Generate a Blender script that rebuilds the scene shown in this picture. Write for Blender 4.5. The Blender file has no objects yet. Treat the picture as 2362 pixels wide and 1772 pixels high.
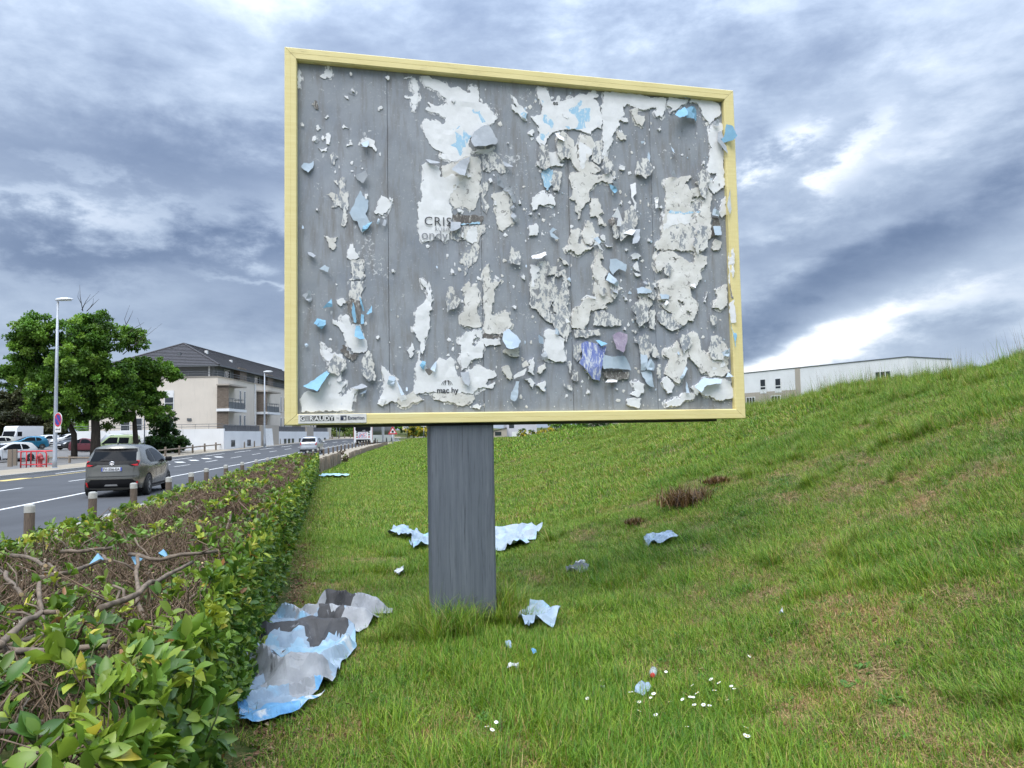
import bpy, bmesh, math, random
import numpy as np
from mathutils import Vector, Matrix, Euler
from mathutils.geometry import delaunay_2d_cdt

random.seed(7); rng = np.random.default_rng(7)
SC = bpy.context.scene
COL = SC.collection
R = math.radians

# ---------------------------------------------------------------- camera
EYE = 1.65
cd = bpy.data.cameras.new('camera'); cam = bpy.data.objects.new('camera', cd); COL.objects.link(cam)
cd.sensor_width = 36.0; cd.lens = 36.0 * 1767.7 / 2362.0; cd.clip_start = 0.05; cd.clip_end = 4000
_p, _r = 0.0636, -0.0188
_F = Vector((0, math.cos(_p), math.sin(_p))); _U = Vector((0, -math.sin(_p), math.cos(_p))); _R = Vector((1, 0, 0))
_R2 = _R * math.cos(_r) + _U * math.sin(_r); _U2 = -_R * math.sin(_r) + _U * math.cos(_r)
cam.matrix_world = Matrix(((_R2.x, _U2.x, -_F.x, 0), (_R2.y, _U2.y, -_F.y, 0), (_R2.z, _U2.z, -_F.z, EYE), (0, 0, 0, 1)))
SC.camera = cam

# ---------------------------------------------------------------- sky, sun, exposure
SUN_EL, SUN_AZ = R(58), R(200)      # azimuth clockwise from +Y (behind and left of the camera)
world = bpy.data.worlds.new('World'); SC.world = world; world.use_nodes = True
def build_world():
    nt = world.node_tree; N = nt.nodes; L = nt.links; N.clear()
    def math_(op, a, b=None, c=None, clamp=False):
        n = N.new('ShaderNodeMath'); n.operation = op; n.use_clamp = clamp
        for i, v in enumerate((a, b, c)):
            if v is None: continue
            if isinstance(v, (int, float)): n.inputs[i].default_value = v
            else: L.new(v, n.inputs[i])
        return n.outputs[0]
    def mixc(f, a, b):
        n = N.new('ShaderNodeMix'); n.data_type = 'RGBA'
        for i, v in ((0, f), (6, a), (7, b)):
            if isinstance(v, (int, float)): n.inputs[i].default_value = v
            elif isinstance(v, tuple): n.inputs[i].default_value = (*v, 1)
            else: L.new(v, n.inputs[i])
        return n.outputs[2]
    tc = N.new('ShaderNodeTexCoord'); sep = N.new('ShaderNodeSeparateXYZ'); L.new(tc.outputs['Generated'], sep.inputs[0])
    X, Y, Z = sep.outputs
    zz = math_('MAXIMUM', Z, 0.0)
    den = math_('ADD', zz, 0.28)
    px, py = math_('DIVIDE', X, den), math_('DIVIDE', Y, den)
    comb = N.new('ShaderNodeCombineXYZ'); L.new(px, comb.inputs[0]); L.new(py, comb.inputs[1]); comb.inputs[2].default_value = 3.7
    def noise(scale, detail, rough, dist, sx=1.0, sy=1.0, rot=0.0, off=0.0):
        mp = N.new('ShaderNodeMapping'); mp.inputs['Scale'].default_value = (sx, sy, 1); mp.inputs['Rotation'].default_value = (0, 0, rot); mp.inputs['Location'].default_value = (off, off * .7, 0)
        L.new(comb.outputs[0], mp.inputs[0])
        n = N.new('ShaderNodeTexNoise'); n.inputs['Scale'].default_value = scale; n.inputs['Detail'].default_value = detail
        n.inputs['Roughness'].default_value = rough; n.inputs['Distortion'].default_value = dist
        L.new(mp.outputs[0], n.inputs[0]); return n.outputs[0]
    n1 = noise(0.80, 6, .50, .15, 1.0, 1.2, R(35), 4.0)
    base = math_('MULTIPLY_ADD', n1, .66, 0.25)
    az = math_('ARCTAN2', X, Y); el = math_('ARCSINE', Z)
    c2 = N.new('ShaderNodeCombineXYZ'); L.new(az, c2.inputs[0]); L.new(math_('MULTIPLY', el, 2.1), c2.inputs[1]); c2.inputs[2].default_value = 1.3
    def puff(scale, detail, rough, dist):
        n = N.new('ShaderNodeTexNoise'); n.inputs['Scale'].default_value = scale; n.inputs['Detail'].default_value = detail; n.inputs['Roughness'].default_value = rough; n.inputs['Distortion'].default_value = dist
        L.new(c2.outputs[0], n.inputs[0]); return n.outputs[0]
    n2 = puff(5.2, 9, .60, .15); n3 = puff(11.0, 10, .62, .1)
    base = math_('MULTIPLY_ADD', math_('SUBTRACT', n2, .5), .80, base); base = math_('MULTIPLY_ADD', math_('SUBTRACT', n3, .5), .27, base)
    wob = math_('MULTIPLY', math_('ADD', math_('SUBTRACT', n2, .5), math_('MULTIPLY', math_('SUBTRACT', n3, .5), .9)), .36)
    wob2 = math_('MULTIPLY', math_('SUBTRACT', n1, .5), .16)
    azw = math_('ADD', az, math_('MULTIPLY', wob, .8)); elw = math_('ADD', el, math_('ADD', math_('MULTIPLY', wob, .42), wob2))
    # broad cloud masses: azimuth, elevation, half widths, tilt, amount
    for a0, e0, sa, se, tilt, amt in CLOUDS:
        da = math_('SUBTRACT', azw, a0); de = math_('SUBTRACT', math_('SUBTRACT', elw, e0), math_('MULTIPLY', da, tilt))
        q = math_('ADD', math_('POWER', math_('DIVIDE', da, sa), 2.0), math_('POWER', math_('DIVIDE', de, se), 2.0))
        g = math_('EXPONENT', math_('MULTIPLY', q, -1.0))
        base = math_('MULTIPLY_ADD', g, amt, base)
    base = math_('MINIMUM', math_('MAXIMUM', base, 0.0), 1.0)
    ramp = N.new('ShaderNodeValToRGB'); L.new(base, ramp.inputs[0]); cr = ramp.color_ramp; cr.interpolation = 'B_SPLINE'
    stops = [(c_[0], tuple(v*SKY_GAIN for v in c_[1])) for c_ in [(0.0, (.110, .160, .275)), (.25, (.178, .240, .370)), (.45, (.280, .352, .490)), (.62, (.41, .50, .645)), (.8, (.68, .76, .885)), (1.0, (1.08, 1.09, 1.11))]]
    while len(cr.elements) < len(stops): cr.elements.new(.5)
    for e, (p, c) in zip(cr.elements, stops): e.position = p; e.color = (*c, 1)
    # overcast skies brighten towards the zenith
    lum = math_('MULTIPLY_ADD', math_('POWER', zz, 3.0), SKY_ZENITH, 1.0)
    vm = N.new('ShaderNodeVectorMath'); vm.operation = 'SCALE'; L.new(ramp.outputs[0], vm.inputs[0]); L.new(math_('MULTIPLY', lum, 10.0), vm.inputs['Scale'])
    sky = N.new('ShaderNodeTexSky'); sky.sky_type = 'NISHITA'; sky.sun_disc = False; sky.sun_elevation = SUN_EL; sky.sun_rotation = SUN_AZ
    col = mixc(.95, sky.outputs[0], vm.outputs[0])
    bg = N.new('ShaderNodeBackground'); bg.inputs[1].default_value = 0.1; L.new(col, bg.inputs[0])
    out = N.new('ShaderNodeOutputWorld'); L.new(bg.outputs[0], out.inputs[0])
SKY_ZENITH = 4.2; SKY_GAIN = .48
CLOUDS = [
    (-.50, .212, .20, .032, -.10, -.42), (-.36, .325, .34, .050, .02, -.26), (-.52, .275, .13, .016, -.05, .16), (-.30, .245, .05, .045, -.5, .14), (-.36, .180, .10, .014, -.15, .20), (-.27, .205, .07, .018, -.1, -.10), (-.45, .09, .30, .05, 0, .06), (-.27, .165, .05, .014, -.1, .18),
    (.41, .178, .26, .034, .42, -.44), (.31, .118, .07, .026, .2, -.34), (.375, .092, .12, .022, .30, .80), (.55, .135, .10, .03, .1, .12), (.55, .03, .5, .025, 0, .16),
    (.353, .325, .045, .022, .35, .34), (.44, .315, .035, .028, .5, .24), (.58, .40, .14, .10, .3, .07), (.36, .50, .28, .10, -.1, .10), (.45, .225, .10, .014, .45, .16), (.33, .215, .10, .022, .3, -.12), (.52, .27, .10, .03, .4, -.08), (-.20, .275, .022, .010, 0, .26), (.0, .45, .3, .06, 0, -.06),
]
build_world()
sd = bpy.data.lights.new('sun', 'SUN'); sd.energy = 1.5; sd.angle = R(45); sd.color = (1, .96, .90)
sun = bpy.data.objects.new('sun', sd); COL.objects.link(sun)
_sd = Vector((math.sin(SUN_AZ) * math.cos(SUN_EL), math.cos(SUN_AZ) * math.cos(SUN_EL), math.sin(SUN_EL)))
sun.rotation_euler = _sd.to_track_quat('Z', 'Y').to_euler()
vs = SC.view_settings; vs.view_transform = 'Standard'; vs.look = 'None'; vs.exposure = 1.25; vs.gamma = 1.0; vs.use_curve_mapping = False
SC.render.resolution_x = 1024; SC.render.resolution_y = 768
SC.cycles.max_bounces = 5; SC.cycles.diffuse_bounces = 2; SC.cycles.transmission_bounces = 3; SC.cycles.transparent_max_bounces = 4
SC.cycles.use_adaptive_sampling = True; SC.cycles.adaptive_threshold = .022
SC.cycles.use_denoising = True

# ---------------------------------------------------------------- helpers
def lin(h):
    h = h.lstrip('#'); return tuple(((int(h[i:i+2], 16) / 255) / 12.92 if int(h[i:i+2], 16) / 255 <= .04045 else ((int(h[i:i+2], 16) / 255 + .055) / 1.055) ** 2.4) for i in (0, 2, 4))
class NT:
    def __init__(s, name, rough=.7, metal=0, spec=.5):
        s.m = bpy.data.materials.new(name); s.m.use_nodes = True; s.t = s.m.node_tree; s.N = s.t.nodes; s.L = s.t.links
        s.b = s.N['Principled BSDF']; s.b.inputs['Roughness'].default_value = rough; s.b.inputs['Metallic'].default_value = metal
        s.b.inputs['Specular IOR Level'].default_value = spec
        s.tc = None
    def co(s, scale=(1, 1, 1), rot=(0, 0, 0), world=False):
        mp = s.N.new('ShaderNodeMapping'); mp.inputs['Scale'].default_value = scale; mp.inputs['Rotation'].default_value = rot
        if world: g = s.N.new('ShaderNodeNewGeometry'); s.L.new(g.outputs['Position'], mp.inputs[0])
        else: g = s.N.new('ShaderNodeTexCoord'); s.L.new(g.outputs['Object'], mp.inputs[0])
        return mp.outputs[0]
    def noise(s, co, scale=5, detail=5, rough=.55, dist=0):
        n = s.N.new('ShaderNodeTexNoise'); n.inputs['Scale'].default_value = scale; n.inputs['Detail'].default_value = detail
        n.inputs['Roughness'].default_value = rough; n.inputs['Distortion'].default_value = dist; s.L.new(co, n.inputs[0]); return n.outputs[0]
    def ramp(s, f, stops, interp='LINEAR'):
        n = s.N.new('ShaderNodeValToRGB'); cr = n.color_ramp; cr.interpolation = interp
        while len(cr.elements) < len(stops): cr.elements.new(.5)
        for e, (p, c) in zip(cr.elements, stops):
            e.position = p; e.color = (c, c, c, 1) if isinstance(c, (int, float)) else (*c, 1)
        s.L.new(f, n.inputs[0]); return n.outputs[0]
    def mix(s, f, a, b, mode='MIX'):
        n = s.N.new('ShaderNodeMix'); n.data_type = 'RGBA'; n.blend_type = mode
        for i, v in ((0, f), (6, a), (7, b)):
            if isinstance(v, (int, float)): n.inputs[i].default_value = v
            elif isinstance(v, tuple): n.inputs[i].default_value = (*v, 1)
            else: s.L.new(v, n.inputs[i])
        return n.outputs[2]
    def math(s, op, a, b=0, clamp=False):
        n = s.N.new('ShaderNodeMath'); n.operation = op; n.use_clamp = clamp
        for i, v in enumerate((a, b)):
            if isinstance(v, (int, float)): n.inputs[i].default_value = v
            else: s.L.new(v, n.inputs[i])
        return n.outputs[0]
    def attr(s, name, inst=False):
        n = s.N.new('ShaderNodeAttribute'); n.attribute_name = name
        if inst: n.attribute_type = 'INSTANCER'
        return n.outputs['Color']
    def color(s, c):
        if isinstance(c, tuple): s.b.inputs['Base Color'].default_value = (*c, 1)
        else: s.L.new(c, s.b.inputs['Base Color'])
    def rough(s, f): s.L.new(f, s.b.inputs['Roughness'])
    def bump(s, f, strength=.3, dist=.01):
        n = s.N.new('ShaderNodeBump'); n.inputs['Strength'].default_value = strength; n.inputs['Distance'].default_value = dist
        s.L.new(f, n.inputs['Height']); s.L.new(n.outputs[0], s.b.inputs['Normal'])
def simple(name, c, rough=.6, metal=0, var=.12, scale=6, bump=0, spec=.5, world=False, stretch=(1, 1, 1)):
    m = NT(name, rough, metal, spec); n = m.noise(m.co(stretch, world=world), scale, 5)
    d = tuple(x * (1 - var) for x in c); u = tuple(min(1, x * (1 + var)) for x in c)
    m.color(m.ramp(n, [(.3, d), (.7, u)]))
    if bump: m.bump(n, bump, .01)
    return m.m
def leafmat(name, rough=.45, trans=.35, use_attr=True, ramp=None, bright=1.0):
    m = NT(name, rough, 0, .4)
    if use_attr: c = m.attr('Col')
    else:
        oi = m.N.new('ShaderNodeObjectInfo'); c = m.ramp(oi.outputs['Random'], ramp)
    m.color(c)
    tr = m.N.new('ShaderNodeBsdfTranslucent'); m.L.new(m.mix(.5, c, m.mix(1.0, c, (1.3, 1.25, .5), 'MULTIPLY')), tr.inputs[0])
    ms = m.N.new('ShaderNodeMixShader'); ms.inputs[0].default_value = trans
    m.L.new(m.b.outputs[0], ms.inputs[1]); m.L.new(tr.outputs[0], ms.inputs[2])
    m.L.new(ms.outputs[0], m.N['Material Output'].inputs[0]); return m.m

def link(o, parent=None):
    COL.objects.link(o)
    if parent is not None: o.parent = parent
    return o
def mesh_np(name, V, F, mats, col=None, smooth=False, midx=None, uv=None):
    """V (n,3); F list of arrays of polygons, each (k, nverts)"""
    me = bpy.data.meshes.new(name); V = np.asarray(V, np.float32); me.vertices.add(len(V)); me.vertices.foreach_set('co', V.ravel())
    if not isinstance(F, list): F = [F]
    F = [np.asarray(f, np.int32) for f in F if len(f)]
    loops = np.concatenate([f.ravel() for f in F]); tot = np.concatenate([np.full(len(f), f.shape[1], np.int32) for f in F])
    start = np.concatenate([[0], np.cumsum(tot)[:-1]]).astype(np.int32)
    me.loops.add(len(loops)); me.loops.foreach_set('vertex_index', loops)
    me.polygons.add(len(tot)); me.polygons.foreach_set('loop_start', start); me.polygons.foreach_set('loop_total', tot)
    if midx is not None: me.polygons.foreach_set('material_index', np.asarray(midx, np.int32))
    me.polygons.foreach_set('use_smooth', np.full(len(tot), smooth))
    if col is not None:
        a = me.attributes.new('Col', 'FLOAT_COLOR', 'POINT'); c4 = np.ones((len(V), 4), np.float32); c4[:, :3] = col; a.data.foreach_set('color', c4.ravel())
    for m in (mats if isinstance(mats, (list, tuple)) else [mats]): me.materials.append(m)
    me.update(calc_edges=True); me.validate(); return me
def obj(name, V, F, mat, parent=None, smooth=False, col=None, midx=None, loc=None, rotz=None):
    if isinstance(F, list) and len(F) and not isinstance(F[0], np.ndarray):
        by = {}
        for f in F: by.setdefault(len(f), []).append(f)
        F = [np.array(v) for v in by.values()]
    o = bpy.data.objects.new(name, mesh_np(name, V, F, mat, col, smooth, midx)); link(o, parent)
    if loc is not None: o.location = loc
    if rotz is not None: o.rotation_euler[2] = rotz
    return o
def tag(o, label=None, cat=None, group=None, kind=None):
    if label: o['label'] = label
    if cat: o['category'] = cat
    if group: o['group'] = group
    if kind: o['kind'] = kind
    return o
def empty(name, loc, label, cat, rz=0, group=None):
    o = bpy.data.objects.new(name, None); o.empty_display_size = .2; link(o); o.location = loc; o.rotation_euler[2] = rz
    return tag(o, label, cat, group)
def copy_tree(o, parent=None):
    c = o.copy(); COL.objects.link(c); c.parent = parent
    for ch in list(o.children): copy_tree(ch, c)
    return c
class MB:
    """collects simple solids into one mesh"""
    def __init__(s): s.V = []; s.F = []
    def add(s, V, F):
        o = len(s.V); s.V += [tuple(v) for v in V]; s.F += [tuple(i + o for i in f) for f in F]; return s
    def box(s, x0, x1, y0, y1, z0, z1, bev=0):
        if bev <= 0:
            V = [(x, y, z) for z in (z0, z1) for y in (y0, y1) for x in (x0, x1)]
            return s.add(V, [(0, 2, 3, 1), (4, 5, 7, 6), (0, 1, 5, 4), (2, 6, 7, 3), (0, 4, 6, 2), (1, 3, 7, 5)])
        b = bev; V = []
        def ring(z, i): return [(x0 + i, y0 + b, z), (x0 + b, y0 + i, z), (x1 - b, y0 + i, z), (x1 - i, y0 + b, z), (x1 - i, y1 - b, z), (x1 - b, y1 - i, z), (x0 + b, y1 - i, z), (x0 + i, y1 - b, z)]
        V = ring(z0, b * .6) + ring(z0 + b, 0) + ring(z1 - b, 0) + ring(z1, b * .6)
        F = [tuple(range(7, -1, -1)), tuple(range(24, 32))]
        for k in range(3):
            for i in range(8): j = (i + 1) % 8; F.append((k*8+i, k*8+j, k*8+8+j, k*8+8+i))
        return s.add(V, F)
    def tube(s, pts, rad, n=8, cap=True):
        pts = [Vector(p) for p in pts]; rad = rad if isinstance(rad, (list, tuple)) else [rad] * len(pts)
        o = len(s.V); up = Vector((0.13, .21, .97))
        for i, p in enumerate(pts):
            t = (pts[min(i + 1, len(pts) - 1)] - pts[max(i - 1, 0)]).normalized()
            a = t.cross(up); a = a.normalized() if a.length > .05 else t.cross(Vector((1, 0, 0))).normalized(); b = t.cross(a)
            for k in range(n):
                an = 2 * math.pi * k / n; s.V.append(tuple(p + (a * math.cos(an) + b * math.sin(an)) * rad[i]))
        for i in range(len(pts) - 1):
            for k in range(n): s.F.append((o + i*n + k, o + i*n + (k+1) % n, o + (i+1)*n + (k+1) % n, o + (i+1)*n + k))
        if cap: s.F.append(tuple(o + k for k in range(n - 1, -1, -1))); s.F.append(tuple(o + (len(pts)-1)*n + k for k in range(n)))
        return s
    def lathe(s, prof, n=16, c=(0, 0, 0)):
        o = len(s.V)
        for r, z in prof:
            for k in range(n): an = 2*math.pi*k/n; s.V.append((c[0] + r*math.cos(an), c[1] + r*math.sin(an), c[2] + z))
        for i in range(len(prof) - 1):
            for k in range(n): s.F.append((o+i*n+k, o+i*n+(k+1) % n, o+(i+1)*n+(k+1) % n, o+(i+1)*n+k))
        s.F.append(tuple(o + k for k in range(n - 1, -1, -1))); s.F.append(tuple(o + (len(prof)-1)*n + k for k in range(n)))
        return s
    def prism(s, poly, y0, y1):
        """poly in xz, extruded along y"""
        n = len(poly); V = [(x, y0, z) for x, z in poly] + [(x, y1, z) for x, z in poly]
        return s.add(V, [tuple(range(n)), tuple(range(2*n-1, n-1, -1))] + [(i, i + n, (i+1) % n + n, (i+1) % n) for i in range(n)])
    def build(s, name, mat, parent=None, smooth=False, **k):
        return obj(name, s.V, s.F, mat, parent, smooth, **k)
# value noise on arrays
_PERM = rng.random((256, 256)).astype(np.float32)
def vnoise(x, y):
    xi = np.floor(x).astype(int); yi = np.floor(y).astype(int); fx = x - xi; fy = y - yi
    fx = fx*fx*(3-2*fx); fy = fy*fy*(3-2*fy)
    g = lambda a, b: _PERM[a & 255, b & 255]
    return (g(xi, yi)*(1-fx) + g(xi+1, yi)*fx)*(1-fy) + (g(xi, yi+1)*(1-fx) + g(xi+1, yi+1)*fx)*fy
def fbm(x, y, o=4):
    s = 0; a = .5; t = 0
    for i in range(o): s = s + a*vnoise(x*2**i + 17*i, y*2**i + 31*i); t += a; a *= .5
    return s/t
def sstep(a, b, x): t = np.clip((x-a)/(b-a), 0, 1); return t*t*(3-2*t)
def text_mesh(name, body, size, mat, parent, loc, rot, align='LEFT', spacing=1.0, sx=1.0, bold=0.0):
    cu = bpy.data.curves.new(name, 'FONT'); cu.body = body; cu.size = size; cu.align_x = align; cu.space_character = spacing; cu.offset = bold; cu.resolution_u = 3
    t = bpy.data.objects.new('tmp', cu); COL.objects.link(t); dg = bpy.context.evaluated_depsgraph_get()
    me = bpy.data.meshes.new_from_object(t.evaluated_get(dg)); bpy.data.objects.remove(t); me.name = name; me.materials.clear(); me.materials.append(mat)
    o = bpy.data.objects.new(name, me); link(o, parent); o.location = loc; o.rotation_euler = rot; o.scale = (sx, 1, 1); return o

# ---------------------------------------------------------------- terrain
XBT = np.array([(-40, 2.2), (11.5, -7.22), (27, -10.1), (57, -14.4), (76, -16.5), (98, -18.4), (120, -19.0), (150, -17), (190, -8), (230, 8), (270, 30), (330, 70)])
XLT = np.array([(-40, -10.5), (0, -17.5), (19, -20.9), (34, -23.6), (45, -25.4), (60, -26.8), (75, -27.6), (100, -28.2), (120, -28.2), (150, -26), (190, -17), (230, -1), (270, 21), (330, 61)])
def XB(y): return np.interp(y, XBT[:, 0], XBT[:, 1])     # line of the bollards on the near kerb
def XL(y): return np.interp(y, XLT[:, 0], XLT[:, 1])     # far kerb
HB = np.array([(-10, 3.3), (10, 2.95), (13, 2.75), (17, 2.45), (22, 2.15), (30, 1.85), (37, 1.72), (49, 1.25), (70, .95), (95, .6), (120, .4), (200, .2)])
def base_z(x, y):
    s = np.maximum(0, y-50)
    return .0075*s + .011*np.minimum(s, 80)*sstep(20, 34, -x - .12*y*0)
def gz(x, y):
    x = np.asarray(x, float); y = np.asarray(y, float)
    u = .98*x + .19*y
    t = np.clip((u-1.7)/(11.2-1.7), 0, 1.0)
    prof = t*t*(3-2*t)*.75 + .25*t
    h = np.interp(y, HB[:, 0], HB[:, 1])*prof - .06*np.maximum(0, u-12.5)*np.exp(-np.maximum(0, u-12.5)/40)
    rough = (fbm(x*.9, y*.9, 3)-.5)*.16*sstep(.6, 3, u) + (fbm(x*.35+9, y*.35, 2)-.5)*.5*sstep(3, 9, u)*.7
    return base_z(x, y) + h + rough

# ---------------------------------------------------------------- ground materials
def ground_mat():
    m = NT('meadow_soil', .95, 0, .2); c = m.co(world=True)
    a = m.noise(c, .55, 6, .6); b = m.noise(c, 9, 6, .65); d = m.noise(c, 60, 3, .6)
    g = m.ramp(b, [(.3, (.022, .048, .008)), (.55, (.045, .085, .014)), (.75, (.085, .095, .028))])
    s = m.ramp(d, [(.3, (.075, .058, .026)), (.7, (.20, .155, .075))])
    k = m.math('MULTIPLY', m.math('SUBTRACT', m.math('ADD', a, m.math('MULTIPLY', b, .5)), .68), 4.5, True)
    m.color(m.mix(k, g, s)); m.bump(b, .6, .03); return m.m
M_GROUND = ground_mat()
def asphalt(name, c, sc=.35):
    m = NT(name, .85, 0, .3); co = m.co(world=True); a = m.noise(co, 140, 3, .7); b = m.noise(co, sc, 5, .6); s2 = m.noise(m.co((.5, .06, 1), (0, 0, R(11)), world=True), 3, 4, .6)
    v = m.math('ADD', m.math('MULTIPLY', a, .35), m.math('ADD', m.math('MULTIPLY', b, .4), m.math('MULTIPLY', s2, .25)))
    m.color(m.ramp(v, [(.3, tuple(x*.72 for x in c)), (.7, tuple(x*1.3 for x in c))])); m.bump(a, .25, .004); return m.m
M_ROAD = asphalt('road_asphalt', (.070, .073, .079))
M_LOT = asphalt('lot_asphalt', (.16, .155, .15))
M_PATH = asphalt('sandy_path', (.30, .26, .20), .8)
M_KERB = simple('kerb_concrete', (.33, .32, .30), .85, var=.2, scale=9, bump=.2, world=True)
M_LINE = simple('white_line_paint', (.72, .72, .70), .6, var=.16, scale=4, world=True)
M_YLINE = simple('yellow_line_paint', (.62, .48, .17), .6, var=.2, scale=4, world=True)

def axis(segs):
    out = [segs[0][0]]
    for a, b, st in segs:
        n = max(1, int(round((b-a)/st))); out += list(np.linspace(a, b, n+1)[1:])
    return np.array(out)
xs = axis([(-900, -120, 60), (-120, -40, 4), (-40, -6, 1.2), (-6, 16, .22), (16, 40, 1.5), (40, 120, 8), (120, 900, 60)])
ys = axis([(-60, 0, 5), (0, 26, .25), (26, 60, .7), (60, 140, 2.5), (140, 300, 10), (300, 1200, 75)])
GX, GY = np.meshgrid(xs, ys)
under = sstep(0, .8, (XB(GY)+2.0) - GX)*sstep(0, 4, GX - (XL(GY)-70))   # the road bed lies under its own sheets
GZ = gz(GX, GY) - .16*under*(GY < 330)
nx, ny = len(xs), len(ys); idx = np.arange(nx*ny).reshape(ny, nx)
F = np.stack([idx[:-1, :-1], idx[:-1, 1:], idx[1:, 1:], idx[1:, :-1]], -1).reshape(-1, 4)
tag(obj('ground', np.stack([GX, GY, GZ], -1).reshape(-1, 3), F, M_GROUND, smooth=True), 'grassy verge and bank around the billboard', None, kind='structure')

RY = axis([(-20, 60, 2), (60, 330, 5)])
def ribbon(name, fa, fb, mat, z, ya=-20, yb=330, cols=6, top=None, label=None, parent=None):
    y = RY[(RY >= ya-1e-6) & (RY <= yb+1e-6)]
    y = np.unique(np.concatenate([[ya], y, [yb]])); t = np.linspace(0, 1, cols)
    X = fa(y)[:, None]*(1-t) + fb(y)[:, None]*t; Y = np.repeat(y[:, None], cols, 1); Z = base_z(X, Y) + z
    n = len(y); i = np.arange(n*cols).reshape(n, cols); F = [np.stack([i[:-1, :-1], i[:-1, 1:], i[1:, 1:], i[1:, :-1]], -1).reshape(-1, 4)]
    V = np.stack([X, Y, Z], -1).reshape(-1, 3)
    if top:                                                         # a kerb: skirts down to the road
        V = np.concatenate([V, V - [0, 0, top]]); k = n*cols
        e1 = np.stack([i[:-1, 0], i[1:, 0], i[1:, 0]+k, i[:-1, 0]+k], -1); e2 = np.stack([i[:-1, -1]+k, i[1:, -1]+k, i[1:, -1], i[:-1, -1]], -1); F += [e1, e2]; F = [np.concatenate(F)]
    o = obj(name, V, F, mat, parent); tag(o, label, None, kind='structure' if parent is None else None); return o
C_ = lambda f, d: (lambda y: f(y)+d)
road = ribbon('road', C_(XL, .0), C_(XB, -.45), M_ROAD, 0.0, label='dark asphalt road')
ribbon('kerb', C_(XB, -.45), C_(XB, -.30), M_KERB, .11, top=.16, cols=2, label='concrete kerb on the near side of the road')
ribbon('path', C_(XB, -.30), C_(XB, 2.35), M_PATH, .105, cols=5, label='sandy footpath between bollards and hedge')
ribbon('kerb', C_(XL, -.16), C_(XL, .0), M_KERB, .10, top=.16, cols=2, label='concrete kerb on the far side of the road')
ribbon('pavement', C_(XL, -3.6), C_(XL, -.16), M_PATH, .095, cols=5, label='sandy pavement on the far side of the road')
ribbon('parking_lot', C_(XL, -75), C_(XL, -3.6), M_LOT, .02, ya=30, yb=140, cols=24, label='grey parking lot on the left')
# painted markings, each its own sheet 4 mm above the asphalt
def mark(x0, x1, y0, y1, mat=M_LINE, z=.005):
    ribbon('road_marking', x0, x1, mat, z, ya=y0, yb=y1, cols=2, parent=road)
mark(C_(XB, -4.07), C_(XB, -3.93), -10, 170)
for k in range(24):
    y0 = 10 + k*7.2; mark(C_(XB, -7.55-.06 + .02*k), C_(XB, -7.55+.06+.02*k), y0, y0+3.4)
for a, b in ((8, 15), (20, 33.5), (39.5, 43.8), (49, 54), (57, 62), (65, 70), (73, 78), (81, 86), (89, 94)): mark(C_(XL, .95), C_(XL, 1.1), a, b)
mark(lambda y: -22.2 - .36*(y-32.8)*0 - (y-33.2)*.15, lambda y: -21.6 - (y-33.2)*.15, 32.6, 35.2, M_YLINE, .009)
mark(lambda y: -21.6-(y-33)*.17, lambda y: -21.45-(y-33)*.17, 34.6, 44, M_YLINE, .009)
for k in range(5):                                                   # hatch bars before the building
    y0 = 50 + k*3.0; mark(lambda y, y0=y0: XL(y)+3.0 - (y-y0)*.5, lambda y, y0=y0: XL(y)+3.6 - (y-y0)*.5, y0, y0+1.6)

# ---------------------------------------------------------------- billboard
BY = .2407; BO = Vector((-1.867, 6.274, EYE+.0955)); BD = Vector((math.cos(BY), math.sin(BY), 0))
U0 = 1.485; ZB = BO.z
bb = empty('billboard', (BO + BD*U0)*1, 'large yellow framed billboard with torn poster scraps on a grey post', 'billboard', BY)
bb.location.z = 0
def bl(u, v, d=0): return (u-U0, d, v+ZB)                            # u right, v up, d behind the frame's front plane
def frame_mat():
    m = NT('yellow_frame_paint', .42, 0, .5); c = m.co()
    a = m.noise(m.co((1, 1, 14)), 3, 6, .65); b = m.noise(c, 2.2, 6, .6, .4); d = m.noise(m.co((1.2, 1, 30)), 6, 5, .7)
    col = m.ramp(a, [(.3, (.69, .585, .26)), (.7, (.77, .67, .33))])
    g = m.math('MULTIPLY', m.math('SUBTRACT', m.math('MULTIPLY', b, d), .30), 3.2, True)
    sp = m.N.new('ShaderNodeSeparateXYZ'); tc = m.N.new('ShaderNodeTexCoord'); m.L.new(tc.outputs['Object'], sp.inputs[0])
    topk = m.math('MULTIPLY', m.math('SUBTRACT', sp.outputs[2], ZB+2.9), 9, True)   # rain grime collects along the top rail
    g = m.math('MULTIPLY', g, m.math('ADD', m.math('MULTIPLY', topk, 1.1), .22))
    m.color(m.mix(g, col, (.20, .15, .06))); m.rough(m.ramp(a, [(.3, .35), (.7, .55)])); return m.m
M_FRAME = frame_mat()
W_, H_ = 4.2, 3.195
def rail(n, p0, p1, q1, q0, groove):
    """outer edge p0-p1, inner edge q1-q0 in the front plane; moulded section swept between mitred ends"""
    prof = [(0, .16), (0, .006), (.06, 0), (.46, 0), (.47, .0014), (.485, .0014), (.495, 0), (.90, 0), (.95, .008), (1, .014), (1, .065)]
    V = []; F = []
    for (a, b) in ((p0, q0), (p1, q1)):
        for t, d in prof: V.append(bl(a[0]+(b[0]-a[0])*t, a[1]+(b[1]-a[1])*t, d))
    k = len(prof)
    for i in range(k-1): F.append((i, i+1, k+i+1, k+i))
    F.append((k-1, 0, k, 2*k-1)); F.append(tuple(range(k-1, -1, -1))); F.append(tuple(range(k, 2*k)))
    return obj('frame_rail', V, F, M_FRAME, bb)
g = .0015; fw = .103
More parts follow.
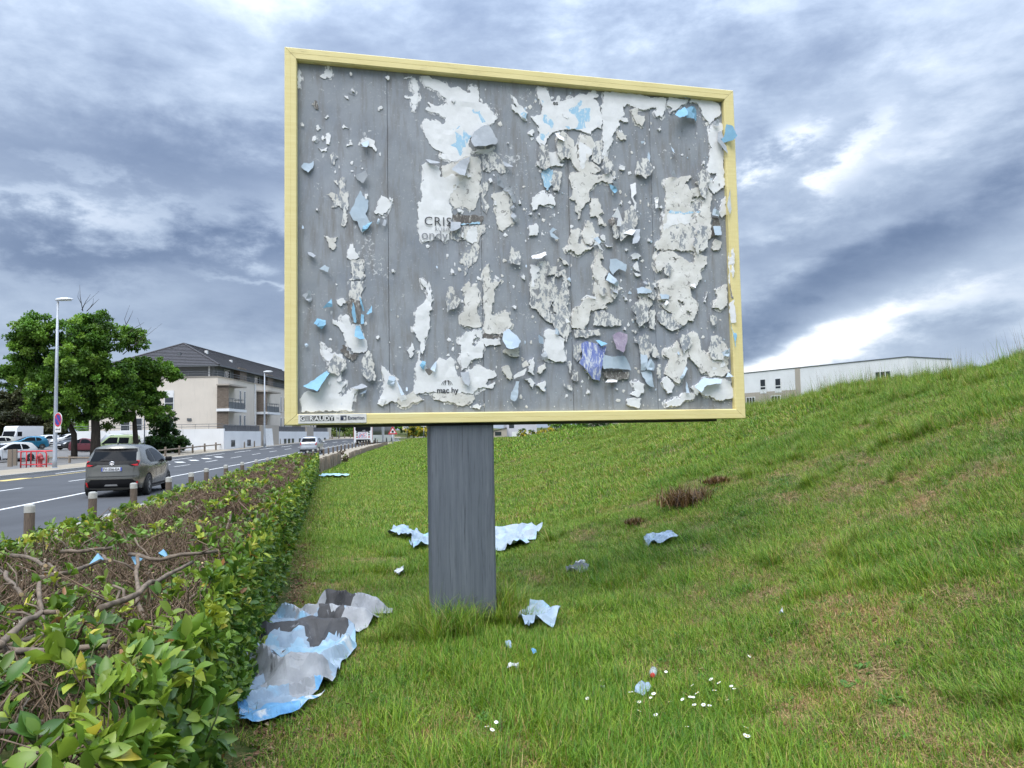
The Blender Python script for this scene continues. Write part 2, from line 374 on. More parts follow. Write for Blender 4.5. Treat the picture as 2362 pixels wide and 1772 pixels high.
O = [(0, 0), (W_, 0), (W_, H_), (0, H_)]; I = [(fw, fw-.012), (W_-fw, fw-.012), (W_-fw, H_-fw), (fw, H_-fw)]
for a, b in ((0, 1), (1, 2), (2, 3), (3, 0)):
    d = Vector((O[b][0]-O[a][0], O[b][1]-O[a][1])).normalized()*g
    rail(a, (O[a][0]+d.x, O[a][1]+d.y), (O[b][0]-d.x, O[b][1]-d.y), (I[b][0]-d.x, I[b][1]-d.y), (I[a][0]+d.x, I[a][1]+d.y), 0)
def panel_mat(paper=None, name='grey_panel', th=.0):
    """bare grey sheet with glue smears, stains and flecks; paper = eroded paper over it"""
    m = NT(name, .72, 0, .35); c = m.co(); v = m.co((5, 1, .8)); v2 = m.co((14, 1, 1.1))
    a = m.noise(c, 2.6, 7, .62, .3); b = m.noise(v, 3.2, 7, .68); d = m.noise(v2, 6, 6, .75); e = m.noise(c, 46, 4, .65, .3)
    base = m.ramp(a, [(.25, (.205, .228, .262)), (.5, (.262, .282, .308)), (.75, (.325, .345, .375))])
    k = m.math('MULTIPLY', m.math('SUBTRACT', b, .47), 3.6, True)
    base = m.mix(m.math('MULTIPLY', k, .85), base, (.172, .160, .148))
    w = m.math('MULTIPLY', m.math('SUBTRACT', d, .60), 3.0, True); base = m.mix(m.math('MULTIPLY', w, .6), base, (.40, .42, .44))
    f = m.math('MULTIPLY', m.math('SUBTRACT', e, .60), 9.0, True); base = m.mix(m.math('MULTIPLY', f, .40), base, (.50, .51, .52))
    fl = m.math('MULTIPLY', m.math('SUBTRACT', m.math('ADD', m.math('MULTIPLY', m.noise(c, 30, 5, .7, .6), .6), m.math('MULTIPLY', m.noise(c, 3.1, 4, .6), .4)), .605), 40, True); base = m.mix(m.math('MULTIPLY', fl, .8), base, (.60, .61, .62))
    dk = m.math('MULTIPLY', m.math('SUBTRACT', m.noise(m.co((9, 1, 2)), 9, 6, .75), .62), 7, True); base = m.mix(m.math('MULTIPLY', dk, .5), base, (.125, .124, .126))
    bl_ = m.math('MULTIPLY', m.math('SUBTRACT', m.noise(c, 1.1, 4, .5), .50), 3, True); base = m.mix(m.math('MULTIPLY', bl_, .35), base, (.245, .285, .37))
    if paper:
        n1 = m.noise(m.co((1.3, 1, .7)), 20, 7, .68, .4); n2 = m.noise(m.co((1, 1, .6)), 60, 5, .65)
        q = m.math('ADD', m.math('MULTIPLY', n1, .65), m.math('MULTIPLY', n2, .35))
        kk = m.math('MULTIPLY', m.math('SUBTRACT', q, th), 22, True)
        pc = m.ramp(m.noise(c, 7, 6, .65), [(.3, paper[0]), (.7, paper[1])])
        base = m.mix(kk, base, pc)
    m.color(base); m.bump(e, .18, .003); return m.m
M_PANEL = panel_mat()
us = [.085, .860, 1.683, 2.508, 3.333, W_-.085]
for i in range(5):
    V = MB().box(us[i]-U0+.0014, us[i+1]-U0-.0014, .06, .075, ZB+.075, ZB+H_-.085, .0025); V.build('backing_panel', M_PANEL, bb)
M_BACK = simple('dark_steel_back', (.05, .05, .052), .7)
MB().box(.03-U0, W_-.03-U0, .085, .155, ZB+.03, ZB+H_-.03).build('back_plate', M_BACK, bb)
MB().box(.25-U0, W_-.25-U0, .10, .30, ZB-.022, ZB+.016).build('base_channel', M_BACK, bb)
def post_mat():
    m = NT('grey_post_paint', .55, 0, .4); v = m.co((16, 16, .7)); v2 = m.co((40, 40, 1.1)); c = m.co()
    a = m.noise(v, 2, 6, .7); b = m.noise(v2, 2.4, 6, .7); d = m.noise(c, 2, 5, .6)
    col = m.ramp(a, [(.25, (.080, .092, .112)), (.5, (.118, .133, .158)), (.75, (.165, .182, .208))])
    k = m.math('MULTIPLY', m.math('SUBTRACT', b, .54), 7, True); col = m.mix(m.math('MULTIPLY', k, .85), col, (.035, .040, .050))
    col = m.mix(m.math('MULTIPLY', d, .4), col, (.105, .120, .145)); m.color(col); m.bump(b, .2, .004); return m.m
M_POST = post_mat()
def post():
    w, d0, d1, r = .281, .045, .305, .035; ring = []
    for cx, cy, a0 in ((w-r, d0+r, -90), (w-r, d1-r, 0), (-w+r, d1-r, 90), (-w+r, d0+r, 180)):
        for k in range(5): a = R(a0+k*22.5); ring.append((cx+r*math.cos(a), cy+r*math.sin(a)))
    n = len(ring); V = []; zs = (-.3, .5, 1.2, ZB-.024)
    for z in zs: V += [(x, y, z) for x, y in ring]
    F = [(j*n+i, j*n+(i+1) % n, (j+1)*n+(i+1) % n, (j+1)*n+i) for j in range(3) for i in range(n)]
    return obj('post', V, F, M_POST, bb, smooth=True)
post()
# ---- poster scraps (outlines in millimetres on the board: u, v)
SCRAPS = [
('w',0,[104,3009,115,3031,126,2978,136,2935,126,2872,110,2865,101,2879],[]),
('w',0,[287,2993,329,3041,347,3096,366,3093,366,3054,390,3022,384,2992,338,2971,301,2980],[]),
('w',0,[1175,3062,1200,3080,1234,3083,1268,3056,1337,3042,1405,3003,1485,3011,1534,2980,1574,2958,1604,2966,1590,3015,1615,3030,1680,2983,1693,2882,1723,2865,1744,2882,1768,2838,1803,2805,1838,2767,1822,2725,1771,2681,1720,2672,1669,2617,1598,2551,1577,2479,1606,2431,1585,2375,1515,2355,1436,2319,1406,2312,1367,2330,1304,2365,1358,2384,1338,2402,1280,2418,1241,2455,1193,2521,1180,2579,1158,2622,1181,2664,1200,2695,1283,2677,1342,2652,1371,2674,1377,2715,1323,2735,1245,2749,1196,2770,1201,2790,1245,2789,1212,2836,1227,2847,1275,2816,1334,2821,1374,2837,1398,2832,1374,2895,1325,2926,1267,2956,1194,2984],[]),
('l',1,[1440,2619,1480,2633,1520,2666,1560,2719,1632,2816,1672,2810,1742,2765,1736,2703,1680,2679,1639,2615,1577,2530,1526,2415,1485,2353,1456,2401,1417,2418,1413,2497,1439,2569],[]),
('w',0,[1006,3036,1044,3060,1078,3068,1068,3047],[]),
('w',0,[1068,3017,1097,3048,1117,3027,1131,2983,1140,2944,1119,2843,1099,2747,1080,2750,1085,2810,1066,2828,1066,2858,1009,2873,1014,2888,1071,2878,1101,2911,1077,2958,1082,2999],[]),
('w',1,[1606,2426,1686,2447,1818,2487,1797,2445,1726,2404,1686,2417,1615,2402],[]),
('g',6,[1582,2475,1618,2583,1725,2672,1771,2671,1800,2617,1837,2513,1818,2487,1686,2447,1606,2426],[]),
('g',5,[1404,2213,1485,2313,1590,2375,1574,2309,1522,2161,1483,2168,1434,2200],[]),
('g',4,[1186,2322,1240,2311,1315,2291,1278,2277,1220,2280],[]),
('b',0,[1436,2319,1595,2380,1665,2385,1683,2356,1682,2216,1669,2015,1638,1933,1617,1892,1568,1890,1519,1927,1469,1904,1420,1922,1392,2009,1336,2194,1327,2262],[]),
('w',1,[1152,2266,1186,2293,1239,2281,1307,2261,1326,2203,1316,2173,1375,2176,1424,2209,1483,2168,1517,2140,1452,2062,1402,2010,1391,1950,1420,1902,1418,1764,1381,1751,1403,1707,1391,1660,1356,1590,1322,1606,1272,1643,1249,1625,1220,1596,1153,1581,1131,1637,1120,1694,1122,1749,1124,1925,1148,1956,1149,2044,1174,2134,1170,2203],[]),
('g',4,[1410,1776,1496,1774,1489,1722,1460,1698,1391,1677,1398,1718],[]),
('k',0,[1419,1833,1468,1855,1706,1837,1685,1776,1665,1765,1428,1754],[]),
('l',2,[1477,1774,1675,1780,1665,1763,1477,1756],[]),
('r',0,[1403,1695,1461,1721,1553,1737,1716,1767,1715,1709,1667,1649,1643,1590,1666,1557,1641,1452,1570,1380,1547,1322,1517,1298,1513,1401,1473,1417,1503,1458,1475,1503,1573,1530,1597,1577,1551,1633,1470,1595,1413,1615],[]),
('w',1,[1558,1702,1587,1732,1640,1735,1638,1602,1597,1583,1557,1610],[]),
('r',0,[1690,2377,1787,2444,1827,2427,1887,2350,1915,2250,1864,2227,1814,2274,1763,2241,1703,2257],[]),
('r',0,[1702,2177,1762,2140,1750,2079,1709,2017,1758,1919,1727,1858,1688,1936],[]),
('b',0,[1780,2031,1851,2065,1927,2100,1973,2052,1946,2024,1945,1933,1982,1784,1880,1719,1879,1705,1844,1727,1822,1796,1817,1863],[]),
('g',5,[1829,2225,1893,2128,1892,2098,1822,2114],[]),
('g',5,[1887,2111,1958,2110,1996,1976,1976,1960,1951,2014,1927,2063,1886,2086],[]),
('g',4,[1948,1853,1979,1884,2019,1806,1993,1794],[]),
('g',4,[1946,1923,1986,1960,1985,1910,1964,1899],[]),
('g',5,[1891,2354,1942,2317,1972,2288,1921,2290,1891,2308],[]),
('w',0,[259,2556,274,2562,295,2530,273,2509],[]),
('w',0,[300,2454,311,2474,329,2446,316,2421],[]),
('w',0,[341,2399,347,2496,364,2502,373,2440,368,2396],[]),
('w',0,[483,2545,488,2584,530,2548,507,2556],[]),
('w',0,[779,2754,812,2772,822,2758,788,2725],[]),
('w',0,[494,2837,522,2835,529,2806,512,2814],[]),
('w',0,[510,2387,548,2453,561,2406],[]),
('w',0,[328,2629,355,2655,362,2637,346,2621],[]),
('w',0,[272,2361,299,2348,350,2371,345,2337,299,2329],[]),
('w',1,[628,2420,669,2462,702,2479,748,2458,762,2362,734,2389,696,2406],[]),
('p',6,[631,2415,697,2454,698,2416,679,2375,645,2383],[]),
('p',0,[132,2184,154,2219,208,2218,236,2243,231,2181,190,2131,159,2153],[]),
('r',0,[372,2296,400,2331,441,2291,418,2270,399,2216,381,2239],[]),
('r',0,[399,2087,445,2080,481,2130,504,2093,499,2007,527,1951,517,1854,489,1701,461,1718,480,1833,434,1869,380,1847,407,1906,362,1951,335,1959,389,1981,444,1946,453,2013,426,2050],[]),
('p',0,[624,2009,642,1967,693,1921,688,1854,665,1804,701,1729,718,1731,669,1662,636,1638,615,1682,593,1737,562,1742,530,1807,563,1866,582,1925],[]),
('B',5,[642,1705,723,1737,669,1662,636,1640],[]),
('w',0,[739,1827,777,1916,801,1981,905,1957,880,1873,814,1802,758,1809],[]),
('k',0,[219,2736,246,2776,269,2740,278,2692,250,2700],[]),
('g',4,[578,2136,667,2171,685,2124,648,2063,611,2090],[]),
('r',0,[464,1697,486,1765,518,1778,513,1733,486,1687],[]),
('b',0,[321,1597,432,1596,400,1550,421,1518,400,1482,357,1515,342,1559],[]),
('w',0,[506,1422,512,1488,533,1511,533,1539,560,1544,576,1491,597,1458,613,1426,527,1406],[]),
('r',0,[527,1400,613,1415,656,1383,661,1338,645,1282,666,1272,633,1227,612,1237,537,1224,510,1234,548,1246,537,1312,548,1335],[]),
('r',0,[542,1219,633,1227,665,1178,638,1138,622,1105,632,1061,611,1049,525,1069,520,1113,542,1147],[]),
('k',0,[493,1047,611,1071,632,940,610,862,567,851,525,938],[]),
('B',2,[552,1048,568,1004,580,856,565,862,546,938],[]),
('B',4,[611,1088,632,1028,653,962,640,962,616,1027],[]),
('B',4,[626,939,648,929,644,852,620,846],[]),
('B',5,[578,834,610,840,652,720,609,714,566,736],[]),
('w',0,[387,891,429,865,471,860,461,904,482,926,525,905,540,839,588,851,609,818,662,720,678,655,662,616,608,605,555,604,513,664,486,707,481,773,450,805,413,843],[]),
('k',0,[449,620,481,675,523,599,608,588,555,534,491,577],[]),
('w',0,[287,695,302,689,318,641,375,598,449,598,491,544,491,479,448,414,458,360,501,349,469,316,426,263,447,230,490,246,543,294,606,316,574,262,553,219,552,116,130,115,125,222,166,275,280,285,375,479,359,533,312,565,302,630],[]),
('B',8,[146,323,370,473,359,430,259,274],[]),
('w',3,[411,371,448,414,458,371,432,358],[]),
('g',4,[532,305,633,343,671,316,606,294],[]),
('p',4,[606,251,670,294,649,261],[]),
('g',5,[140,1077,204,1132,220,1046,194,1024],[]),
('B',5,[308,977,377,1066,387,995],[]),
('B',6,[235,845,261,895,332,874,329,836,297,801],[]),
('B',5,[664,935,713,1013,712,947,675,929],[]),
('p',4,[278,1315,320,1344,362,1318,351,1279],[]),
('g',4,[184,1454,210,1455,252,1423,236,1401,194,1427],[]),
('p',4,[756,1722,773,1773,789,1746,772,1717],[]),
('g',3,[805,1707,827,1770,842,1760,832,1697],[]),
('w',0,[419,1056,483,1057,493,1025,451,1002],[]),
('w',2,[1132,1253,1160,1253,1187,1198,1209,1153,1226,1171,1232,1154,1219,1018,1212,906,1205,816,1165,737,1142,597,1125,625,1132,692,1088,758,1061,814,1083,831,1085,965,1124,1016,1169,1062,1198,1130,1182,1175,1148,1208],[]),
('w',2,[1009,630,1049,702,1076,636,1064,591,1042,563],[]),
('w',0,[790,501,833,463,865,414,903,392,978,243,995,248,994,204,950,183,885,194,809,162,755,173,777,217,821,326,811,403],[]),
('w',0,[1074,469,1108,536,1103,625,1120,630,1119,547,1163,514,1195,425,1229,458,1263,536,1286,570,1320,559,1353,537,1388,576,1410,559,1426,481,1453,402,1475,391,1533,458,1603,498,1671,476,1775,459,1797,413,1716,379,1692,334,1785,357,1760,300,1622,301,1587,244,1542,256,1215,269,1093,253,1061,270,1089,380,1079,425],[]),
('b',0,[951,238,1061,264,1148,192,1093,181,993,138,961,139,918,194],[]),
('b',0,[1226,247,1249,263,1587,244,1598,211,1540,149,1438,156,1360,190,1237,202],[]),
('w',2,[1574,132,1620,165,1654,154,1642,115],[]),
('p',6,[838,337,854,408,909,397,886,315],[]),
('p',6,[903,392,930,348,978,248,951,238],[]),
('B',5,[1113,497,1141,541,1169,530,1146,458],[]),
('p',5,[1201,464,1263,536,1245,441],[]),
('g',5,[1470,436,1545,447,1549,357,1531,318,1503,335],[]),
('k',2,[1162,458,1196,480,1229,447,1195,414],[]),
('b',0,[1499,1184,1557,1248,1579,1197,1626,1221,1658,1096,1634,1027,1666,879,1666,845,1516,837,1482,865,1495,967,1525,1036,1521,1127],[]),
('b',0,[1698,1373,1745,1415,1743,1328,1753,1236,1824,1250,1859,1274,1799,1192,1786,1088,1762,1041,1755,961,1795,938,1889,980,1924,964,1946,872,1902,779,1699,788,1677,834,1701,902,1698,1028,1694,1166],[]),
('w',0,[1475,740,1539,798,1608,821,1677,811,1686,686,1673,572,1626,560,1569,549,1534,481,1488,458,1478,571,1479,661],[[1589,730,1618,776,1646,731,1628,662,1594,673]]),
('k',0,[1688,782,1839,779,1838,744,1687,748],[]),
('w',1,[1687,743,1838,739,1837,687,1697,674],[]),
('w',2,[1985,2968,2015,2945,2040,2896,2071,2878,2127,2821,2115,2738,2084,2756,2049,2794,1998,2831,1978,2885,2034,2859,1999,2918],[]),
('l',3,[2054,2794,2085,2817,2121,2810,2110,2753,2079,2760],[]),
('w',0,[2220,3056,2231,3083,2273,3066,2305,3069,2335,3015,2360,2944,2403,2958,2414,2996,2441,3003,2440,2951,2488,2966,2564,3009,2574,2999,2661,3044,2782,3091,2824,3042,2801,3019,2768,3000,2811,2973,2831,2900,2846,2870,2842,2722,2805,2740,2738,2693,2727,2661,2673,2678,2631,2695,2524,2692,2417,2668,2342,2632,2304,2577,2270,2472,2255,2471,2245,2521,2210,2565,2211,2596,2237,2613,2229,2705,2157,2792,2210,2802,2262,2822,2264,2905,2229,2984],[]),
('l',1,[2273,2812,2315,2805,2366,2758,2354,2684,2312,2671,2287,2731],[]),
('l',1,[2244,2676,2312,2671,2321,2630,2278,2565,2247,2583],[]),
('l',1,[2528,2885,2638,2979,2659,2970,2614,2882,2657,2896,2733,2913,2730,2787,2676,2783,2695,2700,2631,2706,2513,2697,2482,2725,2515,2791],[]),
('l',1,[2255,2976,2282,2989,2302,2944,2264,2905],[]),
('w',0,[2885,3090,3034,3088,3302,3085,3341,3072,3346,3062,3505,3076,3497,2999,3478,2944,3459,2888,3404,2938,3400,2980,3230,2944,3108,2988,3063,2962,3066,2867,3016,2842,3024,2768,2967,2700,2939,2656,2960,2626,2908,2538,2884,2473,2845,2418,2840,2439,2854,2744,2852,2860,2849,2955,2878,3042],[]),
('b',0,[3140,2926,3174,2950,3218,2944,3211,2889,3278,2884,3277,2831,3258,2765,3203,2793,3176,2844],[]),
('w',2,[2999,2840,3049,2850,3104,2849,3114,2818,3059,2813],[]),
('w',0,[3517,3098,3747,3086,3710,3039,3664,3024,3593,2964,3546,2928,3571,2984,3514,3001],[]),
('w',0,[3771,3099,3946,3103,4062,3069,4088,2984,3984,2887,3959,2853,3915,2904,3871,2998,3838,3050,3757,3054],[]),
('g',5,[3575,3114,3667,3117,3759,3092,3747,3080,3643,3088],[]),
('B',7,[3691,2972,3744,2999,3819,2983,3816,2907,3802,2862,3739,2879,3693,2886],[]),
('B',9,[3550,2880,3615,2955,3692,3005,3682,2896,3635,2859,3589,2845],[]),
('w',0,[3959,2831,4008,2889,4090,2874,4100,2677,4085,2458,4107,2264,3980,2169,3924,2242,3892,2305,3950,2308,3971,2255,4011,2377,3918,2382,3949,2579,3974,2625,3941,2688],[]),
('g',8,[4012,2682,4039,2782,4081,2796,4084,2720,4048,2706,4092,2633,4094,2546,4056,2609],[]),
('B',11,[4078,2720,4100,2842,4135,2812,4166,2704,4141,2670,4082,2665,4042,2706],[]),
('g',7,[3978,2865,4020,2901,4049,2893,4035,2837,4006,2829],[]),
('w',10,[4071,2099,4123,2221,4166,2180,4138,2027,4088,1948,4044,2022],[]),
('b',0,[2990,2712,3018,2725,3023,2704,3094,2678,3087,2635,3042,2632,2999,2660],[]),
('b',0,[2393,2553,2403,2512,2476,2476,2509,2520,2517,2427,2558,2357,2610,2288,2642,2311,2727,2275,2793,2310,2826,2333,2784,2372,2709,2399,2677,2407,2733,2473,2768,2580,2737,2641,2651,2655,2617,2580,2562,2524,2564,2596,2512,2634,2448,2650],[]),
('w',5,[2374,2634,2427,2654,2463,2620,2457,2557,2404,2574],[]),
('w',2,[2617,2580,2756,2537,2732,2463,2677,2407,2665,2344,2621,2320,2614,2465],[]),
('r',0,[2768,2591,2839,2617,2840,2439,2817,2385,2731,2421,2744,2495],[]),
('k',1,[2573,2545,2606,2558,2614,2465,2590,2370,2576,2421],[]),
('k',0,[2393,2532,2477,2528,2476,2476,2402,2481],[]),
('w',0,[2311,2423,2359,2463,2470,2465,2433,2447,2473,2440,2427,2426,2472,2414,2421,2405,2470,2388,2415,2379,2463,2361,2451,2340,2335,2332,2315,2372],[]),
('l',0,[2256,2307,2314,2331,2334,2291,2356,2303,2342,2158,2299,2105,2268,2144,2254,2214],[]),
('r',0,[2355,2293,2440,2288,2427,2184,2414,2091,2362,2108,2342,2179],[]),
('w',0,[2157,2035,2194,2063,2298,2074,2308,2034,2340,2076,2371,2047,2369,1965,2327,1984,2275,1971,2213,1967,2201,1926,2165,1914,2151,1984],[]),
('w',1,[2123,1775,2198,1784,2198,1688,2121,1679],[]),
('p',1,[2311,1728,2343,1760,2374,1741,2332,1709,2393,1656,2362,1649,2320,1678],[]),
('b',0,[2535,2273,2642,2311,2706,2294,2781,2278,2901,2307,2944,2267,2948,2215,2898,2202,2834,2229,2779,2205,2702,2118,2700,2045,2655,1991,2612,1947,2571,2028,2513,2045,2541,2098,2522,2200],[]),
('r',0,[2552,2109,2691,2117,2710,2046,2645,2001,2593,2039],[]),
('B',7,[2898,2197,2952,2163,2973,2133,2939,2105,2918,2140],[]),
('g',6,[2899,2212,2986,2218,2984,2134,2941,2163],[]),
('b',0,[2564,1965,2623,1958,2609,1865,2588,1854],[]),
('b',0,[2711,2066,2786,2060,2816,1958,2837,1928,2792,1895,2844,1804,2790,1812,2760,1893,2711,1880],[]),
('b',0,[2522,1758,2586,1761,2595,1700,2582,1638,2507,1604,2498,1655],[]),
('b',0,[2627,1712,2673,1837,2715,1819,2745,1748,2788,1719,2764,1656,2732,1644,2710,1613,2646,1641],[]),
('k',3,[2872,1847,2933,1902,2942,1819,2919,1782],[]),
('w',5,[2878,1857,2963,1976,2989,1925,3014,1864,3023,1802,2941,1788,2965,1872],[]),
('w',6,[2983,1748,3094,1774,3137,1765,3092,1711,3070,1721],[]),
('g',7,[3105,1774,3188,1783,3168,1694,3122,1629,3078,1622,3119,1702],[]),
('w',3,[3107,2204,3163,2228,3165,2123,3125,2079,3162,2028,3148,1933,3126,1937,3140,2017,3108,2078],[]),
('w',3,[3348,2091,3387,2093,3374,2040,3384,1998,3356,1986],[]),
('w',2,[3007,2366,3030,2388,3062,2380,3056,2343,3012,2345],[]),
('p',0,[3281,2447,3306,2534,3322,2493,3313,2386,3273,2373],[]),
('p',3,[3535,2604,3562,2574,3566,2531,3544,2540],[]),
('p',0,[3220,2624,3270,2638,3253,2610,3225,2603],[]),
('w',0,[3410,2766,3433,2781,3447,2764,3426,2746],[]),
('b',0,[3478,2279,3536,2304,3592,2302,3731,2338,3748,2317,3670,2248,3726,2187,3819,2225,3786,2266,3846,2313,3890,2261,3922,2188,3956,2157,3927,2016,3928,1747,3880,1692,3819,1604,3365,1587,3356,1670,3414,1715,3431,1884,3456,1959,3460,2236],[[3746,2124,3885,2132,3835,2032,3798,1977,3738,1899,3731,2027]]),
('w',1,[3455,1949,3741,1974,3714,1877,3554,1848,3438,1779,3431,1884],[]),
('l',2,[3490,1977,3741,1982,3844,1974,3740,1963,3490,1956],[]),
('r',1,[3484,1792,3554,1858,3714,1866,3802,1774,3787,1667,3636,1602,3500,1613,3469,1696],[]),
('g',5,[3502,2313,3549,2369,3587,2313,3524,2298],[]),
('k',0,[3942,1941,4017,1923,4023,1784,3940,1748],[]),
('p',5,[3936,1952,3951,2017,4019,1988,4006,1933],[]),
('p',2,[3944,1845,4026,1854,4022,1762,3946,1753],[]),
('w',0,[4019,1977,4054,2120,4096,2154,4101,1971,4052,1936],[]),
('b',0,[3936,1651,3974,1728,4037,1698,4005,1622,3946,1614],[]),
('w',4,[2126,1484,2211,1513,2269,1536,2269,1500,2199,1461,2130,1454],[]),
('r',0,[2129,1402,2187,1409,2220,1447,2294,1454,2314,1408,2400,1406,2388,1359,2442,1382,2493,1290,2484,1134,2455,1051,2491,990,2491,845,2447,711,2406,772,2343,823,2324,884,2240,923,2178,1004,2121,1023,2120,1207],[[2270,1314,2355,1337,2322,1285,2290,1274],[2365,1317,2420,1339,2429,1288,2384,1183,2347,1213],[2306,1048,2338,1069,2331,966,2289,986]]),
('w',1,[2131,1407,2161,1414,2213,1379,2175,1332,2212,1318,2152,1259,2156,1208,2127,1212],[]),
('b',0,[2402,1494,2465,1455,2488,1414,2443,1423],[]),
('w',0,[2243,811,2301,832,2343,823,2374,772,2432,742,2414,650,2438,547,2358,537,2263,567,2233,638,2246,720],[]),
('p',6,[2168,770,2225,750,2235,689,2172,698],[]),
('g',5,[2201,597,2249,638,2263,567,2210,547],[]),
('p',4,[2344,843,2380,803,2374,777,2337,787],[]),
('b',0,[1860,635,2010,667,2003,581,1951,576,1859,615],[]),
('p',8,[1857,796,1915,827,1965,777,2014,717,1978,656,1921,636,1855,645,1835,715],[]),
('b',0,[2795,1583,2816,1531,2826,1489,2782,1498,2834,1405,2856,1385,2831,1289,2917,1208,2908,1103,2825,1059,2846,1028,2692,1014,2668,910,2622,837,2504,846,2501,928,2541,1042,2595,1054,2608,1106,2663,1139,2739,1119,2732,1266,2718,1370,2748,1476,2772,1540],[]),
('w',4,[2597,1111,2641,1148,2739,1130,2733,1109,2684,1118,2652,1138],[]),
('b',0,[2457,1569,2513,1624,2610,1628,2664,1598,2741,1602,2564,1521,2511,1571,2478,1539],[]),
('w',5,[2697,1589,2731,1643,2764,1634,2828,1563,2784,1572,2752,1612],[]),
('p',7,[2831,1289,2872,1364,2952,1261,2940,1229,2896,1249],[]),
('g',5,[2895,1218,2951,1224,2938,1156,2900,1176],[]),
('p',1,[2886,1491,2948,1493,3035,1433,3022,1369,2967,1399,2910,1344,2878,1396],[]),
('w',2,[3100,1531,3140,1559,3201,1529,3172,1496,3110,1499],[]),
('w',2,[3113,1436,3154,1479,3185,1385,3124,1404],[]),
('w',2,[3117,1383,3195,1353,3155,1336],[]),
('w',2,[2835,1637,2918,1609,2867,1601],[]),
('w',2,[3016,1158,3053,1111,3025,1110],[]),
('w',2,[3832,1113,3853,1211,3868,1211,3844,1108],[]),
('w',2,[3040,1592,3073,1588,3056,1572],[]),
('p',2,[3141,1224,3209,1237,3287,1196,3263,1174,3145,1171],[]),
('g',5,[3204,1284,3227,1296,3265,1244,3248,1238],[]),
('r',0,[3139,1161,3286,1186,3306,1112,3270,1047,3202,1025,3143,928,3104,938,3113,1065,3171,1130],[]),
('b',0,[3349,1529,3402,1585,3517,1595,3574,1548,3631,1529,3677,1498,3746,1468,3750,1587,3878,1549,3863,1472,3802,1415,3811,1329,3762,1273,3725,1234,3680,1260,3699,1164,3767,1101,3765,1036,3714,927,3656,937,3608,883,3562,903,3496,977,3429,1029,3385,1071,3432,1114,3364,1124,3373,1220,3363,1284,3474,1340,3479,1480,3361,1385],[[3553,1128,3593,1107,3597,1054,3563,1075],[3648,1033,3695,1034,3675,970,3647,991],[3515,1525,3573,1537,3560,1499,3520,1498]]),
('r',0,[3383,1028,3496,988,3608,883,3491,828,3379,890,3336,974],[]),
('w',4,[3680,1266,3739,1283,3725,1234],[]),
('p',1,[3366,1177,3468,1169,3455,1126,3369,1124],[]),
('w',4,[3402,1060,3444,1125,3454,1094,3412,1045],[]),
('r',0,[2713,973,2823,1007,2888,976,2986,926,2974,873,2819,861,2710,869],[]),
('r',0,[2514,835,2764,839,2773,777,2534,753],[]),
('r',0,[3099,770,3239,782,3248,719,3114,713],[]),
('r',0,[3051,853,3140,844,3116,791],[]),
('r',0,[3270,1026,3321,1027,3314,836,3254,877],[]),
('b',0,[3949,1235,4070,1293,4068,1085,4001,1041,3918,1061,3969,1148],[]),
('b',0,[3652,809,3710,831,3750,799,3785,649,3830,607,3890,639,3912,597,3952,715,4035,716,4069,662,4038,500,4072,457,3999,403,3881,393,3813,446,3777,425,3733,500,3655,584],[]),
('w',2,[3888,575,3947,597,4027,522,4002,489,3895,457],[]),
('p',6,[3984,629,4069,673,4054,587,4006,592],[]),
('p',6,[3998,393,4048,446,4088,398],[]),
('b',0,[3399,647,3485,668,3534,743,3555,680,3646,648,3617,499,3579,393,3542,330,3464,383,3397,425,3434,499,3448,573,3392,604],[]),
('p',6,[3527,377,3617,499,3622,473,3549,356],[]),
('w',0,[3662,298,3762,340,3787,382,3986,382,4091,350,4110,220,4026,189,3954,168,3897,201,3851,222,3804,212,3747,255,3717,223],[]),
('p',7,[3656,298,3787,393,3974,371,3937,329,3772,308,3700,244],[]),
('w',0,[3399,152,3468,183,3537,193,3574,245,3700,234,3687,191,3606,182,3512,119,3409,115],[]),
('w',2,[3366,351,3419,404,3485,330,3471,256,3425,241,3382,299],[]),
('p',4,[3591,245,3613,372,3631,245],[]),
('i',3,[2586,702,2641,724,2722,704,2825,673,2801,611,2764,466,2751,363,2686,374,2613,466,2550,527,2583,579],[]),
('p',4,[2790,601,2877,580,2999,591,3051,498,3061,456,2962,466,2786,466,2766,528],[]),
('k',2,[2802,456,2917,456,3055,446,3037,378,2926,368,2806,394],[]),
('w',4,[2788,348,2827,373,2926,368,2914,347],[]),
('w',2,[2613,466,2686,384,2751,363,2747,435,2677,435],[]),
('v',7,[2883,778,2950,815,3027,790,3013,717,2955,612,2895,643],[]),
('B',7,[2723,735,2761,735,2825,699,2759,673],[]),
('r',0,[2509,599,2533,702,2587,723,2583,579,2539,527],[]),
('p',4,[3156,634,3212,640,3220,551,3195,456,3150,456],[]),
('p',6,[3196,498,3244,582,3298,519,3285,456,3206,462],[]),
('p',1,[3156,446,3251,456,3280,299,3224,320,3171,394],[]),
('w',0,[3074,342,3136,362,3191,331,3177,247,3131,211,3054,238,3100,269],[]),
('w',0,[3014,186,3076,207,3159,196,3139,113,3018,145],[]),
('w',1,[2083,445,2106,556,2138,577,2140,415],[]),
('w',1,[2050,380,2103,390,2148,344,2121,294,2102,344],[]),
('w',1,[2153,324,2238,364,2236,268],[]),
('p',5,[1913,205,1957,355,1988,355,1970,215,1943,180],[]),
('b',2,[2178,486,2247,526,2251,476,2187,425],[]),
('w',3,[1943,405,2052,475,2036,415,1947,380],[]),
('b',0,[1857,495,1908,495,1932,395,1916,365,1856,445],[]),
('b',3,[2022,516,2064,546,2079,496,2032,480],[]),
('r',0,[2454,537,2491,537,2483,415,2462,445],[]),
('r',0,[2505,466,2548,445,2535,353,2482,374],[]),
('r',0,[2391,384,2438,333,2486,323,2484,272,2416,313],[]),
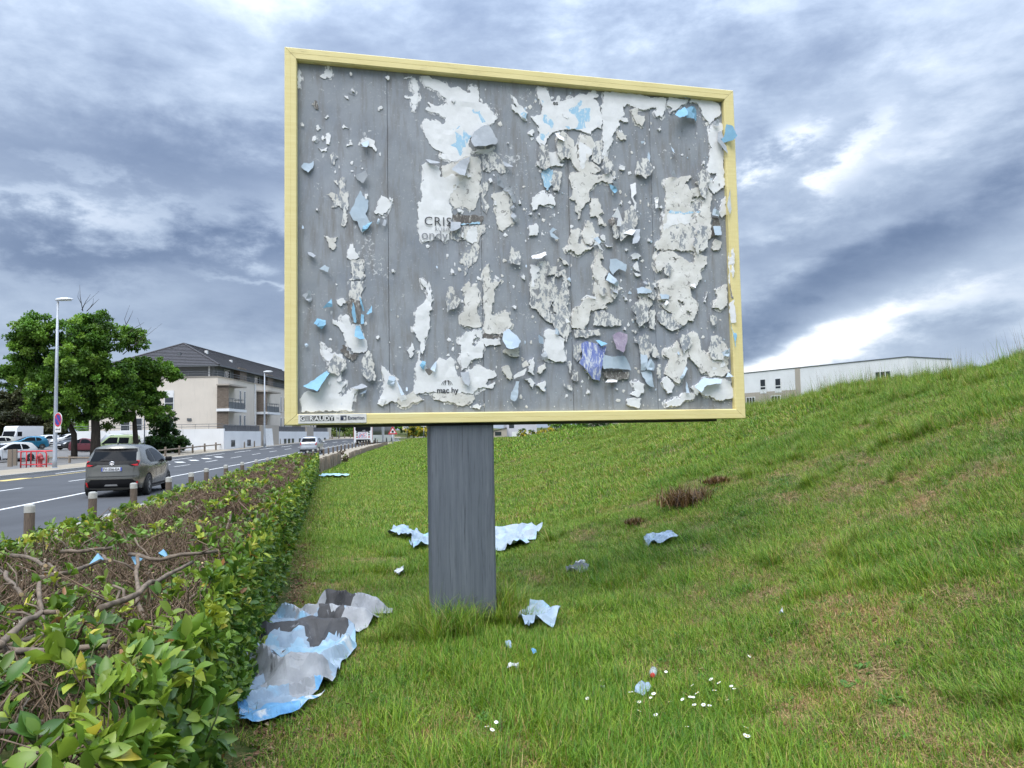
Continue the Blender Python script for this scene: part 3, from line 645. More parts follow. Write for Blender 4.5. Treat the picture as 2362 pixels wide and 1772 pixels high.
('r',0,[3257,646,3310,709,3356,562,3278,583],[]),
('r',0,[3326,509,3366,509,3350,383,3322,393],[]),
('w',10,[4094,1590,4122,1635,4121,1371,4098,1239,4088,1370],[]),
('k',6,[4088,1282,4121,1371,4114,1141,4088,1151],[]),
('w',10,[4087,1108,4114,1130,4120,912,4091,912],[]),
('B',12,[4091,912,4120,912,4136,793,4105,673,4099,825],[]),
]

def paper_mat(name, c1, c2, scale=7, rough=.85, spot=None, th=.62, stretch=(1, 1, 1), sharp=14):
    m = NT(name, rough, 0, .25); c = m.co(); n = m.noise(c, scale, 6, .62); col = m.ramp(n, [(.28, c1), (.72, c2)])
    if spot:
        s_ = m.noise(m.co(stretch), 20, 7, .70, .6); k = m.math('MULTIPLY', m.math('SUBTRACT', s_, th), sharp, True); col = m.mix(k, col, spot)
    fi = m.noise(c, 30, 4, .6); m.color(m.mix(m.math('MULTIPLY', m.math('SUBTRACT', fi, .45), .5, True), col, tuple(x*.75 for x in c1))); m.bump(fi, .25, .004); return m.m
WHITE = ((.68, .69, .70), (.80, .81, .825)); GREYP = (.17, .185, .21)
SM = {
 'w': paper_mat('white_poster_paper', *WHITE, spot=(.55, .60, .65), th=.62, sharp=8),
 'b': paper_mat('aged_poster_paper', (.56, .545, .505), (.77, .765, .745), 6, spot=(.27, .265, .255), th=.575, sharp=18),
 'r': panel_mat(((.54, .525, .485), (.74, .74, .72)), 'eroded_poster_paper', .468),
 'u': panel_mat(((.60, .605, .61), (.76, .765, .775)), 'white_paper_underlayer', .475),
 'p': paper_mat('pale_blue_paper', (.37, .46, .55), (.48, .56, .635), 5),
 'B': paper_mat('sky_blue_paper', (.17, .36, .52), (.26, .46, .61), 5),
 'g': paper_mat('grey_paper_back', (.27, .295, .325), (.42, .45, .485), 6),
 'k': paper_mat('dark_print_paper', (.10, .09, .085), (.23, .22, .21), 9, spot=(.50, .49, .46), th=.54, stretch=(3, 1, 1)),
 'l': paper_mat('worn_blue_print', (.33, .54, .71), (.39, .60, .76), 6, spot=(.72, .75, .77), th=.53, stretch=(2.2, 1, 1), sharp=16),
 'i': paper_mat('indigo_print_paper', (.10, .14, .40), (.24, .29, .52), 9, spot=(.55, .58, .62), th=.50, stretch=(3, 1, .7)),
 'v': paper_mat('mauve_photo_paper', (.17, .14, .20), (.30, .265, .32), 12, spot=(.58, .55, .58), th=.60, stretch=(4, 1, 1)),
}
RN = random.Random(3)
def roughen(P, rough=.20, minlen=.013):
    out = []
    def sub(a, b):
        L = math.hypot(b[0]-a[0], b[1]-a[1])
        if L < minlen: out.append(a); return
        k = RN.gauss(0, rough)*min(L, .04); t = RN.uniform(.35, .65)
        m = (a[0]+(b[0]-a[0])*t - (b[1]-a[1])/L*k, a[1]+(b[1]-a[1])*t + (b[0]-a[0])/L*k); sub(a, m); sub(m, b)
    for i in range(len(P)): sub(P[i], P[(i+1) % len(P)])
    return out
def inside(p, P):
    c = False; j = len(P)-1
    for i in range(len(P)):
        if (P[i][1] > p[1]) != (P[j][1] > p[1]) and p[0] < (P[j][0]-P[i][0])*(p[1]-P[i][1])/(P[j][1]-P[i][1])+P[i][0]: c = not c
        j = i
    return c
def cdt(P, holes=(), grid=.05):
    verts = [Vector(p) for p in P]; edges = [(i, (i+1) % len(P)) for i in range(len(P))]
    for h in holes:
        o = len(verts); verts += [Vector(p) for p in h]; edges += [(o+i, o+(i+1) % len(h)) for i in range(len(h))]
    x0, x1 = min(p[0] for p in P), max(p[0] for p in P); y0, y1 = min(p[1] for p in P), max(p[1] for p in P)
    gx = np.arange(x0+grid*.5, x1, grid); gy = np.arange(y0+grid*.5, y1, grid)
    for j, yy in enumerate(gy):
        for xx in gx:
            q = (xx + (grid*.5 if j % 2 else 0), yy)
            if inside(q, P): verts.append(Vector(q))
    r = delaunay_2d_cdt(verts, edges, [], 1, 1e-5)
    V = [tuple(v) for v in r[0]]
    F = []
    for f in r[2]:
        c = (sum(V[i][0] for i in f)/len(f), sum(V[i][1] for i in f)/len(f))
        if inside(c, P) and not any(inside(c, h) for h in holes): F.append(tuple(f))
    return V, F
SNAME = {'u': 'white_poster_scrap', 'w': 'white_poster_scrap', 'b': 'aged_poster_scrap', 'r': 'eroded_poster_scrap', 'p': 'pale_blue_poster_scrap', 'B': 'blue_poster_flap', 'g': 'grey_poster_flap', 'k': 'dark_poster_scrap', 'l': 'blue_print_scrap', 'i': 'indigo_poster_scrap', 'v': 'mauve_poster_flap'}
SCRAP_OBJ = {}
def scrap(kind, lift, P, holes, layer):
    flat = kind in 'wbrlk' and lift <= 2
    # edges of big white pieces are torn raggedly, flaps more cleanly
    Pr = roughen(P, .15 if flat else .06, .018); Hr = [roughen(h, .3) for h in holes]
    V, F = cdt(Pr, Hr, .045 if flat else .05)
    if not F: return
    A = np.array(V); used = np.unique(np.array([i for f in F for i in f])); 
    n = (fbm(A[:, 0]*9+layer*3.1, A[:, 1]*9+layer, 2)-.5); thin = kind in 'rlk'
    d0 = .0035 + layer*.00009 + lift*.0008*(lift <= 2)
    if flat: out = d0 + (0.0008 if thin else .006)*np.abs(n)*2
    else:
        # a flap: lifts away from the board towards its free side
        c = A[used].mean(0); an = RN.choice([-90, -60, -120, -100, -80, 180, 0]); dr = np.array([math.cos(R(an)), math.sin(R(an))])
        s = (A-c) @ dr; s = (s - s[used].min())/max(1e-6, s[used].max()-s[used].min()); size = min(np.ptp(A[used, 0]), np.ptp(A[used, 1]))
        amp = min(.085, .012 + .009*lift*min(1, size/.15)); f = RN.uniform(.45, .7)
        out = .006 + d0 + amp*np.where(s < f, s/f*.8, .8 + (s-f)/(1-f)*RN.choice([-.35, .5, .9])) + .012*n
    V3 = [bl(A[i, 0], A[i, 1], .06-out[i]) for i in range(len(A))]
    mats = [SM[kind]]; mi = [0]*len(F); F = sorted(F, key=len)
    o = obj(SNAME[kind], V3, F, mats, bb, smooth=False)
    bm = bmesh.new(); bm.from_mesh(o.data); bmesh.ops.delete(bm, geom=[v for v in bm.verts if not v.link_faces], context='VERTS')
    if not thin:                                                      # the free edge of a torn sheet turns back to the board
        ed = [e for e in bm.edges if len(e.link_faces) == 1]; bmesh.ops.recalc_face_normals(bm, faces=bm.faces)
        if flat:
            r = bmesh.ops.extrude_edge_only(bm, edges=ed)
            for v in [g_ for g_ in r['geom'] if isinstance(g_, bmesh.types.BMVert)]: v.co.y = .0602
    if flat and kind in 'wb' and layer < 400 and len(P) > 5:          # a thin under-layer of the same paper shows round the tear
        o.data.materials.append(SM['r'] if kind == 'b' else SM['u']); n_ = len(Pr); Q2 = []
        ar = sum(Pr[i][0]*Pr[(i+1) % n_][1]-Pr[(i+1) % n_][0]*Pr[i][1] for i in range(n_)); sg = 1 if ar > 0 else -1
        for i in range(0, n_, 2):
            a_, b_ = Pr[i-2], Pr[(i+2) % n_]; dx, dy = b_[0]-a_[0], b_[1]-a_[1]; l_ = math.hypot(dx, dy) or 1; k_ = max(0, float(fbm(np.array([Pr[i][0]*11+layer]), np.array([Pr[i][1]*11]), 2)[0])-.40)*.085
            Q2.append((Pr[i][0]+sg*dy/l_*k_, Pr[i][1]-sg*dx/l_*k_))
        V2, F2 = cdt(Q2, (), .5); vs_ = [bm.verts.new(bl(min(W_-.112, max(.112, x)), min(H_-.112, max(.10, y)), .06-.0016-layer*.000006)) for x, y in V2]
        for f in F2:
            try: nf = bm.faces.new([vs_[i] for i in f]); nf.material_index = 1
            except ValueError: pass
        bmesh.ops.delete(bm, geom=[v for v in bm.verts if not v.link_faces], context='VERTS')
    bm.to_mesh(o.data); bm.free(); return o
for li, (k, l, p, h) in enumerate(SCRAPS):
    P = [(p[i]/1000, p[i+1]/1000) for i in range(0, len(p), 2)]; Hh = [[(q[i]/1000, q[i+1]/1000) for i in range(0, len(q), 2)] for q in h]
    SCRAP_OBJ[li] = scrap(k, l, P, Hh, li)
for k in range(71):                                                  # stray flecks of paper left on the sheet
    u, v = RN.uniform(.14, 4.05), RN.uniform(.12, 3.05); s = RN.uniform(.008, .026)*(1 if RN.random() < .8 else 1.8)
    P = [(u+s*RN.uniform(.4, 1.2)*math.cos(a)*RN.choice([.5, 1]), v+s*RN.uniform(.4, 1.2)*math.sin(a)) for a in np.linspace(0, 2*math.pi, 8)[:-1]]
    o = scrap(RN.choice('wwwwpr'), 0, P, [], 150)
    if o: o.name = 'paper_fleck'
# hundreds of shreds too small to pick apart, thickest where whole strips were torn off
def shreds(n, mat, kinds, smin, smax):
    m = MB(); k = 0
    while k < n:
        c_, w_ = kinds[RN.randrange(len(kinds))]; u = RN.gauss(c_, w_); v = RN.uniform(.12, 3.06)
        if not .13 < u < 4.06 or float(fbm(np.array([u*2.3]), np.array([v*2.3+mat_seed[0]]), 3)[0]) < RN.uniform(.36, .60): continue
        s = smin*(smax/smin)**(RN.random()**2.2); e = RN.uniform(.35, 1.1); t0 = RN.uniform(0, 6.28); nn = RN.choice([5, 6, 7, 8]); d = .06-RN.uniform(.0025, .0034)
        P = [(u+s*e*RN.uniform(.35, 1.25)*math.cos(t0+i*6.283/nn), v+s*RN.uniform(.35, 1.25)*math.sin(t0+i*6.283/nn)) for i in range(nn)]
        m.add([bl(u, v, d-.002)]+[bl(x, y, d) for x, y in P], [(0, i+1, (i+1) % nn+1) for i in range(nn)]); k += 1
    tag(m.build('paper_shreds', mat, bb), kind='stuff')
mat_seed = [0]
for k in range(26):
    c_, w_ = RN.choice([(.55, .12), (1.75, .2), (2.4, .2), (2.9, .2), (3.2, .2), (3.6, .25), (3.95, .1)]); u, v = RN.gauss(c_, w_), RN.uniform(.25, 2.6 if c_ > 1 else 1.9); s = RN.uniform(.05, .13)
    if not .25 < u < 3.95: continue
    scrap('r', 0, [(u+s*RN.uniform(.5, 1.3)*math.cos(a)*.7, v+s*RN.uniform(.5, 1.3)*math.sin(a)*1.2) for a in np.linspace(0, 6.283, 10)[:-1]], [], 401)
COLS = [(.55, .16), (1.75, .22), (1.6, .25), (2.35, .2), (2.9, .25), (3.15, .2), (3.6, .25), (3.95, .12), (2.6, .9)]
shreds(520, SM['w'], COLS, .004, .024); mat_seed[0] = 5; shreds(420, SM['b'], COLS[1:], .004, .03); mat_seed[0] = 9; shreds(160, SM['p'], COLS[3:], .004, .022); mat_seed[0] = 14; shreds(70, SM['k'], COLS[2:], .004, .014)
M_INK = simple('poster_ink', (.055, .058, .065), .6, var=.3, scale=30); M_INKG = simple('poster_ink_grey', (.24, .25, .27), .6, var=.3, scale=30)
RX = (R(90), 0, 0)
cri = next(o for li, o in SCRAP_OBJ.items() if SCRAPS[li][0] == 'w' and inside((1.20, 1.70), [(SCRAPS[li][2][i]/1000, SCRAPS[li][2][i+1]/1000) for i in range(0, len(SCRAPS[li][2]), 2)]))
text_mesh('printed_lettering', 'CRIS', .112, M_INK, cri, bl(1.168, 1.731, .0445), RX, spacing=1.12)
text_mesh('printed_lettering', 'RUBINE', .046, M_INKG, cri, bl(1.262, 1.683, .0445), RX, spacing=1.15)
text_mesh('printed_lettering', 'ondy', .118, M_INKG, cri, bl(1.142, 1.607, .0445), RX)
lg = next(o for li, o in SCRAP_OBJ.items() if SCRAPS[li][0] == 'w' and inside((1.36, .36), [(SCRAPS[li][2][i]/1000, SCRAPS[li][2][i+1]/1000) for i in range(0, len(SCRAPS[li][2]), 2)]))
text_mesh('printed_lettering', 'mac hy', .066, M_INK, lg, bl(1.262, .262, .0445), RX, bold=.0016)
mb = MB()
for s in (-1, 1):
    for k, (rx, w) in enumerate(((.012, .007), (.030, .004), (.046, .004))):
        pts = [(rx*math.sin(R(a))*s+1.352, .318 + .052*math.cos(R(a))) for a in range(12, 92, 16)]
        for (a, b), (c, d) in zip(pts[:-1], pts[1:]): mb.add([bl(a, b, .0444), bl(c, d, .0444), bl(c+w*s, d, .0444), bl(a+w*s, b+w*.4, .0444)], [(0, 1, 2, 3)])
mb.build('printed_emblem', M_INK, lg)
es = next((o for li, o in SCRAP_OBJ.items() if SCRAPS[li][0] == 'w' and inside((2.30, 2.78), [(SCRAPS[li][2][i]/1000, SCRAPS[li][2][i+1]/1000) for i in range(0, len(SCRAPS[li][2]), 2)])), lg)
text_mesh('printed_lettering', 'es', .058, M_INK, es, bl(2.372, 2.915, .0445), RX, bold=.001)
# maker's plate on the bottom rail
M_PLATE = simple('plate_white', (.66, .65, .63), .5, var=.12, scale=18); M_BLK = simple('plate_black', (.012, .013, .016), .5); M_NAVY = simple('plate_navy', (.012, .020, .050), .5)
M_WHT = simple('plate_letter_white', (.70, .70, .68), .5)
pl = MB().box(.108-U0, .660-U0, -.006, .004, ZB+.012, ZB+.088, .002).build('name_plate', M_PLATE, bb)
mb = MB(); xx = .126
for ch, w in zip('GIRAUDY', (.040, .026, .040, .040, .040, .040, .038)):
    MB().box(xx-U0, xx+w-U0-.004, -.0085, -.0061, ZB+.034, ZB+.074).build('letter_tile', M_BLK, pl)
    text_mesh('tile_letter', ch, .050, M_WHT, pl, (xx+(w-.004)/2-U0, -.0092, ZB+.0365), RX, align='CENTER', bold=.0016); xx += w+.0015
text_mesh('plate_lettering', 'by', .026, M_INKG, pl, (.414-U0, -.0088, ZB+.048), RX)
mb = MB().box(.447-U0, .496-U0, -.0085, -.0061, ZB+.066, ZB+.074).box(.447-U0, .472-U0, -.0085, -.0061, ZB+.036, ZB+.062).box(.488-U0, .496-U0, -.0085, -.0061, ZB+.044, ZB+.0655).box(.476-U0, .496-U0, -.0085, -.0061, ZB+.036, ZB+.0415)
mb.build('plate_emblem', M_NAVY, pl)
text_mesh('plate_lettering', 'Exterion', .040, M_NAVY, pl, (.505-U0, -.0088, ZB+.041), RX, bold=.0007)

# ---------------------------------------------------------------- leaves, twigs
def unit(v): return v/np.maximum(1e-9, np.linalg.norm(v, axis=-1, keepdims=True))
LEAF8 = np.array([(0, 0, 0), (.30, .80, .10), (.68, .86, .10), (1, 0, -.06), (.30, -.80, .10), (.68, -.86, .10), (.34, 0, 0), (.70, 0, -.01)])
LEAF8F = [np.array([(0, 6, 1), (0, 4, 6), (7, 3, 2), (7, 5, 3)]), np.array([(6, 7, 2, 1), (4, 5, 7, 6)])]
LEAF4 = np.array([(0, 0, 0), (.45, 1, .12), (1, 0, -.05), (.45, -1, .12)]); LEAF4F = [np.array([(0, 2, 1), (0, 3, 2)])]
def leaves(P, D, Nn, L, Wd, tmpl, tf):
    """vertex and face arrays for leaves at P pointing along D with upper side Nn"""
    D = unit(D); S = unit(np.cross(Nn, D)); Nn = np.cross(D, S); n = len(P); k = len(tmpl)
    V = (P[:, None] + D[:, None]*tmpl[None, :, 0:1]*L[:, None, None] + S[:, None]*tmpl[None, :, 1:2]*(Wd*.5)[:, None, None] + Nn[:, None]*tmpl[None, :, 2:3]*L[:, None, None]).reshape(-1, 3)
    return V, [(f[None] + (np.arange(n)*k)[:, None, None]).reshape(-1, f.shape[1]) for f in tf]
def rosettes(C, A, nl, spread=(.6, 1.25), back=.03):
    """leaves around twig tips C with axis A: positions, directions, normals"""
    n = len(C); A = unit(A); ref = unit(rng.normal(size=(n, 3))); E1 = unit(np.cross(A, ref)); E2 = np.cross(A, E1)
    P, D, Q = [], [], []
    for i in range(nl):
        an = i*2.4 + rng.uniform(0, 6.28, n); th = rng.uniform(*spread, n)
        rad = E1*np.cos(an)[:, None] + E2*np.sin(an)[:, None]
        d = A*np.cos(th)[:, None] + rad*np.sin(th)[:, None]
        nn = A*np.sin(th)[:, None] - rad*np.cos(th)[:, None] + rng.normal(0, .35, (n, 3))
        P.append(C - A*(rng.uniform(0, back, n))[:, None]); D.append(d); Q.append(nn)
    return np.concatenate(P), np.concatenate(D), np.concatenate(Q)
def tubes(P0, P1, P2, r0, r1, n=3):
    """three-point twigs as n-sided tubes"""
    m = len(P0); t = unit(P2-P0); a = unit(np.cross(t, np.array([.31, .17, .9]))); b = np.cross(t, a); V = []
    for p, r in ((P0, r0), (P1, (r0+r1)/2), (P2, r1)):
        for k in range(n): an = 6.2832*k/n; V.append(p + (a*math.cos(an)+b*math.sin(an))*r[:, None])
    V = np.stack(V, 1).reshape(-1, 3); F = []
    for j in range(2):
        for k in range(n): F.append((j*n+k, j*n+(k+1) % n, (j+1)*n+(k+1) % n, (j+1)*n+k))
    return V, [(np.array(F)[None] + (np.arange(m)*3*n)[:, None, None]).reshape(-1, 4)]
def palette(n, cols, w):
    i = rng.choice(len(cols), n, p=np.array(w)/sum(w)); c = np.array(cols)[i]*rng.uniform(.75, 1.25, (n, 1)); return c

# ---------------------------------------------------------------- hedge
HD = np.array([-.2317, .9728, 0]); HP = np.array([.9728, .2317, 0])
def hp(t, a, z):
    t, a, z = np.broadcast_arrays(np.asarray(t, float), np.asarray(a, float), np.asarray(z, float))
    return t[..., None]*HD + a[..., None]*HP + z[..., None]*np.array([0, 0, 1.])
hedge = empty('hedge', (-2.6, 8.0, 0), 'clipped evergreen hedge with cut brown branches beside the path', 'hedge')
HO = np.array([-2.6, 8.0, 0])
M_LEAF = leafmat('hedge_leaf', .38, .30); M_TWIG = simple('hedge_bark', (.155, .105, .066), .85, var=.35, scale=25, bump=.4)
M_BARK2 = simple('hedge_branch_bark', (.150, .115, .084), .9, var=.5, scale=22, bump=.9); M_CUT = simple('fresh_cut_wood', (.52, .38, .20), .8, var=.2, scale=30)
LC = [(.055, .130, .022), (.095, .195, .028), (.16, .27, .038), (.26, .35, .055), (.38, .38, .07), (.22, .12, .05)]
LWT = [2.6, 4.2, 3.6, 2.0, .5, .35]
def narrow(t, a): return -.5 + (a+.5)*np.interp(t, [7, 32], [1, .48])
def htop(t, a): return .90 + .13*(fbm(t*1.3, a*2.0, 3)-.5)*2 + .02*np.sin(t*.9)
def hedge_zone(t0, t1, dens, leaf, tmpl, tf, nl, name, LW=LWT):
    Cs, As = [], []
    def put(n, t, a, z, ax): Cs.append(hp(t, narrow(t, a), z)); As.append(ax + rng.normal(0, .35, (n, 3)))
    Lt = t1-t0
    n = int(Lt*.9*dens); t = rng.uniform(t0, t1, n); z = rng.uniform(.05, .92, n)**.85; put(n, t, -.50 - rng.exponential(.06, n) + .09*(fbm(t*2, z*3)-.5), z, HP*.8+np.array([0, 0, .55]))
    n = int(Lt*1.8*dens*.34); t = rng.uniform(t0, t1, n); a = rng.uniform(-2.3, -.5, n)
    keep = fbm(t*.9+5, a*1.6, 2) + .30*(a > -.75) + .22*(a < -2.0) > .50 + .01*(t > 3.4); t, a = t[keep], a[keep]; n = len(t); put(n, t, a, htop(t, a) - rng.exponential(.09, n) + .03, np.array([0, 0, 1.])+HP*.15)
    n = int(Lt*.55*dens*1.1); t = rng.uniform(t0, t1, n); put(n, t, -2.3 + rng.normal(0, .09, n), rng.uniform(.40, .93, n), np.array([0, 0, 1.])-HP*.3)
    n = int(Lt*1.5*dens*.55); t = rng.uniform(t0, t1, n); a = rng.uniform(-2.2, -.6, n); put(n, t, a, rng.uniform(.1, .78, n), np.array([0, 0, 1.])+rng.normal(0, .7, (n, 3)))
    C = np.concatenate(Cs); A = np.concatenate(As)
    P, D, Q = rosettes(C, A, nl); n = len(P); P = P + rng.normal(0, .012, P.shape)
    L = leaf*rng.uniform(.55, 1.25, n); V, F = leaves(P-HO, D, Q, L, L*rng.uniform(.42, .58, n), tmpl, tf)
    # yellow-green young growth near the top, deeper green below
    cl = palette(len(C), LC[:4], LW[:4]); cl = np.tile(cl, (nl, 1))*rng.uniform(.75, 1.25, (n, 1)); od = rng.random(n) < .035; cl[od] = palette(int(od.sum()), LC[4:], [2, 1.3]); topk = sstep(.55, .95, P[:, 2])[:, None]
    cl = cl*(1-.35*topk) + cl*topk*.35*np.array([1.9, 1.35, .9])
    tag(obj(name, V, F, M_LEAF, hedge, smooth=True, col=np.repeat(cl, len(tmpl), 0)), kind='stuff')
hedge_zone(1.0, 3.6, 190, .078, LEAF8, LEAF8F, 8, 'foliage')
hedge_zone(3.6, 8.5, 240, .062, LEAF8, LEAF8F, 8, 'foliage')
hedge_zone(8.5, 18, 120, .075, LEAF4, LEAF4F, 8, 'foliage')
hedge_zone(18, 34.0, 70, .10, LEAF4, LEAF4F, 7, 'foliage')
def twigs(t0, t1, n, r, ln):
    t = rng.uniform(t0, t1, n); a = rng.uniform(-2.25, -.55, n); zt = htop(t, a)
    a = narrow(t, a); tip = hp(t, a, zt - rng.exponential(.07, n) + rng.uniform(0, .05, n)); d = rng.normal(0, 1, (n, 3)); d[:, 2] = np.abs(d[:, 2])*.8+.75; d = unit(d); l = ln*rng.uniform(.4, 1.3, n)
    P0 = tip - d*l[:, None]; P0 = P0 - HP*np.maximum(0, P0 @ HP + .62)[:, None]; P1 = (P0+tip)/2 + rng.normal(0, .03, (n, 3)); rr = r*rng.uniform(.5, 1.6, n)
    V, F = tubes(P0-HO, P1-HO, tip-HO, rr*1.3, rr*.8); tag(obj('twigs', V, F, M_TWIG, hedge, smooth=True), kind='stuff')
twigs(1.2, 8.5, 5200, .0030, .28); twigs(8.5, 20, 5200, .0055, .34); twigs(20, 34.0, 4200, .008, .4)
BR = [
[(-2.52, 4.1, .93), (-2.45, 4.25, .93), (-2.48, 4.64, .93)], [(-1.91, 2.88, .9), (-2.02, 3.16, .9), (-2.1, 3.44, .9), (-2.02, 3.43, .9)], [(-1.96, 2.97, .86), (-1.78, 2.94, .86), (-1.64, 3.0, .86), (-1.56, 2.99, .86)],
[(-2.03, 3.1, .84), (-1.98, 3.37, .84), (-1.89, 3.49, .84)], [(-1.87, 3.47, .9), (-1.86, 3.82, .9), (-1.92, 4.15, .9), (-1.97, 4.73, .9)], [(-1.75, 3.66, .83), (-2.05, 4.2, .90), (-2.12, 4.35, 1.0)],
[(-2.35, 4.73, .95), (-2.08, 4.57, .95), (-1.85, 4.82, .95)], [(-1.59, 2.88, .8), (-1.53, 2.99, .8), (-1.51, 3.44, .8)], [(-1.6, 3.13, .76), (-1.44, 3.18, .76), (-1.36, 3.17, .76)],
[(-1.93, 2.92, .82), (-1.78, 2.82, .82)], [(-2.06, 3.41, .8), (-2.20, 3.6, .9), (-2.3, 3.75, .97)], [(-1.51, 2.65, .66), (-1.55, 2.82, .68), (-1.57, 3.0, .71)], [(-2.93, 4.41, .93), (-2.57, 3.96, .93), (-2.34, 3.68, .93)],
[(-3.05, 4.69, .97), (-2.82, 4.53, .97), (-2.58, 4.26, .97)], [(-2.81, 4.8, .97), (-2.65, 4.78, .97), (-2.56, 4.92, .97)], [(-2.68, 5.0, .9), (-2.52, 4.71, .95), (-2.3, 4.4, .97)]]
def branch(pts, r0, r1):
    # wander between the given points so that no length runs straight
    out = []
    for i in range(len(pts)-1):
        a, b = Vector(pts[i]), Vector(pts[i+1])
        for k in range(3): out.append(a.lerp(b, k/3) + Vector(rng.normal(0, .018*(b-a).length, 3)))
    out.append(Vector(pts[-1])); out = [p - Vector(HO) for p in out]; n = len(out); rad = [(r0+(r1-r0)*i/(n-1))*(1+.10*math.sin(i*2.7+pts[0][0]*9)) for i in range(n)]
    mb_ = MB().tube(out, rad, 8)
    for k in range(RN.choice([1, 2, 3])):                              # side shoots, most of them clipped short
        i = RN.randrange(1, n-1) if n > 2 else 0; q = out[i]; d = Vector((RN.gauss(0, 1), RN.gauss(0, 1), abs(RN.gauss(0, .8)))).normalized()*RN.uniform(.05, .16); rr_ = rad[i]*RN.uniform(.35, .6)
        mb_.tube([q, q+d*.5+Vector((RN.gauss(0, .012), RN.gauss(0, .012), .01)), q+d], [rr_*1.1, rr_*.9, rr_*.8], 6)
    o = mb_.build('branch', M_BARK2, hedge, True)
    t = (out[-1]-out[-2]).normalized(); MB().tube([out[-1], out[-1]+t*.002], [rad[-1]*.93, rad[-1]*.93], 8).build('cut_end', M_CUT, o)
for i, b in enumerate(BR): branch(b, .016 if i in (0, 1, 2, 3, 4, 7) else .012, .010)
for k in range(75):
    t = 2.6 + 9*RN.random()**1.4; a = RN.uniform(-2.2, -.62); zt = float(htop(t, a)); p = hp(t, a, zt-.16-.1*RN.random()); an = RN.uniform(0, 6.28); l = RN.uniform(.12, .42); up = RN.uniform(.10, .24)
    q = p + np.array([math.cos(an)*l, math.sin(an)*l, up]); ov = float(q @ HP) + .62; q = q - HP*max(0, ov); m = (p+q)/2 + np.array([RN.gauss(0, .03), RN.gauss(0, .03), -.02])
    branch([tuple(p), tuple(m), tuple(q)], RN.uniform(.007, .014), RN.uniform(.005, .010))
# the nearest leaves one by one
LV = []
_t = np.linspace(0, 1, 8); _w = np.array([0, .52, .86, 1.0, .97, .80, .45, 0]); _z = .10*_w**1.5 - .10*_t**2.2
LEAFN = np.array([(t_, 0, -.10*t_**2.2) for t_ in _t] + [(t_, w_, z_) for t_, w_, z_ in zip(_t[1:-1], _w[1:-1], _z[1:-1])] + [(t_, -w_, z_) for t_, w_, z_ in zip(_t[1:-1], _w[1:-1], _z[1:-1])])
LEAFNF = [np.array([(0, 1, 8), (6, 7, 13), (0, 14, 1), (6, 19, 7)]), np.array([(i, i+1, i+8, i+7) for i in range(1, 6)] + [(i+1, i, i+13, i+14) for i in range(1, 6)])]
for k in range(6):
    tm = LEAFN.copy(); tm[:, 2] += (.16-.07*k)*tm[:, 0]**2; tm[:, 1] *= .5*(.44+.06*(k % 3))
    LV.append(mesh_np('leaf', tm, LEAFNF, leafmat('near_leaf_%d' % k, .33, .28, False, [(0, (.045, .110, .020)), (.35, (.075, .165, .026)), (.62, (.14, .235, .035)), (.85, (.22, .31, .045)), (1, (.28, .34, .05))]), None, True))
n = 46; C = []
for k in range(n):
    t = rng.uniform(1.75, 3.4); s = rng.random()
    C.append(hp(t, rng.uniform(-1.15, -.5), float(htop(t, -1)) + rng.uniform(-.02, .05)) if s < .55 else hp(t+.35, -.46+rng.normal(0, .03), rng.uniform(.3, .9)))
C = np.array(C); A = np.where((C[:, 2] > .84)[:, None], np.array([.2, -.25, 1.]), np.array([.75, -.2, .65])) + rng.normal(0, .25, (n, 3))
P, D, Q = rosettes(C, A, 6, (.55, 1.35), .04); D = unit(D); S_ = unit(np.cross(Q, D)); Q = np.cross(D, S_)
for i in range(len(P)):
    o = bpy.data.objects.new('leaf', LV[i % 6]); link(o, hedge); l = .078*RN.uniform(.7, 1.2); p = P[i]-HO
    o.matrix_local = Matrix(((D[i][0]*l, S_[i][0]*l, Q[i][0]*l, p[0]), (D[i][1]*l, S_[i][1]*l, Q[i][1]*l, p[1]), (D[i][2]*l, S_[i][2]*l, Q[i][2]*l, p[2]), (0, 0, 0, 1)))
st = MB()
for c, a in zip(C, unit(A)): st.tube([c-HO-a*.16, c-HO-a*.07+rng.normal(0, .008, 3), c-HO], [.004, .0035, .002], 5)
tag(st.build('twigs', simple('green_shoot', (.10, .13, .04), .7), hedge, True), kind='stuff')

# ---------------------------------------------------------------- bollards and low timber edging
M_WOOD = simple('bollard_timber', (.105, .080, .060), .85, var=.3, scale=12, bump=.4, stretch=(6, 6, 1)); M_BAND = simple('bollard_white_band', (.36, .36, .33), .7, var=.2, scale=14)
M_WOODG = simple('weathered_timber', (.21, .17, .13), .9, var=.3, scale=9, bump=.4, stretch=(6, 6, 1))
def bollard(x, y, h=.74, r=.072):
    b = empty('bollard', (x, y, float(base_z(x, y))+.10), '', 'bollard', RN.uniform(0, 6), 'timber bollards along the near kerb')
    MB().lathe([(r, -.1), (r, h-.12)], 14).build('post', M_WOOD, b, False); MB().lathe([(r*1.04, h-.12), (r*1.04, h-.03), (r*.96, h-.012), (r*.5, h)], 14).build('reflective_band', M_BAND, b, False)
    b.rotation_euler[0] = RN.gauss(0, .012); b.rotation_euler[1] = RN.gauss(0, .012); return b
ORD = ['first', 'second', 'third', 'fourth', 'fifth', 'sixth', 'seventh', 'eighth', 'ninth', 'tenth', 'eleventh', 'twelfth']
bys = [11.5, 14.1, 16.75, 19.0, 21.4, 24.3, 27.0, 29.8, 32.6, 35.4, 38.3, 41.2] + [44.2 + 3.05*k for k in range(21)]
for i, y in enumerate(bys):
    x = float(XB(y)) + (.0 if i > 5 else [.0, -.0, -.06, .1, .1, -.1][i]); b = bollard(x, y, .62)
    b['label'] = ('timber bollard with white band above the hedge, %s from the left' % ORD[i]) if i < 7 else 'dark timber bollard in the far row beside the silver car and bus'
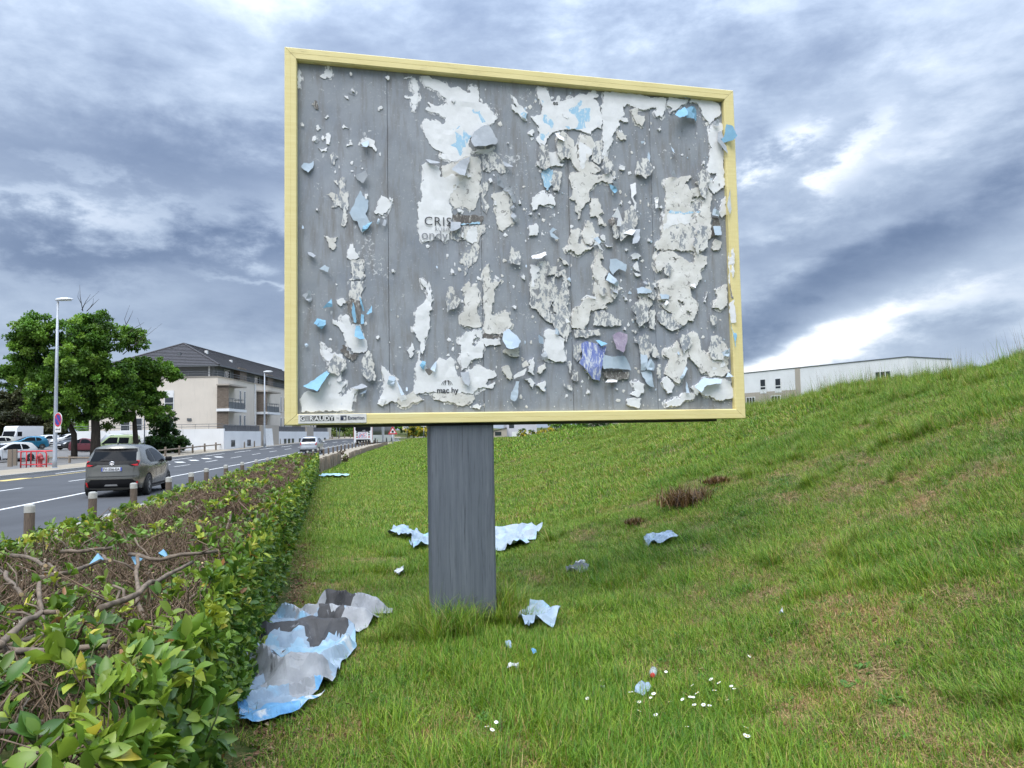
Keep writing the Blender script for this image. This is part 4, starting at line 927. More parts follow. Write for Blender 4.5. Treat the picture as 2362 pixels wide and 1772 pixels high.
def stake_fence(y0, y1, h, n, label):
    x0 = float(XB(y0))+2.55; o = empty('stake_edging', (x0, y0, 0), label, 'fence'); o.location.z = float(gz(x0, y0))
    for k in range(n):
        y = y0 + (y1-y0)*k/(n-1); x = float(XB(y))+2.55+RN.gauss(0, .015); sl = float(XB(y+.5)-XB(y-.5)); z = float(gz(x, y))-o.location.z; hh = h*RN.uniform(.90, 1.07); l = .10*h+RN.gauss(0, .03); w = (y1-y0)/(n-1)*.40; q = (x-x0, y-y0)
        MB().add([(q[0]+sl*s*w+e+(-l*.6 if zz else 0), q[1]+s*w+(-l if zz else 0), z+(hh if zz else -.15)) for zz in (0, 1) for s, e in ((-1, -.04), (1, -.04), (1, .04), (-1, .04))], [(3, 2, 1, 0), (4, 5, 6, 7), (0, 1, 5, 4), (1, 2, 6, 5), (2, 3, 7, 6), (3, 0, 4, 7)]).build('stake', M_WOODG, o)
stake_fence(33.0, 45.5, .66, 46, 'leaning low fence of brown stakes at the end of the hedge')
stake_fence(53.0, 96.0, .45, 110, 'long low stake edging beside the far footpath')

# ---------------------------------------------------------------- vehicles
M_GLASS = NT('car_glass', .08, 0, .04); M_GLASS.color((.010, .012, .015)); M_GLASS = M_GLASS.m
M_BLACK = simple('black_trim', (.012, .012, .013), .5, spec=.15); M_TYRE = simple('tyre_rubber', (.018, .018, .018), .85); M_ALLOY = simple('alloy_wheel', (.42, .43, .44), .3, .8); M_RED = simple('tail_lamp_red', (.42, .012, .015), .25); M_CHROME = simple('chrome', (.7, .7, .72), .15, 1)
M_LAMPG = simple('head_lamp_glass', (.55, .57, .58), .12); M_PLW = simple('number_plate_white', (.66, .67, .68), .5); M_PLB = simple('number_plate_blue', (.02, .05, .33), .5)
def paint(name, c, rough=.28, metal=.35):
    m = NT(name, rough, metal, .5); m.color(c); m.b.inputs['Coat Weight'].default_value = .6; m.b.inputs['Coat Roughness'].default_value = .05; return m.m
def densify(P, st):
    out = []
    for (a, b), (c, d) in zip(P[:-1], P[1:]):
        n = max(1, int(math.hypot(c-a, d-b)/st))
        for k in range(n): out.append((a+(c-a)*k/n, b+(d-b)*k/n))
    return out + [P[-1]]
def smooth_line(P, it=2):
    for _ in range(it):
        Q = [P[0]]
        for (a, b), (c, d) in zip(P[:-1], P[1:]): Q += [(a*.8+c*.2, b*.8+d*.2), (a*.2+c*.8, b*.2+d*.8)]
        P = Q + [P[-1]]
    return P
class Car:
    def __init__(s, name, loc, head, label, body, top, W=.86, belt=.95, Wroof=.60, H=1.5, wheels=(-1.25, 1.28), wr=.31, group=None, cat='car', plan=.14, zlow=.24, bow=.07):
        s.root = empty(name, loc, label, cat, head, group); s.W0, s.belt, s.Wr, s.H, s.plan, s.bow = W, belt, Wroof, H, plan, bow
        s.L = max(abs(p[0]) for p in top); top = smooth_line(top); s.top = densify(top, .09); s.body = body
        bot = [(top[-1][0], zlow)]
        for wx in sorted(wheels, reverse=True):
            a0 = wr*1.13; bot += [(wx + a0*math.cos(R(an)), max(zlow, wr + a0*math.sin(R(an)))) for an in range(-14, 195, 16)]
        bot += [(top[0][0], zlow)]
        loop = s.top + densify(bot, .12)[1:-1]
        V2, F2 = cdt([tuple(p) for p in loop], (), .11)
        V = []; F = []
        for sg in (1, -1):
            o = len(V); V += [(x, sg*s.w(x, z), z) for x, z in V2]; F += [tuple(o+i for i in (f if sg < 0 else f[::-1])) for f in F2]
        ny = 9; o = len(V); n = len(s.top)
        for i, (x, z) in enumerate(s.top):
            nx_, nz_ = s.nrm(i); w = s.w(x, z)
            for j in range(ny):
                f = -1+2*j/(ny-1); b = s.bo(x, z)*(1-f*f); V.append((x+nx_*b, f*w, z+nz_*b))
        for i in range(n-1):
            for j in range(ny-1): F.append((o+i*ny+j, o+i*ny+j+1, o+(i+1)*ny+j+1, o+(i+1)*ny+j))
        s.bodyo = obj('body', V, F, body, s.root, smooth=True)
        bm = bmesh.new(); bm.from_mesh(s.bodyo.data); bmesh.ops.remove_doubles(bm, verts=bm.verts, dist=.004); bmesh.ops.recalc_face_normals(bm, faces=bm.faces); bm.to_mesh(s.bodyo.data); bm.free()
        MB().box(top[0][0]+.15, top[-1][0]-.15, -W*.82, W*.82, zlow-.06, .62).build('underbody', M_BLACK, s.root)
        for wx in wheels:
            for sg in (1, -1): s.wheel(wx, sg*(W-.11), wr, sg)
    def w(s, x, z):
        b = s.W0*(1 - s.plan*abs(x/s.L)**3.5)
        if z < .55: b *= 1 - .05*((.55-z)/.35)**2
        if z > s.belt: b = b + (s.Wr*(1-.25*s.plan*abs(x/s.L)**3)-b)*min(1.15, (z-s.belt)/(s.H-s.belt))**1.25
        return b
    def nrm(s, i):
        a, b = s.top[max(0, i-1)], s.top[min(len(s.top)-1, i+1)]; dx, dz = b[0]-a[0], b[1]-a[1]; l = math.hypot(dx, dz) or 1; return (-dz/l, dx/l)
    def bo(s, x, z): return s.bow if abs(x) > s.L*.72 else s.bow*.45
    def side(s, name, poly, mat, eps=.006, sides=(1, -1), parent=None, grid=.12):
        V2, F2 = cdt(densify(poly + [poly[0]], .1)[:-1], (), grid)
        for sg in sides: obj(name, [(x, sg*(s.w(x, z)+eps), z) for x, z in V2], [f if sg < 0 else f[::-1] for f in F2], mat, parent or s.root, smooth=True)
    def end(s, name, poly, mat, rear=True, eps=.008, parent=None, mirror=False, zr=None):
        """poly in (y, z) laid on the tail or nose"""
        pts = [p for p in s.top if (p[0] < -s.L*.35 if rear else p[0] > s.L*.1)]
        zs = np.array([p[1] for p in pts]); xs_ = np.array([p[0] for p in pts]); o = np.argsort(zs); zs, xs_ = zs[o], xs_[o]
        for sg in ((1, -1) if mirror else (1,)):
            V2, F2 = cdt(densify(poly + [poly[0]], .06)[:-1], (), .1); V = []
            for y, z in V2:
                x = float(np.interp(z, zs, xs_)); sl = (float(np.interp(z+.04, zs, xs_))-float(np.interp(z-.04, zs, xs_)))/.08; w = max(.1, s.w(x, z)); b = (s.bo(x, z)*(1-min(1, abs(y)/w)**2)+eps)*min(2.2, math.sqrt(1+sl*sl))
                wrap = max(0, abs(y)-w*.985); V.append((x + (-b if rear else b) + (wrap*2.2 if rear else -wrap*2.2), sg*min(abs(y), w+.012)*(1 if y >= 0 else -1), z))
            o_ = obj(name, V, F2, mat, parent or s.root, smooth=True)
        return o_
    def wheel(s, x, y, r, sg):
        t = MB().lathe([(r*.72, -.09), (r*.95, -.095), (r, -.07), (r, .07), (r*.95, .095), (r*.72, .09)], 22).build('wheel', M_TYRE, s.root, True)
        t.location = (x, y, r); t.rotation_euler = (R(90), 0, 0)
        m = MB(); z = -.088*sg
        m.lathe([(r*.70, z), (r*.66, z-.004*sg), (r*.60, z+.03*sg)], 20)
        h = m.build('rim', M_ALLOY if s.W0 > .8 else M_ALLOY, t, True)
        m = MB()
        for k in range(5):
            a = k*2*math.pi/5; c, q = math.cos(a), math.sin(a); w = .03
            m.add([(c*r*.08-q*w, q*r*.08+c*w, z-.004*sg), (c*r*.66-q*w*1.7, q*r*.66+c*w*1.7, z), (c*r*.66+q*w*1.7, q*r*.66-c*w*1.7, z), (c*r*.08+q*w, q*r*.08-c*w, z-.004*sg)], [(0, 1, 2, 3) if sg < 0 else (3, 2, 1, 0)])
        m.build('spokes', M_ALLOY, t)
        MB().lathe([(r*.62, z+.012*sg), (r*.61, z+.02*sg)], 16).build('brake_well', M_BLACK, t)
    def mirror(s, x, z, mat):
        for sg in (1, -1):
            y = s.w(x, z); m = MB().box(x-.09, x+.10, min(sg*(y+.03), sg*(y+.21)), max(sg*(y+.03), sg*(y+.21)), z-.03, z+.11, .03); m.build('door_mirror', mat, s.root, True)
HATCH = [(-1.86, .26), (-1.95, .36), (-1.97, .55), (-1.93, .72), (-1.91, .93), (-1.84, 1.03), (-1.53, 1.37), (-1.48, 1.43), (-1.15, 1.475), (-.6, 1.50), (-.1, 1.47), (.28, 1.39), (1.02, 1.03), (1.25, .96), (1.7, .84), (1.9, .68), (1.97, .48), (1.93, .24)]
SIDEWIN = [[(-.55, .97), (-.53, 1.38), (-.06, 1.39), (.26, 1.31), (.80, 1.0), (.80, .97)], [(-1.22, 1.08), (-1.12, 1.24), (-.95, 1.34), (-.61, 1.38), (-.63, .97), (-1.05, .98)]]
def dress(c, win=SIDEWIN, rear_glass=None, tail=None, doorx=(-.66, .86)):
    for w in win: c.side('side_window', w, M_GLASS)
    for x in doorx: c.side('door_seam', [(x-.006, .34), (x+.006, .34), (x+.006, .95), (x-.006, .95)], M_BLACK, .004, grid=.4)
    c.side('sill_trim', [(-.85, .26), (.86, .26), (.86, .32), (-.85, .32)], M_BLACK, .006, grid=.3)
    for x in (-.58, .02): c.side('door_handle', [(x, .86), (x+.16, .865), (x+.16, .895), (x, .89)], M_BLACK, .018, grid=.3)
def head_az(az): return R(90) - az                                  # local +x along an azimuth clockwise from +Y
# grey hatchback on the road
P_GREY = paint('bronze_grey_paint', (.165, .158, .135), .22, .6)
az = -math.atan2(.215, .977); hx, hy = math.sin(az), math.cos(az); rx, ry = hy, -hx
cx, cy = -11.02 - rx*.77 + hx*1.25, 23.15 - ry*.77 + hy*1.25
car = Car('hatchback_car', (cx, cy, .004), head_az(az), 'bronze grey hatchback driving away on the road beyond the hedge', P_GREY, HATCH, .865, .92, .55, 1.5, wr=.315, plan=.19, bow=.10)
dress(car)
car.end('rear_window', [(-.62, 1.04), (.62, 1.04), (.57, 1.315), (-.57, 1.315)], M_GLASS, eps=.012)
car.end('spoiler', [(-.60, 1.31), (.60, 1.31), (.57, 1.40), (-.57, 1.40)], M_BLACK, eps=.014)
band = car.end('tailgate_band', [(-.72, .90), (-.52, .89), (-.40, .95), (.40, .95), (.52, .89), (.72, .90), (.70, 1.045), (-.70, 1.045)], M_BLACK, eps=.012)
car.end('tail_light', [(.50, .935), (.60, .90), (.80, .90), (.86, 1.01), (.80, 1.06), (.62, 1.055), (.70, 1.0), (.66, .96)], M_RED, eps=.022, mirror=True)
car.end('lower_bumper', [(-.74, .27), (.74, .27), (.66, .42), (.55, .52), (-.55, .52), (-.66, .42)], M_BLACK, eps=.012)
car.end('reflector', [(.62, .30), (.67, .31), (.70, .45), (.65, .44)], M_RED, eps=.03, mirror=True)
car.end('skid_plate', [(-.18, .33), (.18, .33), (.15, .38), (-.15, .38)], simple('grey_plastic', (.2, .2, .2), .5), eps=.022)
pl_ = car.end('number_plate', [(-.27, .755), (.27, .755), (.27, .865), (-.27, .865)], M_PLW, eps=.02)
car.end('plate_band', [(.235, .757), (.268, .757), (.268, .863), (.235, .863)], M_PLB, eps=.026, parent=pl_); car.end('plate_band', [(-.268, .757), (-.235, .757), (-.235, .863), (-.268, .863)], M_PLB, eps=.026, parent=pl_)
text_mesh('plate_lettering', 'FV-556-EA', .098, M_BLACK, pl_, (-1.925-.135, 0, .777), (R(90), 0, R(-90)), 'CENTER', sx=1.02, bold=.002)
em = MB()
for rx_, rz_, dz in ((.075, .05, 0), (.028, .048, 0), (.058, .022, .012)):
    em.tube([(-2.02+.006*(abs(math.cos(a))), rx_*math.cos(a), .985+dz+rz_*math.sin(a)) for a in np.linspace(0, 2*math.pi, 25)], .007, 5, False)
em.build('emblem', M_CHROME, car.root, True)
car.end('wiper', [(-.02, 1.06), (.33, 1.06), (.31, 1.10), (.0, 1.09)], M_BLACK, eps=.03); car.mirror(.72, .98, M_BLACK)
MB().tube([(-1.35, 0, 1.50), (-1.42, 0, 1.56), (-1.5, 0, 1.58)], [.03, .02, .008], 6).build('antenna_fin', P_GREY, car.root, True)
car.end('tailgate_seam', [(-.66, .60), (.66, .60), (.67, .612), (-.67, .612)], M_BLACK, eps=.009)
# silver hatchback farther on
P_SILV = paint('silver_paint', (.42, .44, .46), .3, .5); az2 = R(-5.5)
sx_, sy_ = -17.95, 68.6
c2 = Car('hatchback_car', (sx_, sy_, float(base_z(sx_, sy_))+.004), head_az(az2), 'silver hatchback driving away in front of the white terrace wall', P_SILV, HATCH, .83, .94, .60, 1.48, wr=.30)
dress(c2); c2.end('rear_window', [(-.60, 1.05), (.60, 1.05), (.55, 1.38), (-.55, 1.38)], M_GLASS, eps=.012)
c2.end('tail_light', [(.58, .78), (.80, .78), (.80, 1.02), (.66, 1.02)], M_RED, eps=.02, mirror=True); c2.end('number_plate', [(-.26, .80), (.26, .80), (.26, .90), (-.26, .90)], simple('dim_plate', (.3, .3, .3), .5), eps=.02)
c2.end('rear_bumper', [(-.76, .30), (.76, .30), (.76, .40), (-.76, .40)], M_BLACK, eps=.014); c2.mirror(.72, .98, P_SILV)
# parked cars (front or flank towards the photograph)
def parked(x, y, az, label, pm, top=HATCH, dz=0, W=.83, H=1.48, kind='hatchback_car', win=SIDEWIN, front=True, cat='car'):
    c = Car(kind, (x, y, float(base_z(x, y))+.03+dz), head_az(R(az)), label, pm, top, W, .94, .60, H, wr=.30, group='cars in the parking lot', cat=cat)
    dress(c, win)
    c.end('windscreen', [(-.66, 1.05), (.66, 1.05), (.55, 1.38), (-.55, 1.38)], M_GLASS, rear=False, eps=.012)
    c.end('head_light', [(.46, .66), (.76, .70), (.70, .86), (.50, .78)], M_LAMPG, rear=False, eps=.02, mirror=True)
    c.end('grille', [(-.5, .34), (.5, .34), (.44, .48), (-.44, .48)], M_BLACK, rear=False, eps=.016); c.end('number_plate', [(-.25, .50), (.25, .50), (.25, .60), (-.25, .60)], M_PLW, rear=False, eps=.03)
    c.end('rear_window', [(-.58, 1.07), (.58, 1.07), (.53, 1.36), (-.53, 1.36)], M_GLASS, eps=.012); c.end('tail_light', [(.60, .80), (.80, .80), (.80, 1.02), (.66, 1.02)], M_RED, eps=.02, mirror=True)
    c.mirror(.72, .98, M_BLACK); return c
P_WHITE = paint('white_car_paint', (.70, .71, .72), .35, 0); P_BLUE = paint('teal_blue_paint', (.02, .17, .29), .3, .4); P_CREAM = paint('cream_paint', (.55, .53, .46), .35, 0); P_DARK = paint('dark_car_paint', (.03, .032, .036), .3, .3); P_GREEN = paint('pale_green_paint', (.33, .42, .22), .35, .1); P_MAR = paint('maroon_paint', (.12, .02, .03), .3, .2)
parked(-38.3, 58.2, 205, 'white small hatchback at the left edge beside the red hydrant guard', P_WHITE, dz=-.05)
parked(-55.6, 88.0, 222, 'teal blue hatchback parked in front of the white camper van', P_BLUE, dz=.05)
parked(-61.6, 101.0, 196, 'white hatchback parked right of the camper van', P_WHITE, dz=.05)
parked(-58.9, 87.5, 200, 'cream car cut off by the left edge of the photo', P_CREAM, dz=.1)
parked(-58.2, 100.5, 215, 'white car partly hidden behind the thin tree trunk', P_WHITE, dz=.15)
parked(-49.0, 86.0, 200, 'dark grey car parked left of the thick tree trunk', P_DARK, dz=.0)
VAN = [(-1.95, .28), (-2.0, .5), (-1.98, .95), (-1.92, 1.60), (-1.80, 1.78), (-.8, 1.82), (.1, 1.78), (.45, 1.66), (1.05, 1.10), (1.7, .95), (1.93, .75), (1.97, .5), (1.93, .26)]
VWIN = [[(-.55, 1.02), (-.55, 1.58), (.20, 1.60), (.36, 1.55), (.86, 1.08), (.86, 1.02)], [(-1.62, 1.02), (-1.62, 1.55), (-.68, 1.58), (-.68, 1.02)]]
parked(-36.9, 71.5, 275, 'pale green van parked behind the grey hatchback, side on', P_GREEN, VAN, -.1, .84, 1.8, 'compact_van', VWIN, cat='van')
parked(-38.5, 76.0, 95, 'silver estate car roof showing behind the pale green van', P_SILV, dz=.3, kind='estate_car')
parked(-42.6, 77.5, 100, 'maroon car half hidden between the tree trunk and green van', P_MAR, dz=-.1)
# camper van
def camper():
    x, y = -65.2, 101.5; o = empty('camper_van', (x, y, float(base_z(x, y))+.05), 'white high roofed camper van behind the blue hatchback', 'van', head_az(R(193)), 'cars in the parking lot')
    m = MB().prism([(-2.7, .35), (1.7, .35), (1.75, 1.5), (1.5, 2.1), (1.45, 2.55), (1.2, 2.75), (-2.7, 2.75)], -1.05, 1.05); m.build('body', P_WHITE, o)
    MB().prism([(1.76, .35), (2.6, .35), (2.65, .85), (2.5, 1.1), (1.78, 1.35)], -.95, .95).build('bonnet', P_WHITE, o)
    MB().add([(1.84, -.92, 1.38), (1.84, .92, 1.38), (1.60, .9, 2.08), (1.60, -.9, 2.08)], [(0, 1, 2, 3)]).build('windscreen', M_GLASS, o)
    MB().box(.7, 1.4, -1.06, -1.052, 1.4, 2.0).box(.7, 1.4, 1.052, 1.06, 1.4, 2.0).build('side_window', M_GLASS, o)
    MB().box(2.655, 2.67, -.85, -.5, .75, .95).box(2.655, 2.67, .5, .85, .75, .95).build('head_light', M_LAMPG, o)
    for wx in (-1.6, 1.95):
        for s in (-1, 1):
            w = MB().lathe([(.2, -.1), (.33, -.1), (.33, .1), (.2, .1)], 16).build('wheel', M_TYRE, o, True); w.location = (wx, .92*s, .33); w.rotation_euler = (R(90), 0, 0)
camper()
# articulated bus
def bus():
    x, y = -20.5, 105.0; z = float(base_z(x, y))-.05; o = empty('bus', (x, y, z), 'white articulated bus seen from behind on the road', 'bus', head_az(R(1.0)))
    M_BW = paint('bus_white', (.68, .69, .70), .35, 0); M_BG = M_GLASS; M_BEL = simple('bellows', (.33, .34, .36), .8)
    prof = [(-1.27, .32), (-1.27, 2.75), (-1.15, 2.98), (1.15, 2.98), (1.27, 2.75), (1.27, .32)]
    def sec(x0, x1, name):
        V = [(xx, yy, zz) for xx in (x0, x1) for yy, zz in prof]; n = len(prof)
        return obj(name, V, [tuple(range(n-1, -1, -1)), tuple(range(n, 2*n))] + [(i, (i+1) % n, n+(i+1) % n, n+i) for i in range(n)], M_BW, o)
    sec(0, 7.2, 'rear_section'); sec(8.6, 17.6, 'front_section')
    b = MB()
    for k in range(7): b.box(7.2+k*.2, 7.2+k*.2+.14, -1.2, 1.2, .4, 2.9)
    b.build('bellows', M_BEL, o); MB().box(7.2, 8.6, -1.1, 1.1, .5, 2.8).build('bellows_core', M_BLACK, o)
    MB().box(3, 6.5, -.9, .9, 2.981, 3.2, .08).build('roof_unit', M_BW, o); MB().box(10, 14, -.9, .9, 2.981, 3.2, .08).build('roof_unit', M_BW, o)
    MB().box(-.02, -.003, -1.05, 1.05, 2.05, 2.85).build('rear_window', M_BG, o)
    MB().add([(-.012, -1.05, 2.05), (-.012, 1.05, 2.05), (-.012, .85, 1.8), (-.012, -.85, 1.8)], [(0, 3, 2, 1)]).build('rear_dark_panel', M_BLACK, o)
    MB().box(-.03, -.002, -.95, .95, .30, .78).build('rear_bumper', M_BLACK, o)
    pm = NT('bus_advert', .5); n_ = pm.noise(pm.co(), 4, 4); pm.color(pm.ramp(n_, [(.3, (.10, .16, .38)), (.45, (.60, .62, .66)), (.55, (.55, .08, .10)), (.7, (.25, .35, .55))], 'CONSTANT')); MB().box(-.02, -.004, -.48, .62, .95, 1.75).build('advert_panel', pm.m, o)
    for s in (-1, 1):
        for k in range(3): MB().box(-.02, -.003, s*.82-.1, s*.82+.1, 1.0+.3*k, 1.18+.3*k, .004).build('tail_light', M_RED if k == 0 else M_BLACK, o)
        MB().box(-.015, .03, s*1.262-.02, s*1.262+.02, .7, 2.6).build('red_trim', M_RED, o)
        for a, c in ((.35, 6.9), (8.9, 17.2)): MB().box(a, c, s*1.274-.003, s*1.274+.003, 1.35, 2.62).build('side_window', M_BG, o)
        for wx in (1.9, 5.6 if False else 10.6, 15.0):
            pts = [(wx+1.15*math.cos(R(a)), .32+.95*math.sin(R(a))) for a in range(0, 181, 20)]; MB().prism(pts, s*1.279-.002, s*1.279+.002).build('wheel_arch_panel', M_BW, o)
            w = MB().lathe([(.3, -.14), (.47, -.14), (.47, .14), (.3, .14)], 18).build('wheel', M_TYRE, o, True); w.location = (wx, 1.16*s, .47); w.rotation_euler = (R(90), 0, 0)
    MB().box(-.035, -.021, -.35, .35, 1.83, 2.06).build('route_display', M_BLACK, o)
    text_mesh('display_digits', '137', .26, simple('display_amber', (.7, .72, .75), .5), o, (-.04, -.12, 1.86), (R(90), 0, R(-90)), 'CENTER')
bus()
# ---------------------------------------------------------------- street furniture
M_GALV = simple('galvanised_steel', (.36, .39, .43), .5, .35, var=.1); M_LHEAD = simple('lamp_head_white', (.62, .64, .65), .4); M_REDP = simple('red_hydrant_paint', (.52, .030, .040), .45, var=.18)
def street_lamp(x, y, h, label):
    o = empty('street_lamp', (x, y, float(base_z(x, y))+.08), label, 'street lamp', 0, 'street lamps on the far side of the road')
    MB().lathe([(.13, 0), (.13, .5), (.115, .55), (.095, h*.5), (.062, h)], 12).build('pole', M_GALV, o, True)
    MB().lathe([(.2, 0), (.2, .03), (.15, .05)], 12).build('base_plate', M_GALV, o)
    V = []; n = 10
    for k in range(9):
        t = k/8; x_ = -.12+t*1.08; w = .17*math.sin(math.pi*min(1, .12+t*.95))**.5; hh = .13*math.sin(math.pi*min(1, .15+t*.9))**.6
        for j in range(n): a = 2*math.pi*j/n; V.append((x_, w*math.cos(a), h+.08+.05*t+hh*max(-.35, math.sin(a))))
    F = [(k*n+j, k*n+(j+1) % n, (k+1)*n+(j+1) % n, (k+1)*n+j) for k in range(8) for j in range(n)] + [tuple(range(n-1, -1, -1)), tuple(range(8*n, 9*n))]
    hd_ = obj('lamp_head', V, F, M_LHEAD, o, smooth=True); MB().box(.1, .8, -.12, .12, h+.035, h+.05).build('lens', M_LAMPG, hd_); return o
l1 = street_lamp(-26.83, 45.0, 9.85, 'tall grey street lamp beside the red hydrant guard')
street_lamp(-27.6, 85.3, 8.3, 'street lamp in front of the apartment building')
M_SBLUE = simple('sign_blue', (.035, .05, .30), .45); M_SRED = simple('sign_red', (.50, .02, .04), .45); M_SWH = simple('sign_white', (.70, .70, .70), .5)
s = empty('no_parking_sign', (-26.69, 44.86, 0), 'round blue and red no parking sign on the lamp post', 'sign', R(-32))
def disc(r0, r1, y, name, mat, z=2.9, n=28, sq=1.0):
    V = []; 
    for r in (r0, r1):
        for k in range(n): a = 2*math.pi*k/n; V.append((r*math.cos(a)*sq, y, z+r*math.sin(a)))
    F = [(k, (k+1) % n, n+(k+1) % n, n+k) for k in range(n)]
    if r0 <= 0: V = V[n:]; F = [tuple(range(n))]
    return obj(name, V, F, mat, s)
MB().lathe([(.43, -.01), (.43, .01)], 28).build('sign_plate', M_SWH, s).matrix_local = Matrix.Translation((.2, -.012, 2.9)) @ Matrix.Rotation(R(90), 4, 'X')
for n_, a_, b_, yy, mm in (('blue_disc', 0, .33, -.026, M_SBLUE), ('red_ring', .30, .40, -.029, M_SRED)): disc(a_, b_, yy, n_, mm).location.x = .2
MB().add([(-.26, -.031, 3.10), (-.20, -.031, 3.16), (.26, -.031, 2.70), (.20, -.031, 2.64)], [(0, 1, 2, 3)]).build('red_bar', M_SRED, s).location.x = .2
pp = MB().box(-.12, .52, -.02, 0, 2.17, 2.53, .005).build('arrow_plate', M_SWH, s); MB().box(0, .40, -.026, -.021, 2.33, 2.37).add([(-.06, -.024, 2.35), (.03, -.024, 2.28), (.03, -.024, 2.42)], [(0, 1, 2)]).add([(.46, -.024, 2.35), (.37, -.024, 2.42), (.37, -.024, 2.28)], [(0, 1, 2)]).build('arrow', M_BLACK, pp)
MB().box(-.05, .1, 0, .1, 2.85, 2.93).box(-.05, .1, 0, .1, 2.3, 2.36).build('bracket', M_GALV, s)
# red hydrant with its tubular guard
g0 = empty('hydrant_guard', (-29.0, 47.0, .09), 'red tubular guard rail around the hydrant', 'railing', R(-6))
for yy in (-.42, .42):
    MB().tube([(-.85, yy, 0), (-.85, yy, .92), (-.80, yy, .98), (.62, yy, .98), (.76, yy, .94), (.82, yy, .82), (.82, yy, 0)], .042, 8).build('hoop', M_REDP, g0, True)
    MB().tube([(-.85, yy, .18), (.82, yy, .18)], .03, 8).build('lower_rail', M_REDP, g0, True); MB().tube([(-.48, yy, 0), (-.48, yy, .96)], .036, 8).build('upright', M_REDP, g0, True)
for zz in (.97,): MB().tube([(-1.05, -.42, zz), (-1.05, .42, zz)], .03, 8).tube([(-1.05, -.42, zz), (-.8, -.42, zz)], .03, 8).tube([(-1.05, .42, zz), (-.8, .42, zz)], .03, 8).build('top_rail', M_REDP, g0, True)
h0 = empty('fire_hydrant', (-28.95, 47.05, .09), 'red fire hydrant inside the tubular guard', 'hydrant'); M_RED2 = simple('faded_red_paint', (.33, .05, .055), .55, var=.2)
MB().lathe([(.20, 0), (.20, .05), (.13, .06), (.13, .50), (.17, .52), (.17, .58), (.16, .70), (.10, .80), (.03, .83), (.03, .88)], 14).build('barrel', M_RED2, h0, True)
MB().tube([(.1, -.08, .55), (.26, -.16, .50)], [.09, .10], 10).build('outlet', M_RED2, h0, True); MB().tube([(0, -.1, .66), (0, -.19, .66)], [.07, .07], 10).build('outlet', M_RED2, h0, True)
# timber rail fence and far bollards on the left
def rail_fence(pts, label, h=.75):
    o = empty('rail_fence', (pts[0][0], pts[0][1], float(base_z(*pts[0]))+.08), label, 'fence'); z0 = o.location.z
    P = [(x-pts[0][0], y-pts[0][1], float(base_z(x, y))+.08-z0) for x, y in pts]
    for x, y, z in P: MB().lathe([(.085, -.1), (.085, h), (.06, h+.03)], 10, (x, y, z)).build('post', M_WOODG, o)
    for a, b in zip(P[:-1], P[1:]): MB().tube([(a[0], a[1], a[2]+h*.72), (b[0], b[1], b[2]+h*.72)], .06, 8).build('rail', M_WOODG, o)
rail_fence([(float(XL(y))-1.1-.1*(y-58)*.3, y) for y in (59, 62.2, 65.4, 68.8, 72.2, 75.6, 78.4)], 'timber post and rail fence below the dark green bush')
rail_fence([(-33.6, 55.5), (-31.5, 54.6), (-29.3, 53.8)], 'low timber rail at the foot of the big tree', .45)
for x, y in ((-33.9, 52.3), (-33.3, 50.9)):
    b = empty('timber_post', (x, y, .1), 'short squared timber post beside the white hatchback, the %s one' % ('left' if x < -33.6 else 'right'), 'post', .3, 'timber posts by the hydrant'); MB().box(-.13, .13, -.13, .13, -.1, 1.05, .02).build('shaft', M_WOODG, b); MB().box(-.11, .11, -.11, .11, 1.05, 1.07).build('top', M_WOODG, b)
for k in range(16):
    y = 82 + 3.4*k; x = float(XL(y))-.9; b = empty('bollard', (x, y, float(base_z(x, y))+.09), 'slim timber bollard along the far pavement by the white wall', 'bollard', 0, 'timber bollards on the far pavement'); MB().lathe([(.075, -.1), (.075, .62), (.05, .68)], 10).build('post', M_WOODG, b); MB().lathe([(.078, .52), (.078, .6)], 10).build('reflective_band', M_BAND, b)
def pole_sign(name, x, y, z, h, label, tri=False, plate=None, head=None, r=.045):
    o = empty(name, (x, y, z), label, 'sign' if (tri or plate) else 'lamp' if head else 'pole'); MB().tube([(0, 0, -.2), (0, 0, h)], r, 8).build('pole', M_GALV, o, True)
    if tri:
        MB().prism([(-.62, h-.15), (.62, h-.15), (0, h+.92)], -.07, -.05).build('sign_plate', M_SWH, o)
        m = MB()
        for (a, b), (c, d), (e, f), (g_, h_) in (((-.62, -.15), (.62, -.15), (.40, 0), (-.40, 0)), ((.62, -.15), (0, .92), (0, .66), (.40, 0)), ((0, .92), (-.62, -.15), (-.40, 0), (0, .66))): m.add([(a, -.075, h+b), (c, -.075, h+d), (e, -.075, h+f), (g_, -.075, h+h_)], [(0, 1, 2, 3)])
        m.build('red_border', M_SRED, o); MB().box(-.14, .14, -.08, -.074, h+.06, h+.34).build('symbol', M_BLACK, o)
    if plate: MB().box(-plate, plate, -.06, -.045, h-.5, h+.15).build('sign_plate', M_SWH, o); 
    if head: MB().lathe([(.05, h), (.22, h+.1), (.25, h+.35), (.1, h+.48)], 12).build('lamp_globe', M_LHEAD, o, True)
    return o
pole_sign('warning_sign', -15.8, 101, .35, 1.55, 'red bordered triangular warning sign beside the bus', tri=True, r=.07)
pole_sign('road_sign', -15.2, 131, .9, 2.6, 'small white square road sign right of the bus', plate=.42)
pole_sign('grey_pole', -19.3, 140, .9, 5.0, 'plain grey pole standing between bus and white road sign')
pole_sign('globe_lamp', -29.4, 128, 1.6, 3.2, 'small white globe lamp left of the bus', head=True)
pole_sign('grey_pole', -28.0, 124, 1.5, 6.0, 'thin grey pole next to the globe lamp'); pole_sign('grey_pole', -25.3, 133, 1.5, 6.0, 'grey pole close to the left flank of the bus', r=.09)
